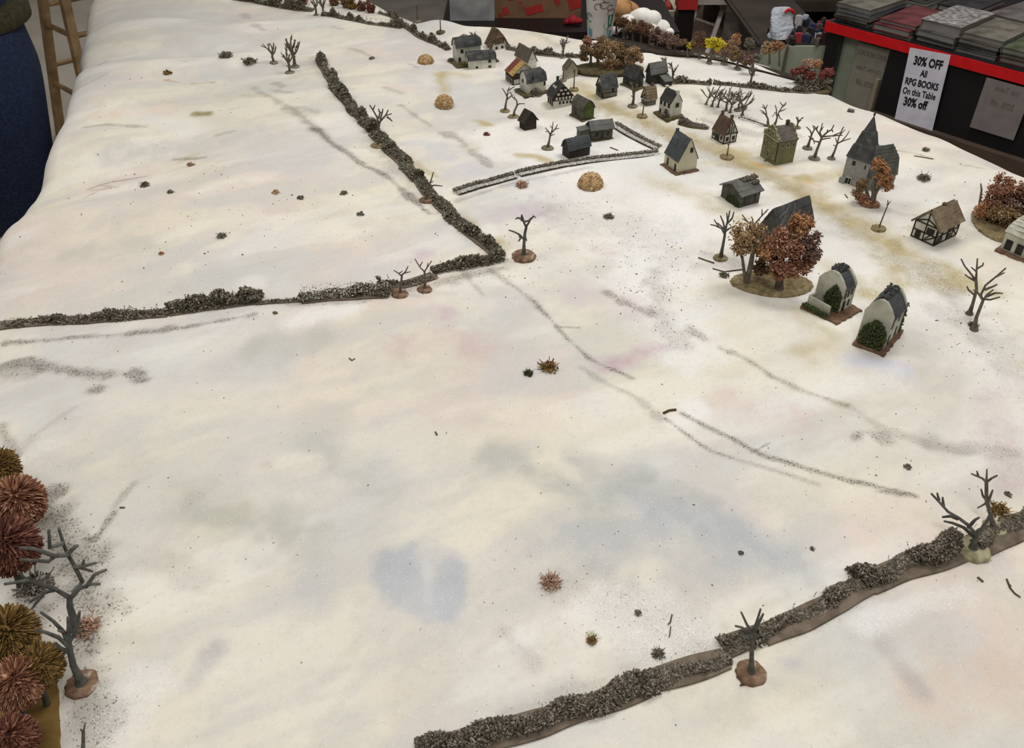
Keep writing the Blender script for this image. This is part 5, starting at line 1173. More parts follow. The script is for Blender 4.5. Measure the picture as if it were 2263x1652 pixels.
# ------------------------------------------------------------------ hedges
def resample(P, step):
    P = np.asarray(P, float); d = np.r_[0, np.cumsum(np.linalg.norm(np.diff(P, axis=0), axis=1))]; n = max(2, int(d[-1] / step)); t = np.linspace(0, d[-1], n)
    return np.stack([np.interp(t, d, P[:, k]) for k in range(P.shape[1])], 1)
def hedge(pts, wpx, hpx, label, m='hedge', strip='strip', seed=0, leaf=.0017, dens=1.0, tall=(), name='hedge', stripw=None, strip_off=0.0, snow=0.0, gap=0.30):
    W = np.array([GG(u, v) for u, v in pts]); mid = W[len(W) // 2]; k = pxm(mid); w = wpx * k * 1.14; h = hpx * k * 1.3
    t = empty(name, mid, label, 'hedge'); r_ = np.random.default_rng(seed + 300)
    S = resample(W, .004); T = np.gradient(S, axis=0); T /= np.linalg.norm(T, axis=1)[:, None] + 1e-9; Nn = np.c_[-T[:, 1], T[:, 0], T[:, 0] * 0]
    sw = (stripw or 1.0) * w
    V = []; F = []
    for i, (s_, n_) in enumerate(zip(S, Nn)):
        j = .86 + .3 * float(vnoise(np.array([i * .09 + seed]), np.array([0.5]), 3)[0])
        so = strip_off * w
        for o_, z_ in ((-.62, -.003), (-.58, .0022), (.58, .0022), (.62, -.003)):
            x, y = s_[:2] + n_[:2] * (o_ * sw * j + so); V.append((x - mid[0], y - mid[1], HC(x, y) + z_ - mid[2]) if i % 3 == 0 or True else None)
    for i in range(len(S) - 1):
        for e in range(3): F.append((i * 4 + e, i * 4 + e + 1, (i + 1) * 4 + e + 1, (i + 1) * 4 + e))
    F += [(0, 1, 2, 3), tuple((len(S) - 1) * 4 + e for e in (3, 2, 1, 0))]
    mb = MB(); mb.add(V, F); mb.build('base_strip', M[strip], t)
    leaf = leaf * .68
    Ltot = len(S) * .004; nn = int(dens * Ltot * w * h / leaf ** 3 * .16)
    nn = max(200, min(nn, 26000))
    i = r_.integers(0, len(S), nn); s_ = S[i]; n_ = Nn[i]
    ph = vnoise(i * .22 + seed * 9.1, i * 0 + seed, 5) ; ph2 = vnoise(i * .07 + seed * 3.7, i * 0 + 3, 9)
    hh = h * (.25 + 1.25 * ph ** 1.4) * (1.25 if snow else 1); hh = np.where(ph2 < gap, hh * .45, hh)
    a = r_.random(nn) * math.pi; rad = np.sqrt(r_.random(nn)) * .9 + .1
    off = np.cos(a) * rad * w * .5 * (.5 + .95 * ph2) + (vnoise(i * .13 + seed, i * 0 + 7, 13) - .5) * w * .45; z_ = np.sin(a) * rad * hh + .001
    P = s_ + n_ * off[:, None] + T[i] * (r_.random(nn)[:, None] - .5) * .006; P[:, 2] += z_
    ns = int(Ltot * 150); q = r_.integers(0, len(S), ns); dd = r_.normal(size=(ns, 3)) * .55 + [0, 0, 1]; dd /= np.linalg.norm(dd, axis=1)[:, None]
    b0 = S[q] + Nn[q] * ((r_.random(ns)[:, None] - .5) * w * .8); b0[:, 2] += h * .45
    ext = np.concatenate([b0 + dd * (f_ * h * .45) for f_ in (.2, .5, .8, 1.1)]); P = np.vstack([P, ext])
    blobs('foliage', P - mid, np.r_[leaf * (.6 + .9 * r_.random(nn)), np.full(len(ext), leaf * .62)], M[m], t, seed, spiky=.65)
    if snow:
        ns = int(nn * snow); i = r_.integers(0, len(S), ns); P = S[i] + Nn[i] * ((r_.random(ns)[:, None] - .5) * w * .9); P[:, 2] += h * (.2 + .9 * r_.random(ns))
        blobs('snow_flock', P - mid, leaf * .7, M['snowcap'], t, seed + 1)
    return t
hedge([(706, 132), (716, 152), (728, 172), (745, 196), (762, 222), (785, 250), (805, 268), (826, 292)], 20, 16, 'upper run of the long grey-green hedge left of the village', seed=1, leaf=.0021, stripw=.8)
hedge([(828, 296), (852, 322), (880, 348), (905, 376), (925, 398)], 23, 14, 'middle run of the long hedge, by the tall bare tree', seed=2, leaf=.0021)
hedge([(925, 398), (945, 425), (965, 446), (988, 468), (1012, 492)], 22, 9, 'thin flat run of the long hedge by the brown-based bare tree', seed=3, strip='strip', leaf=.002)
hedge([(1012, 492), (1038, 514), (1062, 532), (1084, 548), (1104, 566)], 24, 14, 'last run of the long hedge ending at the corner', seed=4, leaf=.0021)
hedge([(1112, 572), (1060, 580), (1010, 590), (960, 602)], 20, 17, 'hedge run left of the corner on a brown strip', seed=5, strip_off=-.35, leaf=.0021)
hedge([(958, 610), (900, 628), (850, 640)], 22, 6, 'low bare stretch of hedge strip beneath two small trees', seed=6, m='hedgebrown', leaf=.0018, gap=.5)
hedge([(875, 628), (838, 630)], 14, 20, 'small rounded lichen clump on the near hedge strip', seed=26, leaf=.0020)
hedge([(858, 646), (790, 652), (730, 656), (668, 660)], 34, 19, 'snow-dusted thick lichen hedge run in the centre left', seed=7, snow=.16, leaf=.0022)
hedge([(668, 665), (620, 668), (570, 672)], 8, 6, 'thin twig strip joining two thick hedge runs', seed=8, leaf=.0016)
hedge([(576, 664), (520, 668), (450, 676), (375, 690)], 30, 22, 'dense grey lichen hedge run at the left centre', seed=9, leaf=.0022)
hedge([(372, 693), (320, 696), (250, 702), (190, 708)], 24, 19, 'brownish hedge run with a small sprig near the left edge', seed=10, m='hedgebrown', leaf=.0021)
hedge([(190, 708), (120, 710), (50, 716), (-20, 724)], 22, 10, 'flattened hedge run leaving the picture at the left edge', seed=11, m='hedgebrown', leaf=.0019)
hedge([(930, 1668), (1060, 1630), (1200, 1588), (1330, 1545), (1420, 1510)], 44, 22, 'long brown-grey hedge run along the bottom edge', seed=12, m='hedgebrown', leaf=.0015, strip_off=-.15)
hedge([(1420, 1512), (1500, 1488), (1560, 1470), (1604, 1456)], 42, 24, 'end piece of the bottom hedge run left of the rust-based tree', seed=13, m='hedgebrown', leaf=.0015)
hedge([(1600, 1432), (1640, 1416), (1676, 1400)], 36, 16, 'short hedge stub behind the rust-based foreground tree', seed=14, m='hedgebrown', leaf=.0015)
hedge([(1676, 1398), (1760, 1365), (1840, 1325), (1900, 1288)], 44, 22, 'hedge run right of the rust-based foreground tree', seed=15, m='hedgebrown', leaf=.0015, strip_off=-.2)
hedge([(1900, 1286), (1980, 1252), (2060, 1226), (2112, 1205)], 46, 26, 'thick hedge run ending at the mustard-based tree', seed=16, m='hedgebrown', leaf=.0015, strip_off=-.2)
hedge([(2150, 1200), (2190, 1180), (2240, 1158), (2290, 1140)], 46, 24, 'hedge run leaving the picture at the right edge', seed=17, m='hedgebrown', leaf=.0016, strip_off=-.2)
hedge([(515, -2), (560, 4), (620, 16), (690, 24)], 9, 12, 'far hedge run at the top left', seed=18, leaf=.002)
hedge([(716, 34), (760, 42), (820, 54), (888, 62)], 9, 12, 'far hedge run right of the two top bare trees', seed=19, leaf=.002)
hedge([(838, 30), (866, 38), (888, 54)], 8, 9, 'small far hedge piece at the table edge', seed=20, leaf=.002)
hedge([(884, 52), (920, 76), (955, 94), (992, 110)], 10, 11, 'slanting far hedge running down to the farmhouse', seed=21, leaf=.002)
hedge([(1120, 108), (1160, 115), (1200, 122), (1250, 126), (1286, 128)], 9, 9, 'low hedge behind the plain white house', seed=22, leaf=.002)
hedge([(1490, 184), (1530, 184), (1570, 188)], 9, 9, 'first run of the far right hedge beside the fan-crowned tree', seed=23, leaf=.002)
hedge([(1580, 186), (1640, 192), (1690, 197), (1735, 202)], 9, 9, 'second run of the far right hedge', seed=24, leaf=.002)
hedge([(1735, 202), (1780, 205), (1818, 204)], 12, 9, 'end run of the far right hedge before the crimson clump', seed=25, leaf=.002)
hedge([(1502, 272), (1530, 280), (1562, 284)], 14, 12, 'scrubby brown brushwood between the black-roofed and brown-tiled houses', seed=27, m='grey', strip='ground', leaf=.0015, name='brushwood')
hedge([(1636, 262), (1665, 270), (1690, 278)], 8, 6, 'low scatter of twigs right of the bare copse', seed=28, m='hedge', strip='snowcap', leaf=.0015, name='brushwood')

def stone_wall(pts, label, seed=0):
    W = np.array([GG(u, v) for u, v in pts]); mid = W[len(W) // 2]; t = empty('stone_wall', mid, label, 'model wall'); r_ = np.random.default_rng(seed + 50)
    S = resample(W, .004); T = np.gradient(S, axis=0); T /= np.linalg.norm(T, axis=1)[:, None] + 1e-9; Nn = np.c_[-T[:, 1], T[:, 0], T[:, 0] * 0]
    def ribbon(prof, nm, m, jit=0.0):
        V = []; F = []; n = len(prof)
        for s_, n_ in zip(S, Nn):
            for o_, z_ in prof: V.append(s_ + n_ * o_ * (1 + jit * r_.normal()) + [0, 0, z_ * (1 + jit * r_.normal())] - mid)
        for i in range(len(S) - 1):
            for e in range(n - 1): F.append((i * n + e, i * n + e + 1, (i + 1) * n + e + 1, (i + 1) * n + e))
        F += [tuple(range(n)), tuple((len(S) - 1) * n + e for e in range(n - 1, -1, -1))]
        mb = MB(); mb.add(V, F); return mb.build(nm, m, t)
    ribbon([(-.016, -.003), (-.014, .002), (.010, .003), (.012, -.003)], 'base_strip', M['stripgrey'], .08)
    ribbon([(-.003, .0), (-.0028, .006), (.0028, .006), (.003, 0)], 'masonry', M['stripgrey'], .08)
    nb = len(S) * 22; i = r_.integers(0, len(S), nb); P = S[i] + Nn[i] * ((r_.random(nb)[:, None] - .5) * .007); P[:, 2] += .001 + r_.random(nb) * .0065
    P += T[i] * (r_.random(nb)[:, None] - .5) * .006; blobs('rubble_stones', P - mid, .0011, M['hedge'], t, seed)
    nb = len(S) * 26; i = r_.integers(0, len(S), nb); P = S[i] + T[i] * (r_.random(nb)[:, None] - .5) * .008 + Nn[i] * (-.004 - r_.random(nb)[:, None] * .011); P[:, 2] += .003
    blobs('snow_flock', P - mid, .0011, M['snowcap'], t, seed + 1, squash=.5)
    V = [(s_ + n_ * -.0155 + [0, 0, .002] - mid) for s_, n_ in zip(S, Nn)]; mb = MB(); mb.tube(V, .0012, n=5); mb.build('edge_line', M['darkwood'], t)
    return t
stone_wall([(1006, 424), (1050, 410), (1090, 400), (1132, 388)], 'low snow-dusted stone wall nearest the long hedge', 1)
stone_wall([(1143, 384), (1185, 374), (1245, 362)], 'low stone wall between the long hedge and the dark blue-roofed barn', 2)
stone_wall([(1250, 362), (1300, 354), (1360, 348), (1452, 338)], 'long stone wall running to the cream house', 3)
stone_wall([(1362, 276), (1395, 296), (1425, 312), (1455, 326)], 'stone wall slanting from the grey shed to the cream house', 4)

# ------------------------------------------------------------------ haystacks, tufts, litter
def haystack(u, v, wpx, label, m='straw', seed=0, hf=1.0):
    p = GG(u, v); k = pxm(p); R = wpx * k / 2; t = empty('haystack', p, label, 'haystack'); r_ = np.random.default_rng(seed)
    mb = MB(); mb.lathe([(R * .96, -.002), (R, R * .15 * hf), (R * .9, R * .5 * hf), (R * .6, R * .85 * hf), (R * .2, R * 1.02 * hf), (.0005, R * 1.04 * hf)], n=22, jit=.08, seed=seed); mb.build('mound', M[m], t, smooth=True)
    n = 520; a = r_.random(n) * 6.28; c_ = r_.random(n); s_ = np.sqrt(1 - c_ ** 2); P = np.c_[np.cos(a) * s_ * R, np.sin(a) * s_ * R, c_ * R * hf]; blobs('straw', P, R * .075, M[m], t, seed, spiky=.7)
haystack(982, 233, 40, 'straw haystack with a coarse dome left of the village', seed=1, hf=1.15)
haystack(941, 138, 34, 'smooth tan haystack below the slanting far hedge', 'straw', seed=2, hf=.95)
haystack(1305, 410, 54, 'large straw haystack below the stone wall', seed=3, hf=1.05)
def tuft(u, v, rpx, m, label, seed=0, cat='lichen tuft', name='lichen_tuft', flat=.7, n=90, twig=True, leaf=.13):
    p = GG(u, v); k = pxm(p); R = rpx * k; t = empty(name, p, label, cat); r_ = np.random.default_rng(seed + 700)
    d = r_.normal(size=(n, 3)); d /= np.linalg.norm(d, axis=1)[:, None]; d *= R * r_.random((n, 1)) ** .5; d[:, 2] = np.abs(d[:, 2]) * flat + R * .05
    blobs('lichen', d, R * leaf * (.6 + .8 * r_.random(n)), M[m], t, seed, spiky=.7)
    if twig:
        mb = MB()
        for _ in range(14):
            a = r_.random() * 6.28; e = np.array([math.cos(a) * R * 1.15, math.sin(a) * R * 1.15, R * (.2 + .7 * r_.random())]); mb.tube([e * .3, e], [R * .06, R * .035], n=4)
        mb.build('twigs', M[m], t)
for i, a in enumerate([(500, 126, 15, 'hedge', 'dark lichen tuft, left of the two near the far left bare trees'), (553, 140, 16, 'hedge', 'dark lichen tuft, right of the two near the far left bare trees'), (370, 163, 10, 'mustard', 'olive lichen ball high on the left cloth'), (490, 523, 11, 'hedge', 'grey lichen ball alone on the left field'),
                       (320, 411, 11, 'hedge', 'dark green lichen crumb on the left slope'), (377, 426, 8, 'hedge', 'flat dark lichen crumb on the left slope'), (609, 426, 9, 'straw', 'peach coloured crumb on the left field'), (357, 561, 7, 'orange', 'orange crumb above the near left hedge'), (608, 692, 6, 'mustard', 'mustard crumb just below the near left hedge'),
                       (664, 438, 8, 'hedge', 'dark lichen crumb on the left field'), (760, 428, 9, 'hedge', 'small dark upright lichen sprig on the left field'), (797, 474, 9, 'grey', 'grey scattered crumb on the left field'),
                       (1212, 815, 22, 'mustard', 'golden brown lichen tuft in the middle of the field'), (1168, 826, 12, 'ivy', 'small green lichen ball beside the golden tuft'), (1217, 1288, 25, 'pinktan', 'pinkish tan tuft in the lower middle'),
                       (1152, 412, 15, 'pinktan', 'pinkish straw crumb pile below the stone wall'), (1076, 298, 8, 'red', 'bright red little maple leaf cluster above the field'), (2040, 396, 15, 'hedge', 'grey lichen scrap on the snow right of the church'), (1880, 247, 9, 'grey', 'pale lichen scrap on the far right snow'), (2046, 333, 9, 'grey', 'small twiggy scrap on the right snow'),
                       (1456, 1446, 16, 'hedge', 'dark green crumb above the bottom hedge'), (1308, 1416, 13, 'mustard', 'mossy olive flake above the bottom hedge'), (1025, 80 + 2, 8, 'rust', 'orange leaf scrap behind the farmhouse'), (423, 366, 10, 'tan', 'tan flake with a dark rim on the left slope'), (822, 130, 7, 'hedge', 'grey pebble-like crumb right of the hedge head'), (1600, 610, 11, 'hedge', 'twig scrap left of the tree group'),
                       (2150, 720, 11, 'hedge', 'dark flock heap at the foot of the right-hand bare pair'), (1642, 240, 9, 'grey', 'grey tuft beside the bare copse'), (2250, 1150, 16, 'hedge', 'lichen heap in the hedge at the right edge'), (2205, 1130, 24, 'mustard', 'olive brown leafy clump behind the mustard-based tree'),
                       (2005, 1032, 9, 'hedge', 'dark crumb above the right-hand hedge'), (2226, 1092, 9, 'hedge', 'dark crumb with a hair twig near the right edge'), (1637, 1222, 7, 'hedge', 'dark flake in the lower right field'), (1795, 1213, 7, 'hedge', 'curled dark flake in the lower right field'), (190, 1390, 30, 'pinktan', 'rusty tuft behind the boughs at the lower left'), (80, 1300, 40, 'grey', 'grey-brown lichen heap under the boughs at the lower left'), (1410, 1355, 9, 'grey', 'ring-shaped grey flake in the lower field'), (1345, 480, 12, 'grey', 'grey scatter of flock above the track')]):
    tuft(*a, seed=i, cat='crumb' if a[2] < 10 else 'lichen tuft', name='flock_crumb' if a[2] < 10 else 'lichen_tuft', n=80 if a[2] < 12 else 260, twig=a[2] > 10, leaf=.14 if a[2] < 12 else .075)
def twig(pts, label, r=1.6, m='barkbrown'):
    W = np.array([GG(u, v) for u, v in pts]) + [0, 0, .0008]; k = pxm(W[0]); p = W[0].copy(); mb = MB(); mb.tube(W - p, r * k, n=5)
    a = mb.build('twig', M[m], None); a.location = p; tag(a, label, 'twig')
twig([(1543, 570), (1560, 576), (1578, 582)], 'straight dark twig left of the tree group, upper one', 2)
twig([(1575, 594), (1600, 601), (1640, 596)], 'long curved dark twig below the upper one', 1.6)
twig([(1348, 326), (1366, 333)], 'short twig lying below the grey shed', 1.2)
twig([(1466, 914), (1478, 908), (1494, 906)], 'brown curved bark scrap by the white powder patch', 3.2)
twig([(1635, 1515), (1652, 1512), (1668, 1508)], 'brown twig right below the rust-based foreground tree', 2.5)
twig([(1485, 1358), (1481, 1376), (1476, 1380)], 'thin dark stick in the lower field, upper half', 1.6)
twig([(1482, 1384), (1480, 1404), (1478, 1408)], 'thin dark stick in the lower field, lower half', 1.2)
twig([(2160, 1276), (2172, 1286)], 'short dark stick below the right-hand hedge', 3)
twig([(2224, 1280), (2232, 1300), (2242, 1312), (2254, 1320)], 'curved twig at the right edge below the hedge', 2.2)
twig([(265, 1122), (276, 1122)], 'tiny stick in the lower left field', 1.8)
twig([(1867, 430), (1873, 438)], 'tiny stick left of the orange church tree', 1.2)
twig([(2020, 345), (2062, 352)], 'fine line of twig on the right snow', 1.2)
twig([(962, 955), (966, 962)], 'tiny curl of bark in the centre of the field', 2)
twig([(772, 792), (778, 797), (784, 793)], 'v-shaped bark curl in the left centre field', 1.6)

# crumbs nobody would count
r_ = np.random.default_rng(77); P = []; 
def scatter(cu, cv, su, sv, n, s0=.0006, s1=.0014):
    for _ in range(n):
        u, v = cu + r_.normal() * su, cv + r_.normal() * sv
        if not (0 < u < 2263 and 60 < v < 1652): continue
        x, y = P0(u, v)
        kk = pxm((x, y, TZ)) / .00075; P.append((x, y, float(Hh(x, y)) + .0003, min(1, kk) * (s0 + (s1 - s0) * r_.random() ** 2.5)))
scatter(1480, 640, 90, 70, 110); scatter(1330, 480, 90, 40, 70); scatter(1100, 900, 700, 400, 170); scatter(400, 350, 260, 160, 150); scatter(1300, 1400, 200, 110, 60); scatter(2150, 740, 70, 60, 60); scatter(150, 1450, 90, 160, 160, .0006, .0016)
scatter(1560, 270, 80, 30, 60); scatter(700, 500, 220, 130, 80); scatter(2100, 450, 130, 60, 50); scatter(1700, 1250, 350, 200, 50); scatter(600, 1100, 500, 300, 50); scatter(1150, 600, 60, 30, 50); scatter(2050, 1080, 120, 90, 40); scatter(1650, 1000, 250, 120, 40); scatter(1420, 560, 60, 30, 40)
P = np.array(P); sd_, _, _ = sdist(P[:, 0], P[:, 1], TP); P = P[sd_ < -.02]
o = blobs('flock_crumbs', P[:, :3], P[:, 3], M['hedgebrown'], None, 5, spiky=.6); tag(o, 'loose crumbs of dark flock strewn over the snow cloth', 'crumbs', kind='stuff')
# ------------------------------------------------------------------ room and background
def plain(name, c, rough=.6, **k): return mat(name, c, tuple(min(255, int(x * 1.08 + 2)) for x in c), scale=30, rough=rough, bump=0, **k)
def boxobj(name, lo, hi, m, parent=None, rz=0.0):
    mb = MB(); lo = np.array(lo, float); hi = np.array(hi, float); mb.box((lo + hi) / 2, hi - lo); return mb.build(name, m, parent)
M['floor'] = mat('concrete_floor', (168, 160, 148), (184, 177, 166), scale=3, rough=.5, bump=.05)
o = boxobj('floor', (-5, -3, -.05), (6, 8, 0), M['floor']); tag(o, kind='structure')
M['wallp'] = mat('wall_paint', (150, 144, 136), (160, 154, 146), scale=4, bump=0)
for nm, lo, hi in [('wall_back', (-5, 8, 0), (6, 8.1, 3)), ('wall_left', (-5.1, -3, 0), (-5, 8, 3)), ('wall_right', (6, -3, 0), (6.1, 8, 3)), ('wall_front', (-5, -3.1, 0), (6, -3, 3))]:
    tag(boxobj(nm, lo, hi, M['wallp']), kind='structure')
tag(boxobj('ceiling', (-5, -3, 2.95), (6, 8, 3.0), plain('ceiling_tile', (215, 212, 205), .9)), kind='structure')
# dark mat on the floor
a = PZ(1375, 110, 0); 
M['carpet'] = mat('dark_carpet', (92, 74, 68), (112, 92, 84), scale=40, rough=.95, bump=.2)
boxo = boxobj('floor_mat', (0.35, 2.6, 0.0), (4.6, 7.2, .008), M['carpet']); tag(boxo, 'dark brown carpet mat on the floor beyond the table', 'mat')
boxo = boxobj('floor_shade_sheet', (-1.6, 3.2, 0.0), (0.3, 6.6, .008), mat('floor_shade_grey', (104, 98, 92), (120, 114, 108), scale=6, bump=0)); boxo.name = 'floor_shade'; tag(boxo, 'grey sheet standing in for shade on the floor behind the far table edge', 'mat')  # added sheet that darkens the floor in place of a shadow

# counter with a black top behind the game table, carrying box, boards and bread
CT = .70
A = PZ(1000, 52, CT); B = PZ(1345, 62, CT)
ct = empty('side_table', ((A[0] + B[0]) / 2, (A[1] + B[1]) / 2 + .3, 0), 'black-topped side table behind the far edge of the snow cloth', 'table')
M['blacktop'] = plain('black_laminate', (24, 18, 18), .5)
L_ = np.array(ct.location)
x0, x1 = A[0] - .03 - L_[0], B[0] + .20 - L_[0]
boxobj('table_top', (x0, -.36, CT - .03), (x1, .35, CT), M['blacktop'], ct)
for sx in (x0 + .03, x1 - .06):
    for sy in (-.33, .30): boxobj('leg', (sx, sy, 0), (sx + .03, sy + .03, CT - .03), M['blacktop'], ct)
def upright(name, label, cat, u0, u1, vtop, vbot, Y, th, m, z=None, group=None):
    """upright slab standing with its foot at pixel row vbot"""
    a, b_ = PY(u0, vbot, Y), PY(u1, vbot, Y); zt = height_for([0, Y], vtop)
    zb = z if z is not None else a[2]
    o = empty(name, ((a[0] + b_[0]) / 2, Y, zb), label, cat, group)
    return o, b_[0] - a[0], zt - zb
def foot(u, v, z): return PZ(u, v, z)
# marbled foam board
q = foot(1044, 46, CT); w = 98 * pxm(q)
t = empty('foam_board', q, 'upright mottled pale grey board behind the white mounds', 'board')
mb = MB(); mb.box((0, .012, .14), (w, .02, .28)); mb.build('panel', mat('mottled_board', (112, 114, 118), (160, 160, 158), (196, 190, 184), scale=14, bump=.3), t)
mb = MB(); mb.box((0, .03, .05), (w * .5, .02, .1)); mb.build('back_stay', M['wood'], t)
# cardboard box with red markings
q = foot(1188, 40, CT); w = 190 * pxm(q)
t = empty('cardboard_box', q, 'brown cardboard box printed with scattered red shapes', 'box')
M['card'] = mat('cardboard', (108, 80, 58), (126, 96, 72), scale=20, bump=.1)
mb = MB(); mb.box((0, .13, .12), (w, .26, .24)); bx = mb.build('carton', M['card'], t)
M['redprint'] = plain('red_print', (150, 40, 36), .7)
mb = MB(); mb.box((0, .13, .241), (w * .98, .02, .002)); mb.build('lid_seam', M['redprint'], t)
r_ = np.random.default_rng(3)
for i, (fx, fz, sx_, sz_, an) in enumerate([(-.43, .008, .010, .012, .3), (-.37, .021, .016, .022, .3), (-.04, .024, .052, .022, .25), (.42, .046, .036, .040, .3), (.22, .048, .014, .018, .5), (-.31, .056, .016, .010, .2), (-.2, .045, .007, .006, 0), (.10, .060, .02, .01, .2), (-.14, .075, .03, .02, .3), (.28, .09, .03, .03, .8), (-.25, .11, .03, .03, 1.0), (-.17, .03, .008, .005, .2), (.0, .14, .04, .03, .1), (-.4, .09, .012, .03, .1)]):
    mb = MB(); c_, s_ = math.cos(an), math.sin(an)
    pts = [(-sx_ / 2, -sz_ / 2), (sx_ / 2, -sz_ / 2), (sx_ / 2, sz_ / 2), (-sx_ / 2, sz_ / 2)]
    mb.prism([(fx * w + x * c_ - z_ * s_, -.0002, fz + x * s_ + z_ * c_) for x, z_ in pts], (0, -.0008, 0)); mb.build('printed_mark', M['redprint'], t)
# red cloth bundle on the black top
q = foot(1264, 56, CT + .0); t = empty('cloth_bundle', q, 'crumpled dark red cloth beside the paper cup', 'cloth')
r_ = np.random.default_rng(8); k = pxm(q)
V, F = blob_arrays(np.array([[0, 0, .012], [-.014, .004, .010], [.016, .002, .012], [.002, .012, .016]]), np.array([.020, .016, .018, .018]), 2, .25, .7)
o = tri_mesh('folds', V, F, plain('red_cloth', (130, 22, 34), .8), t, smooth=True); md = o.modifiers.new('s', 'SUBSURF'); md.levels = 2; md.render_levels = 2
# paper cup
q = GG(1325, 78); k = pxm(q); R0 = 27 * k; R1 = 38 * k; Hc = .15
t = empty('paper_cup', q, 'tall white paper cup printed with green coffee cups and brown swirls', 'cup')
mb = MB(); mb.lathe([(R0 * .97, -.002), (R0, .0), (R0 * 1.0, .006), (R1, Hc), (R1 * 1.05, Hc + .002), (R1 * 1.04, Hc + .006), (R1 * .96, Hc + .005), (R1 * .93, Hc - .01)], n=48); mb.build('cup_wall', mat('cup_paper', (196, 190, 190), (212, 206, 206), scale=20, bump=0), t, smooth=True)
mb = MB(); mb.lathe([(R1 * 1.0, Hc + .004), (R1 * 1.03, Hc + .010), (R1 * .9, Hc + .018), (.001, Hc + .018)], n=40); mb.build('lid', plain('lid_white', (220, 216, 212)), t, smooth=True)
def oncup(an, z): 
    R = R0 + (R1 - R0) * z / Hc + .0006
    return np.array([R * math.sin(an), -R * math.cos(an), z])
a0 = math.atan2(q[0], q[1]); 
def cup_line(pts, col, r=.0008, nm='printed_swirl'):
    r = r * .62; mb = MB(); mb.tube([oncup(-a0 + x, z) for x, z in pts], r, n=5); mb.build(nm, col, t)
GRc = plain('print_green', (44, 92, 74)); BLc = plain('print_teal', (96, 140, 150)); BRc = plain('print_brown', (78, 34, 34)); PLc = plain('print_palegreen', (160, 182, 160))
def curl(cx, cz, r, a1, a2, n=14): return [(cx + r * math.cos(a) / R0 * 1.0, cz + r * math.sin(a)) for a in np.linspace(a1, a2, n)]
cup_line(curl(-.95, .052, .011, .2, 5.6), GRc, .0012); cup_line(curl(-.95, .052, .006, .2, 4.6), GRc, .0010)
cup_line(curl(-.2, .082, .008, 0, 4.4), BRc, .0013); cup_line(curl(.15, .086, .008, 1.0, 5.6), BRc, .0012); cup_line(curl(.62, .080, .007, .3, 5.0), BRc, .0012); cup_line(curl(.42, .105, .012, .3, 5.0), BRc, .0012); cup_line(curl(-.5, .11, .012, .3, 5.0), BRc, .0012); cup_line(curl(0, .125, .010, .3, 5.0), BRc, .0012)
def cup_patch(pts, col, nm):
    c0 = np.mean([oncup(-a0 + x, z) for x, z in pts], 0)
    P = [oncup(-a0 + x, z) for x, z in pts]; nrm = np.array([c0[0], c0[1], 0]); nrm /= np.linalg.norm(nrm)
    mb = MB(); mb.prism([p_ - nrm * .001 for p_ in P], nrm * .0016); mb.build(nm, col, t)
cup_patch([(.62, .030), (.90, .032), (1.0, .062), (.55, .060)], GRc, 'printed_cup'); cup_patch([(.68, .036), (.78, .037), (.80, .058), (.66, .058)], PLc, 'cup_highlight')
cup_line(curl(.78, .066, .010, 0, 6.2), BRc, .0011); cup_line([(.62, .030), (.66, .018), (.62, .006), (.5, .002)], GRc, .0013); cup_line(curl(.5, .034, .008, 2.2, 5.2), GRc, .0011)
cup_patch([(.74, .002), (1.0, .003), (1.05, .020), (.80, .022)], BLc, 'printed_saucer'); cup_patch([(-1.0, .006), (-.66, .003), (-.62, .022), (-.98, .026)], BLc, 'printed_saucer'); cup_patch([(.28, .012), (.46, .010), (.48, .03), (.30, .034)], PLc, 'printed_tint'); cup_patch([(-1.1, .028), (-.98, .028), (-.98, .045), (-1.1, .044)], PLc, 'printed_tint')
# bread-like loaf
zb = height_for([0, foot(1385, 42, CT)[1]], 42)
q = foot(1380, 44, CT); k = pxm(q); t = empty('bread_roll', q, 'orange-tan bread-like roll with a cracked crust beside the cup', 'bread roll')
M['bread'] = mat('bread_crust', (172, 126, 82), (200, 154, 106), (214, 176, 132), scale=30, bump=.2)
mb = MB(); prof = []
n = 16
for i in range(n + 1):
    a = math.pi * i / n; prof.append((max(.0005, math.sin(a) ** .8 * 21 * k), -math.cos(a) * 40 * k))
mb.lathe(prof, n=24); 
rot = Matrix.Rotation(math.radians(82), 4, 'Y')
o = mb.build('loaf', M['bread'], t, smooth=True); o.matrix_basis = Matrix.Translation((-6 * k, .01, 21 * k)) @ Matrix.Rotation(math.radians(12), 4, 'Y') @ Matrix.Rotation(math.radians(90), 4, 'Y')
mb = MB(); mb.tube([(4 * k, -.004, 41 * k), (12 * k, -.014, 36 * k), (10 * k, -.020, 28 * k), (18 * k, -.022, 24 * k), (22 * k, -.02, 15 * k)], .0011, n=5); mb.build('crack', M['brownroof'], t)
# white foam rocks behind
q = foot(1430, 74, CT); k = pxm(q); t = empty('foam_rock', q, 'lumpy bright white foam rock behind the far tree row', 'rock')
V, F = blob_arrays(np.array([[-.06, 0, .03], [-.02, .01, .042], [.01, .0, .040], [.04, -.01, .024], [.058, -.02, .010], [0, .02, .03], [-.1, -.01, .022], [.0, -.02, .02]]), np.array([.036, .042, .038, .030, .022, .04, .032, .034]), 4, .25, .8)
o = tri_mesh('lumps', V, F, plain('foam_white', (230, 228, 222), .9), t, smooth=True); md = o.modifiers.new('s', 'SUBSURF'); md.levels = 2; md.render_levels = 2

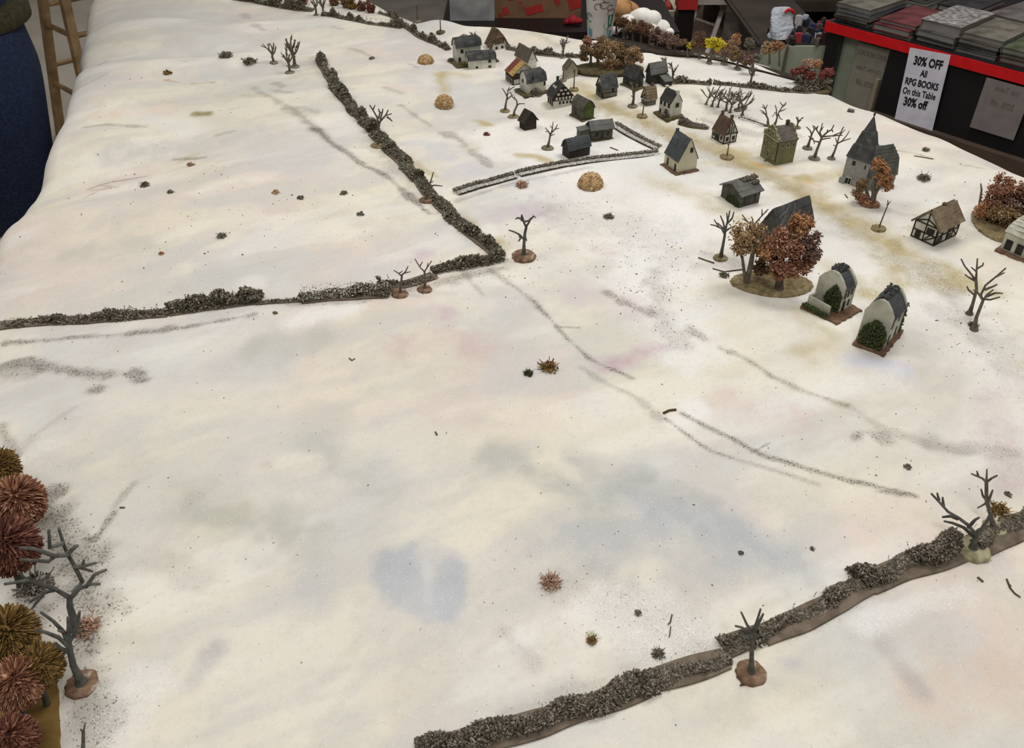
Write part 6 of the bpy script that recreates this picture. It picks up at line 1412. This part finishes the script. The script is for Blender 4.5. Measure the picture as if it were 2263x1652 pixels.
# dark wooden edge on the right floor area: display tray with goods, red box
def far_box(u, v, Y): return PY(u, v, Y)
Y = 3.35
a = far_box(1398, 26, Y); b_ = far_box(1498, 26, Y); zt = a[2]
t = empty('display_tray', ((a[0] + b_[0]) / 2, Y, zt), 'white-framed open tray full of small colourful packets', 'tray')
w = b_[0] - a[0]; M['framew'] = plain('tray_frame', (176, 166, 148), .7)
mb = MB(); mb.box((0, 0, -.006), (w, .02, .02)); mb.box((0, .32, -.006), (w, .02, .02)); mb.build('frame_rail', M['framew'], t)
for sx in (-1, 1): boxobj('side_rail', (sx * w / 2 - .012, -.01, -.016), (sx * w / 2 + .012, .33, .006), M['framew'], t)
boxobj('tray_floor', (-w / 2, 0, -.02), (w / 2, .32, -.014), M['darkwood'], t)
tb_ = boxobj('stand', (-w / 2 + .01, .24, -zt), (w / 2 - .06, .30, -.02), M['blacktop'], t)
rr = np.random.default_rng(2); cols = [plain('packet_' + n_, c_) for n_, c_ in [('rust', (150, 70, 50)), ('brown', (96, 66, 50)), ('gold', (176, 130, 60)), ('blue', (60, 80, 120)), ('cream', (196, 180, 160)), ('dark', (50, 40, 36)), ('red', (160, 40, 36))]]
for i in range(14):
    x = -w / 2 + .03 + (i % 7) * (w - .06) / 6; y = .06 + (i // 7) * .13
    o = MB(); s_ = (w / 10, .07 + .02 * rr.random(), .012 + .016 * rr.random()); o.box((0, 0, s_[2] / 2), s_)
    ob = o.build('packet', cols[rr.integers(0, 7)], None); ob.location = (t.location.x + x, Y + y, zt - .014); ob.rotation_euler = (0, 0, (rr.random() - .5) * .5)
    tag(ob, 'small coloured packet lying in the white-framed tray', 'packet', 'packets in the tray')
q = far_box(1516, 12, 3.3); o = MB(); o.box((0, 0, .06), (.07, .08, .12)); ob = o.build('small_box', cols[6], None); ob.location = (q[0], 3.3, q[2] - .005); tag(ob, 'bright red box right of the tray at the top edge', 'box')
o = MB(); o.box((0, 0, 0), (.06, .06, q[2] - .01)); ob = o.build('pedestal', M['blacktop'], None); ob.location = (q[0], 3.3, (q[2] - .01) / 2 - .004); tag(ob, 'black pedestal under the red box', 'pedestal')

# folding metal chair
M['metal'] = mat('grey_metal', (168, 158, 150), (190, 182, 174), scale=30, rough=.45, metal=.2, bump=0)
fa = PZ(1512, 92, 0.0); fb = PZ(1576, 84, 0.0)
Yc = 3.9
def P3(u, v, Y): return PY(u, v, Y)
t = empty('folding_chair', (P3(1545, 60, Yc)[0], Yc, 0), 'grey metal folding chair standing on the dark carpet', 'chair')
o0 = np.array(t.location)
def rod(a, b_, r, nm, m=M['metal']): mb = MB(); mb.tube([np.array(a) - o0, np.array(b_) - o0], r, n=8); return mb.build(nm, m, t)
pa, pb = P3(1552, -10, 3.9), P3(1512, 86, 3.7); ext = lambda a, b_: b_ + (b_ - a) / (a[2] - b_[2]) * b_[2]
pb = ext(pa, pb); rod(pa, pb, .011, 'leg'); pc, pd = P3(1608, -10, 3.95), P3(1576, 80, 3.75); pd = ext(pc, pd); rod(pc, pd, .011, 'leg')
rod(P3(1533, 40, 3.82), P3(1580, 56, 3.86), .006, 'cross_bar')
pe, pf = P3(1590, 40, 4.1), P3(1610, 86, 4.3); pf = ext(pe, pf); rod(pe, pf, .012, 'rear_leg', M['blacktop']); rod(pe + [-.28, 0, 0], pf + [-.28, .0, 0], .012, 'rear_leg', M['blacktop'])
sm = MB(); c = (pa + pc) / 2 - o0; sm.box((c[0] - .02, c[1] + .05, c[2] + .012), (.42, .40, .022)); sm.build('seat', M['metal'], t)
sm = MB(); sm.box((c[0] - .02, c[1] + .26, c[2] + .33), (.42, .02, .2)); sm.build('backrest', M['metal'], t)
for sx in (-.2, .2): mb = MB(); mb.tube([(c[0] - .02 + sx, c[1] + .2, c[2]), (c[0] - .02 + sx, c[1] + .26, c[2] + .42)], .011, n=8); mb.build('back_post', M['metal'], t)
# second table far behind (dark shelf with black post)
q = PZ(1655, 92, 0); 
t = empty('store_shelf', (P3(1740, 10, 4.6)[0], 4.6, 0), 'dark brown store shelf with a black post behind the glass case', 'shelf')
o0 = np.array(t.location); a = P3(1640, 26, 4.6); b_ = P3(1860, 8, 4.6)
M['dimwood'] = mat('dim_brown_board', (60, 52, 44), (76, 68, 58), scale=8, bump=0)
boxobj('lower_board', (a[0] - .1 - o0[0], 0, a[2]), (b_[0] + .3 - o0[0], .45, a[2] + .05), M['dimwood'], t)
boxobj('back_panel', (a[0] - .1 - o0[0], .45, 0), (b_[0] + .3 - o0[0], .47, 1.2), plain('dim_panel', (52, 46, 42)), t)
xp = P3(1662, 50, 4.58)[0] - o0[0]; boxobj('post', (xp - .03, -.04, 0), (xp + .03, .02, 1.2), M['blacktop'], t)
boxobj('post', (b_[0] + .25 - o0[0], -.04, 0), (b_[0] + .31 - o0[0], .02, 1.2), M['blacktop'], t)
boxobj('upper_board', (a[0] - .1 - o0[0], 0, 1.1), (b_[0] + .3 - o0[0], .45, 1.14), M['dimwood'], t)

# glass display case
m, nt, b = new_mat('display_glass'); b.inputs['Base Color'].default_value = (*lin((196, 208, 196)), 1); b.inputs['Roughness'].default_value = .05; b.inputs['Transmission Weight'].default_value = 0.9; b.inputs['IOR'].default_value = 1.3; b.inputs['Alpha'].default_value = .18
M['glass'] = m
GZ = .66
c0 = PZ(1672, 62, GZ); c1 = PZ(1850, 110, GZ); c2 = PZ(1690, 88, GZ)
t = empty('glass_case', ((c0[0] + c1[0]) / 2, 2.85, 0), 'low glass display case with greenish panels beyond the table', 'display case')
o0 = np.array(t.location); fy = 2.62 - o0[1]
xa = PY(1690, 90, 2.62)[0] - o0[0]; xb = PY(1838, 130, 2.62)[0] - o0[0]; zt = PY(1750, 104, 2.62)[2]
M['caseback'] = mat('case_backing', (146, 152, 134), (170, 176, 158), (132, 138, 120), scale=9, bump=0)
M['caseside'] = mat('case_base', (92, 84, 70), (106, 98, 84), scale=12, bump=0)
boxobj('case_base', (xa, fy, 0), (xb, fy + .55, zt - .20), M['caseside'], t)
boxobj('back_panel', (xa, fy + .02, zt - .24), (xb, fy + .03, zt - .004), M['caseback'], t)
boxobj('glass_front', (xa, fy, zt - .20), (xb, fy + .005, zt), M['glass'], t)
boxobj('glass_side', (xa, fy, zt - .20), (xa + .005, fy + .55, zt), M['glass'], t)
boxobj('top_board', (xa - .01, fy + .03, zt - .01), (xb + .01, fy + .57, zt), mat('dark_case_top', (44, 38, 34), (58, 50, 44), scale=8, bump=0), t)
xm = xa + (xb - xa) * .36; boxobj('divider', (xm - .003, fy + .006, zt - .2), (xm + .003, fy + .1, zt), M['caseside'], t)
# things on the case
cz = zt
def on_case(u, v): 
    return PZ(u, v, cz)
def lump(name, label, cat, u, v, sx, sy, sz, m, seed=0, grp=None):
    q = on_case(u, v); V, F = blob_arrays(np.array([[0, 0, sz * .45]]), 1.0, seed, .22, 1.0); V = (V - [0, 0, sz * .45]) * [sx, sy, sz * .52] + [0, 0, sz * .5]
    o = tri_mesh(name, V, F, m, None, smooth=True); o.location = q; md = o.modifiers.new('s', 'SUBSURF'); md.levels = 2; md.render_levels = 2
    dt = bpy.data.textures.new('n', 'CLOUDS') if False else None
    tag(o, label, cat, grp)
    return o
q = on_case(1722, 84); k = pxm(q)
t = empty('plastic_bag', q, 'crumpled pale blue-white plastic bag on the glass case', 'bag')
r_ = np.random.default_rng(1); V = []; nn_, mm_ = 16, 12
for j in range(mm_ + 1):
    f = j / mm_
    for i in range(nn_):
        a = 2 * math.pi * i / nn_; rr = (1 + .16 * math.sin(3 * a + f * 5) + .12 * (r_.random() - .5)) * (1.0 if f < .9 else 1 - (f - .9) * 2.5) * (.95 + .06 * math.sin(f * 6))
        V.append((math.cos(a) * 25 * k * rr, math.sin(a) * 12 * k * rr + f * .02, f * 60 * k))
F = [(j * nn_ + i, j * nn_ + (i + 1) % nn_, (j + 1) * nn_ + (i + 1) % nn_, (j + 1) * nn_ + i) for j in range(mm_) for i in range(nn_)] + [tuple(mm_ * nn_ + i for i in range(nn_)), tuple(range(nn_ - 1, -1, -1))]
mb = MB(); mb.add(V, F); mb.build('bag_body', mat('bag_plastic', (176, 184, 196), (206, 212, 222), scale=30, rough=.4, bump=.8, dist=.004), t)
mb = MB(); mb.tube([(2 * k, 0, 54 * k), (8 * k, 0, 60 * k), (16 * k, 0, 59 * k), (22 * k, .004, 52 * k)], 3 * k, n=8); mb.build('red_handle', plain('red_plastic', (190, 30, 34)), t)
for i, (u, v, w_, h_, d_, cn, lb, ct_) in enumerate([(1762, 60, 9, 26, 8, (186, 180, 184), 'tilted white card with red print above the case', 'card'), (1777, 52, 7, 20, 6, (176, 184, 200), 'small pale upright card on the case', 'card'), (1800, 66, 12, 14, 10, (44, 50, 96), 'dark blue little box on the case', 'box'), (1762, 90, 10, 18, 10, (150, 50, 60), 'red packet on the case beside the bag', 'packet'), (1780, 92, 12, 16, 10, (34, 46, 72), 'navy packet on the case', 'packet'), (1806, 82, 8, 12, 6, (176, 196, 196), 'pale shiny packet on the case', 'packet'), (1806, 92, 6, 8, 6, (40, 176, 130), 'small bright green tub on the case', 'tub'), (1824, 92, 12, 22, 10, (70, 48, 50), 'maroon packet on the case near the black post', 'packet'), (1838, 76, 10, 18, 10, (50, 44, 52), 'dark packet on the case near the red shelf edge', 'packet'), (1750, 92, 5, 7, 5, (130, 110, 104), 'little brown jar on the case', 'jar'), (1790, 72, 8, 12, 8, (40, 44, 40), 'black-green pouch on the case', 'pouch'), (1700, 74, 6, 12, 6, (44, 36, 34), 'dark pouch left of the plastic bag', 'pouch')]):
    q = on_case(u, v + 2); k = pxm(q); mb = MB(); mb.box((0, 0, h_ * k * .5), (w_ * 2 * k * .8, d_ * k, h_ * k)); mb.box((0, 0, h_ * k * 1.02), (w_ * k * .9, d_ * k * .6, h_ * k * .08))
    o = mb.build({'card': 'upright_card', 'box': 'little_box', 'packet': 'packet', 'tub': 'plastic_tub', 'jar': 'jar', 'pouch': 'pouch'}[ct_], plain('case_item_' + lb.split()[0] + str(i), cn), None); o.location = q; o.rotation_euler = (0, 0, (i * .7) % 1.4 - .7); tag(o, lb, ct_)

rc = np.random.default_rng(31)
for i in range(26):
    u, v = 1745 + rc.random() * 92, 56 + rc.random() * 44
    q = on_case(u, v); k = pxm(q); w_, d_, h_ = (8 + 8 * rc.random()) * k, (6 + 8 * rc.random()) * k, (6 + 10 * rc.random()) * k
    mb = MB(); mb.box((0, 0, h_ / 2), (w_, d_, h_)); mb.box((0, 0, h_ + .001), (w_ * .7, d_ * .7, .002)); cn = [(40, 44, 58), (58, 46, 44), (34, 34, 36), (72, 62, 54), (90, 84, 80), (48, 60, 58), (96, 48, 48)][i % 7]
    o = mb.build('packet', plain('clutter%d' % (i % 7), cn), None); o.location = q; o.rotation_euler = (0, 0, rc.random() * 1.5); tag(o, 'small dark packet among the clutter heaped on the glass case', 'packet', 'clutter on the glass case')

# ------------------------------------------------------------------ black book table with the sale sign
BZ = .70
A = PZ(1828, 46, BZ); B = PZ(2263, 160, BZ); d = (B - A)[:2]; Lr = np.linalg.norm(d); d /= Lr; bk = np.array([-d[1], d[0]]); bk = bk if bk[1] > 0 else -bk
th = math.atan2(d[1], d[0])
t = empty('book_table', (A[0], A[1], 0), 'black book-covered sales table with a bright red edge', 'table', rz=th)
LT = Lr + .55; sgn = 1 if np.dot(bk, [-math.sin(th), math.cos(th)]) > 0 else -1
RED = plain('red_edge', (196, 18, 24), .5); BLK = plain('black_panel', (22, 20, 22), .6)
boxobj('table_top', (0, 0, BZ - .03), (LT, .75, BZ), BLK, t)
boxobj('red_edge', (-.002, -.004, BZ - .028), (LT, 0, BZ - .001), RED, t); boxobj('red_side_edge', (-.004, 0, BZ - .028), (0, .75, BZ - .001), RED, t)
boxobj('post', (.012, .004, 0), (.05, .05, BZ - .03), BLK, t); boxobj('post', (.012, .68, 0), (.05, .72, BZ - .03), BLK, t)
def tb_x(u, v=None):
    """distance along the table front for a pixel on the red edge"""
    v = 46 + (u - 1828) * (160 - 46) / 435.0
    q = PZ(u, v, BZ); return float(np.dot(q[:2] - A[:2], d))
xg0, xg1 = tb_x(1870) , tb_x(1972)
boxobj('front_panel', (xg1, .006, .0), (LT, .02, BZ - .03), BLK, t)
boxobj('glass_panel', (.05, .008, .10), (xg1, .012, BZ - .03), M['glass'], t)
boxobj('metal_stile', (xg1 - .018, -.001, 0), (xg1 - .006, .012, BZ - .12), plain('stile', (130, 122, 104), .4), t)
boxobj('inner_backboard', (.05, .034, 0.06), (xg1, .04, BZ - .03), M['caseback'], t)
pr_ = A[:2] + d * tb_x(2130); zr0, zr1 = height_for([pr_[0], pr_[1]], 332), height_for([pr_[0], pr_[1]], 292)
boxobj('brown_rail', (xg1, -.02, zr0), (LT, .006, zr1), mat('brown_rail', (62, 50, 42), (78, 64, 54), scale=8, bump=0), t)
boxobj('floor_board', (.0, -.02, 0), (LT, .7, .06), mat('brown_plinth', (70, 56, 48), (84, 68, 58), scale=8, bump=0), t)
# text
FD = {}
def text_mesh(body, size, m, parent, loc, rot, name='sign_line', off=.0, mirror=False, sx=1.0):
    c = bpy.data.curves.new('txt', 'FONT'); c.body = body; c.size = size; c.align_x = 'CENTER'; c.align_y = 'CENTER'; c.extrude = .0002; c.offset = off; c.resolution_u = 3
    o = bpy.data.objects.new('tmp', c); COL.objects.link(o)
    dg = bpy.context.evaluated_depsgraph_get(); me = bpy.data.meshes.new_from_object(o.evaluated_get(dg)); bpy.data.objects.remove(o)
    if mirror: me.transform(Matrix.Scale(-1, 4, (1, 0, 0))); me.flip_normals()
    me.transform(Matrix.Scale(sx, 4, (1, 0, 0)))
    me.materials.clear(); me.materials.append(m)
    q = link(name, me, parent, loc); q.rotation_euler = rot; return q
INK = plain('black_ink', (22, 20, 24), .7); GHOST = plain('faint_ink', (104, 94, 86), .8)
def sign(x0, x1, ztop, zbot, y, label, m, ink, lines, mirror=False, name='paper_sign', tilt=0.0, bold=1.0, sxx=.86):
    w = x1 - x0; h = ztop - zbot; cx = (x0 + x1) / 2; base = np.array([A[0], A[1], 0]) + np.array([math.cos(th) * cx - math.sin(th) * y, math.sin(th) * cx + math.cos(th) * y, zbot])
    r = empty(name, base, label, 'sign', rz=th); r.rotation_euler = (0, tilt, th)
    mb = MB(); mb.box((0, 0, h / 2), (w, .0012, h)); p_ = mb.build('paper', m, r)
    for body, fz, sz, off, dx in lines: text_mesh(body, sz * h, ink, r, (dx * w, -.0009, h * fz), (math.pi / 2, 0, 0), 'sign_line', off * h * bold, mirror, sxx)
    return r
xs0, xs1 = tb_x(2012) + .022, tb_x(2100) + .022
PAPER = plain('white_paper', (204, 202, 214), .8)
LN = [('30% OFF', .865, .138, .0022, .02), ('All', .735, .108, .0014, -.02), ('RPG BOOKS', .615, .110, .0016, -.02), ('On this Table', .500, .108, .0010, -.03), ('30% off', .375, .142, .0022, -.07)]
sg_h = .232
sign(xs0, xs1, BZ - .006, BZ - .006 - sg_h, -.006, 'white paper sign reading 30% OFF All RPG BOOKS, hung on the red-edged table', PAPER, INK, LN, tilt=-.07, bold=2.4, sxx=.70)
xr0, xr1 = tb_x(1896), tb_x(1970)
GREY_SHEET = plain('mirrored_sheet', (142, 134, 124), .9)  # greyer sheets carrying the sale sign's words mirrored
sign(xr0, xr1, BZ - .04, BZ - .04 - .19, .020, 'dim mirrored paper notice behind the glass panel', GREY_SHEET, GHOST, [('RPG BOOKS', .86, .10, .001, 0), ('On this Table', .64, .09, .001, 0), ('30% off', .42, .12, .002, 0)], mirror=True)
xq0 = tb_x(2192); sign(xq0, xq0 + .12, BZ - .034, BZ - .034 - .135, -.003, 'dim mirrored paper notice on the dark panel at the right edge', plain('mirrored_sheet2', (120, 112, 112), .9), GHOST, [('this Table', .86, .14, .001, .02), ('30% off', .58, .18, .002, .02)], mirror=True)
# books
rb = np.random.default_rng(12)
PG = plain('book_pages', (120, 118, 114), .9)
def book(x, y, z, w, dp, h, rot, col, label, wrap=False):
    base = np.array([A[0], A[1], 0]) + np.array([math.cos(th) * x - math.sin(th) * y, math.sin(th) * x + math.cos(th) * y, z])
    r = empty('book', base, label, 'book', rz=th + rot); r['group'] = 'role-playing books stacked on the sales table'
    c = mat('book_cover_%d' % int(x * 1000 + z * 10000), col, tuple(min(255, int(v_ * 1.35 + 10)) for v_ in col), scale=24, rough=.3, bump=0)
    mb = MB(); mb.box((0, 0, h - .0012), (w, dp, .0024)); mb.box((0, 0, .0012), (w, dp, .0024)); mb.box((-w / 2 + .0012, 0, h / 2), (.0024, dp, h)); mb.build('cover', c, r)
    mb = MB(); mb.box((.001, 0, h / 2), (w - .006, dp - .004, h - .0048)); mb.build('pages', PG, r)
    if wrap:
        mb = MB(); mb.box((0, 0, h + .0008), (w * 1.01, dp * 1.01, .0012)); mb.build('shrink_wrap', mat('shiny_wrap', (96, 94, 92), (176, 174, 172), (220, 220, 220), scale=70, rough=.15, bump=1.0), r)
cover_cols = [(74, 74, 76), (50, 50, 52), (92, 90, 88), (82, 42, 44), (62, 58, 56), (86, 83, 75), (56, 58, 66), (84, 80, 78), (42, 41, 43), (70, 76, 60)]
stack = [(1872, .12, [(0, 4), (0, 3), (5, 3), (6, 4), (5, 4)], 'first stack from the left end of the table'), (1962, .11, [(7, 3), (3, 6), (3, 4)], 'second stack, with the dark red books'), (2052, .12, [(8, 6), (0, 6), (2, 9)], 'stack directly above the sale sign'), (2142, .13, [(1, 4), (2, 4), (4, 4), (5, 5)], 'stack just right of the sale sign'), (2236, .13, [(3, 5), (7, 4), (9, 5)], 'stack of books at the right edge'), (1880, .40, [(5, 7), (6, 6), (4, 6), (9, 5)], 'rear stack at the left end of the table'), (1985, .40, [(3, 6), (8, 6)], 'rear stack behind the red books'), (2095, .40, [(3, 6), (7, 7)], 'rear stack behind the shrink-wrapped book'), (2215, .40, [(0, 6), (4, 6)], 'rear stack at the right edge')]
ordn = ['bottom', 'second', 'third', 'fourth', 'fifth', 'sixth']
for u, y, bs, lb in stack:
    x = tb_x(u); z = BZ
    for i, (ci, hh_) in enumerate(bs):
        h = hh_ * .0028; col = cover_cols[ci]; nm = 'top' if i == len(bs) - 1 else ordn[i]
        book(x + (rb.random() - .5) * .006, y + (rb.random() - .5) * .02, z, .112, .20, h, (rb.random() - .5) * .10, col, nm + ' book of the ' + lb, wrap=(u == 2052 and i == 2)); z += h + .0005
# silver box behind the books and a few upright bits
q = np.array([A[0], A[1], 0]) + np.array([math.cos(th) * (tb_x(2200)) - math.sin(th) * 1.05, math.sin(th) * tb_x(2200) + math.cos(th) * 1.05, 0])
t = empty('grey_cabinet', q, 'tall grey metallic cabinet behind the book table', 'cabinet', rz=th)
cm = mat('brushed_grey', (104, 106, 108), (128, 130, 132), scale=80, rough=.4, metal=.3, bump=.1)
boxobj('cabinet_body', (-.10, 0, 0), (.75, .4, 1.15), cm, t); boxobj('door_panel', (-.06, -.012, .1), (.7, 0, 1.1), cm, t); boxobj('handle', (.0, -.03, .8), (.015, -.012, .95), BLK, t)
t = empty('black_cabinet', q + np.array([-math.cos(th) * .75, -math.sin(th) * .75, 0]), 'low black cabinet behind the middle of the book table', 'cabinet', rz=th)
boxobj('cabinet_body', (0, .05, 0), (.62, .45, .95), BLK, t); boxobj('shelf_lip', (0, .035, .5), (.62, .05, .53), BLK, t)

# ------------------------------------------------------------------ wooden stool at the left
t = empty('bar_stool', (-1.665, 3.485, 0), 'pale wooden ladder-legged bar stool beyond the left table edge', 'stool')
SW = mat('stool_wood', (128, 102, 72), (158, 130, 94), (182, 154, 116), scale=20, rough=.5, bump=.1)
A1, B1 = np.array([-1.83, 3.47]), np.array([-1.66, 3.31]); e1 = B1 - A1; e2 = np.array([-e1[1], e1[0]]); C1 = A1 + e2; D1 = B1 + e2; cc = (A1 + D1) / 2
t.location = (cc[0], cc[1], 0)
def legp(c_, z): 
    f = 1 + (.45 - z) * 1.2; return np.array([*((c_ - cc) * f), z])
for c_ in (A1, B1, C1, D1):
    mb = MB(); a, b_ = legp(c_, 0), legp(c_, .74); dr = (b_ - a); 
    R = .0155; ang_ = math.atan2(e1[1], e1[0]); ux = np.array([math.cos(ang_), math.sin(ang_), 0]) * R; uy = np.array([-math.sin(ang_), math.cos(ang_), 0]) * R
    mb.prism([a - ux - uy, a + ux - uy, a + ux + uy, a - ux + uy], dr); mb.build('leg', SW, t)
for p_, q_, zs in ((A1, B1, (.45, .22)), (B1, D1, (.45, .22)), (A1, C1, (.52, .29)), (C1, D1, (.52, .29))):
    for z_ in zs: mb = MB(); mb.tube([legp(p_, z_), legp(q_, z_)], .010, n=10); mb.build('rung', SW, t)
mb = MB(); mb.lathe([(.15, .74), (.17, .75), (.17, .765), (.15, .775), (.001, .772)], n=32); mb.build('seat', SW, t, smooth=True)

# ------------------------------------------------------------------ person at the left
t = empty('person', (-1.290, 2.07, 0), 'person in blue jeans and an olive green top at the left of the table', 'person', rz=math.radians(-60))
def skin_mesh(name, verts, edges, radii, m, parent, sub=2):
    me = bpy.data.meshes.new(name); me.from_pydata(verts, edges, []); me.materials.append(m)
    o = link(name, me, parent); md = o.modifiers.new('skin', 'SKIN'); md.use_smooth_shade = True
    if not me.skin_vertices: 
        me.attributes  # layer appears with the modifier
    for i, r in enumerate(radii): me.skin_vertices[0].data[i].radius = r if isinstance(r, tuple) else (r, r)
    me.skin_vertices[0].data[0].use_root = True
    sb = o.modifiers.new('sub', 'SUBSURF'); sb.levels = sub; sb.render_levels = sub
    dg = bpy.context.evaluated_depsgraph_get(); dg.update(); m2 = bpy.data.meshes.new_from_object(o.evaluated_get(dg))
    bpy.data.objects.remove(o); m2.materials.clear(); m2.materials.append(m)
    m2.polygons.foreach_set('use_smooth', [True] * len(m2.polygons))
    return link(name, m2, parent)
SK = mat('skin', (176, 128, 104), (190, 142, 118), scale=30, bump=0, rough=.6)
JE = mat('blue_denim', (24, 32, 54), (36, 47, 74), (46, 58, 86), scale=160, bump=.3, rough=.95)
OL = mat('olive_knit', (44, 42, 24), (62, 60, 36), (70, 68, 44), scale=90, bump=.4, rough=.95)
SH = mat('black_shoe', (24, 22, 22), (40, 38, 36), scale=30, bump=0)
try:
    # body (one continuous surface): pelvis, spine, neck, head, arms folded in front, legs
    V = [(0, 0, .98), (0, 0, 1.15), (0, .0, 1.32), (0, 0, 1.44), (0, 0, 1.53), (0, -.01, 1.60), (0, -.015, 1.68), (0, -.01, 1.75)]
    E = [(i, i + 1) for i in range(7)]; Rr = [(.15, .11), (.13, .10), (.15, .11), (.12, .09), .052, .075, .085, .055]
    for s_ in (-1, 1):
        b0 = len(V); V += [(s_ * .19, 0, 1.42), (s_ * .24, .0, 1.18), (s_ * .18, -.20, 1.12), (s_ * .04, -.26, 1.14)]; E += [(3, b0), (b0, b0 + 1), (b0 + 1, b0 + 2), (b0 + 2, b0 + 3)]; Rr += [.062, .045, .036, .030]
        f0 = len(V)
        for k_ in range(5):
            V += [(s_ * (.03 - k_ * 0), -.28, 1.16 - k_ * .016), (s_ * -.01, -.295 + abs(k_ - 2) * .003, 1.165 - k_ * .017), (s_ * -.04, -.29, 1.163 - k_ * .017)]
            b1 = f0 + k_ * 3; E += [(b0 + 3, b1), (b1, b1 + 1), (b1 + 1, b1 + 2)]; Rr += [.010, .009, .008]
        b2 = len(V); V += [(s_ * .10, 0, .90), (s_ * .11, -.01, .50), (s_ * .11, .02, .10), (s_ * .11, -.12, .04)]; E += [(0, b2), (b2, b2 + 1), (b2 + 1, b2 + 2), (b2 + 2, b2 + 3)]; Rr += [.095, .062, .042, .035]
    body = skin_mesh('body', V, E, Rr, SK, t)
    # jeans
    V = [(0, 0, .86)]; E = []; Rr = [(.21, .165)]
    V += [(0, 0, .98)]; E += [(0, 1)]; Rr += [(.18, .135)]
    for s_ in (-1, 1):
        b2 = len(V); V += [(s_ * .11, 0, .74), (s_ * .125, -.01, .48), (s_ * .125, .015, .10)]; E += [(0, b2), (b2, b2 + 1), (b2 + 1, b2 + 2)]; Rr += [(.14, .15), .10, .08]
    skin_mesh('jeans', V, E, Rr, JE, t)
    V = [(0, 0, .915), (0, 0, .98), (0, 0, 1.16), (0, 0, 1.32), (0, 0, 1.46)]; E = [(i, i + 1) for i in range(4)]; Rr = [(.19, .148), (.192, .15), (.185, .142), (.20, .14), (.12, .10)]
    for s_ in (-1, 1):
        b0 = len(V); V += [(s_ * .20, 0, 1.42), (s_ * .26, 0, 1.18), (s_ * .19, -.20, 1.12), (s_ * .08, -.245, 1.135)]; E += [(3, b0), (b0, b0 + 1), (b0 + 1, b0 + 2), (b0 + 2, b0 + 3)]; Rr += [.085, .066, .055, .045]
    skin_mesh('olive_top', V, E, Rr, OL, t)
    mb = MB(); mb.lathe([(.188, .855), (.198, .86), (.199, .895), (.188, .90)], n=36, sy=.78); mb.build('top_hem', OL, t, smooth=True)
    for s_ in (-1, 1):
        mb = MB(); mb.lathe([(.045, 0), (.052, .01), (.05, .05), (.035, .09), (.03, .10)], (s_ * .115, -.045, 0), n=20, sy=2.4); mb.build('shoe', SH, t, smooth=True)
    r_ = np.random.default_rng(5); hd = r_.normal(size=(500, 3)); hd /= np.linalg.norm(hd, axis=1)[:, None]; hd = hd[(hd[:, 2] > -.1) & ((hd[:, 1] > -.55) | (hd[:, 2] > .55))]
    blobs('hair', hd * [.088, .10, .105] + [0, .0, 1.715], .02, mat('brown_hair', (50, 36, 26), (74, 54, 40), scale=60, bump=0), t, 3, spiky=.3)
    for s_ in (-1, 1):
        mb = MB(); mb.lathe([(.001, -.011), (.009, -.007), (.012, 0), (.009, .007), (.001, .011)], (s_ * .032, -.088, 1.67), n=12); mb.build('eye', plain('eye_white', (210, 206, 200)), t, smooth=True)
        mb = MB(); mb.lathe([(.008, -.03), (.016, 0), (.008, .03)], (s_ * .088, 0, 1.66), n=12); mb.build('ear', SK, t, smooth=True)
    mb = MB(); mb.tube([(0, -.09, 1.675), (0, -.112, 1.64), (0, -.092, 1.63)], [.008, .013, .010], n=10); mb.build('nose', SK, t, smooth=True)
    mb = MB(); mb.tube([(-.022, -.086, 1.605), (0, -.094, 1.603), (.022, -.086, 1.605)], [.003, .006, .003], n=8); mb.build('mouth', plain('lips', (150, 84, 76)), t, smooth=True)
except Exception as ex_:
    import traceback; traceback.print_exc()

# ceiling fixtures matching the lamps
for l_, sx_, sy_, pw_ in LAMPS:
    t = empty('ceiling_light', (l_[0], l_[1], 2.95), 'flat rectangular fluorescent ceiling light', 'ceiling light', 'ceiling lights over the room')
    boxobj('frame', (-sx_ / 2 - .03, -sy_ / 2 - .03, -.05), (sx_ / 2 + .03, sy_ / 2 + .03, 0), plain('fixture_white', (220, 220, 216)), t)
    m, nt, b = new_mat('diffuser'); b.inputs['Emission Color'].default_value = (1, .97, .92, 1); b.inputs['Emission Strength'].default_value = 1.5
    boxobj('diffuser', (-sx_ / 2, -sy_ / 2, -.056), (sx_ / 2, sy_ / 2, -.05), m, t)
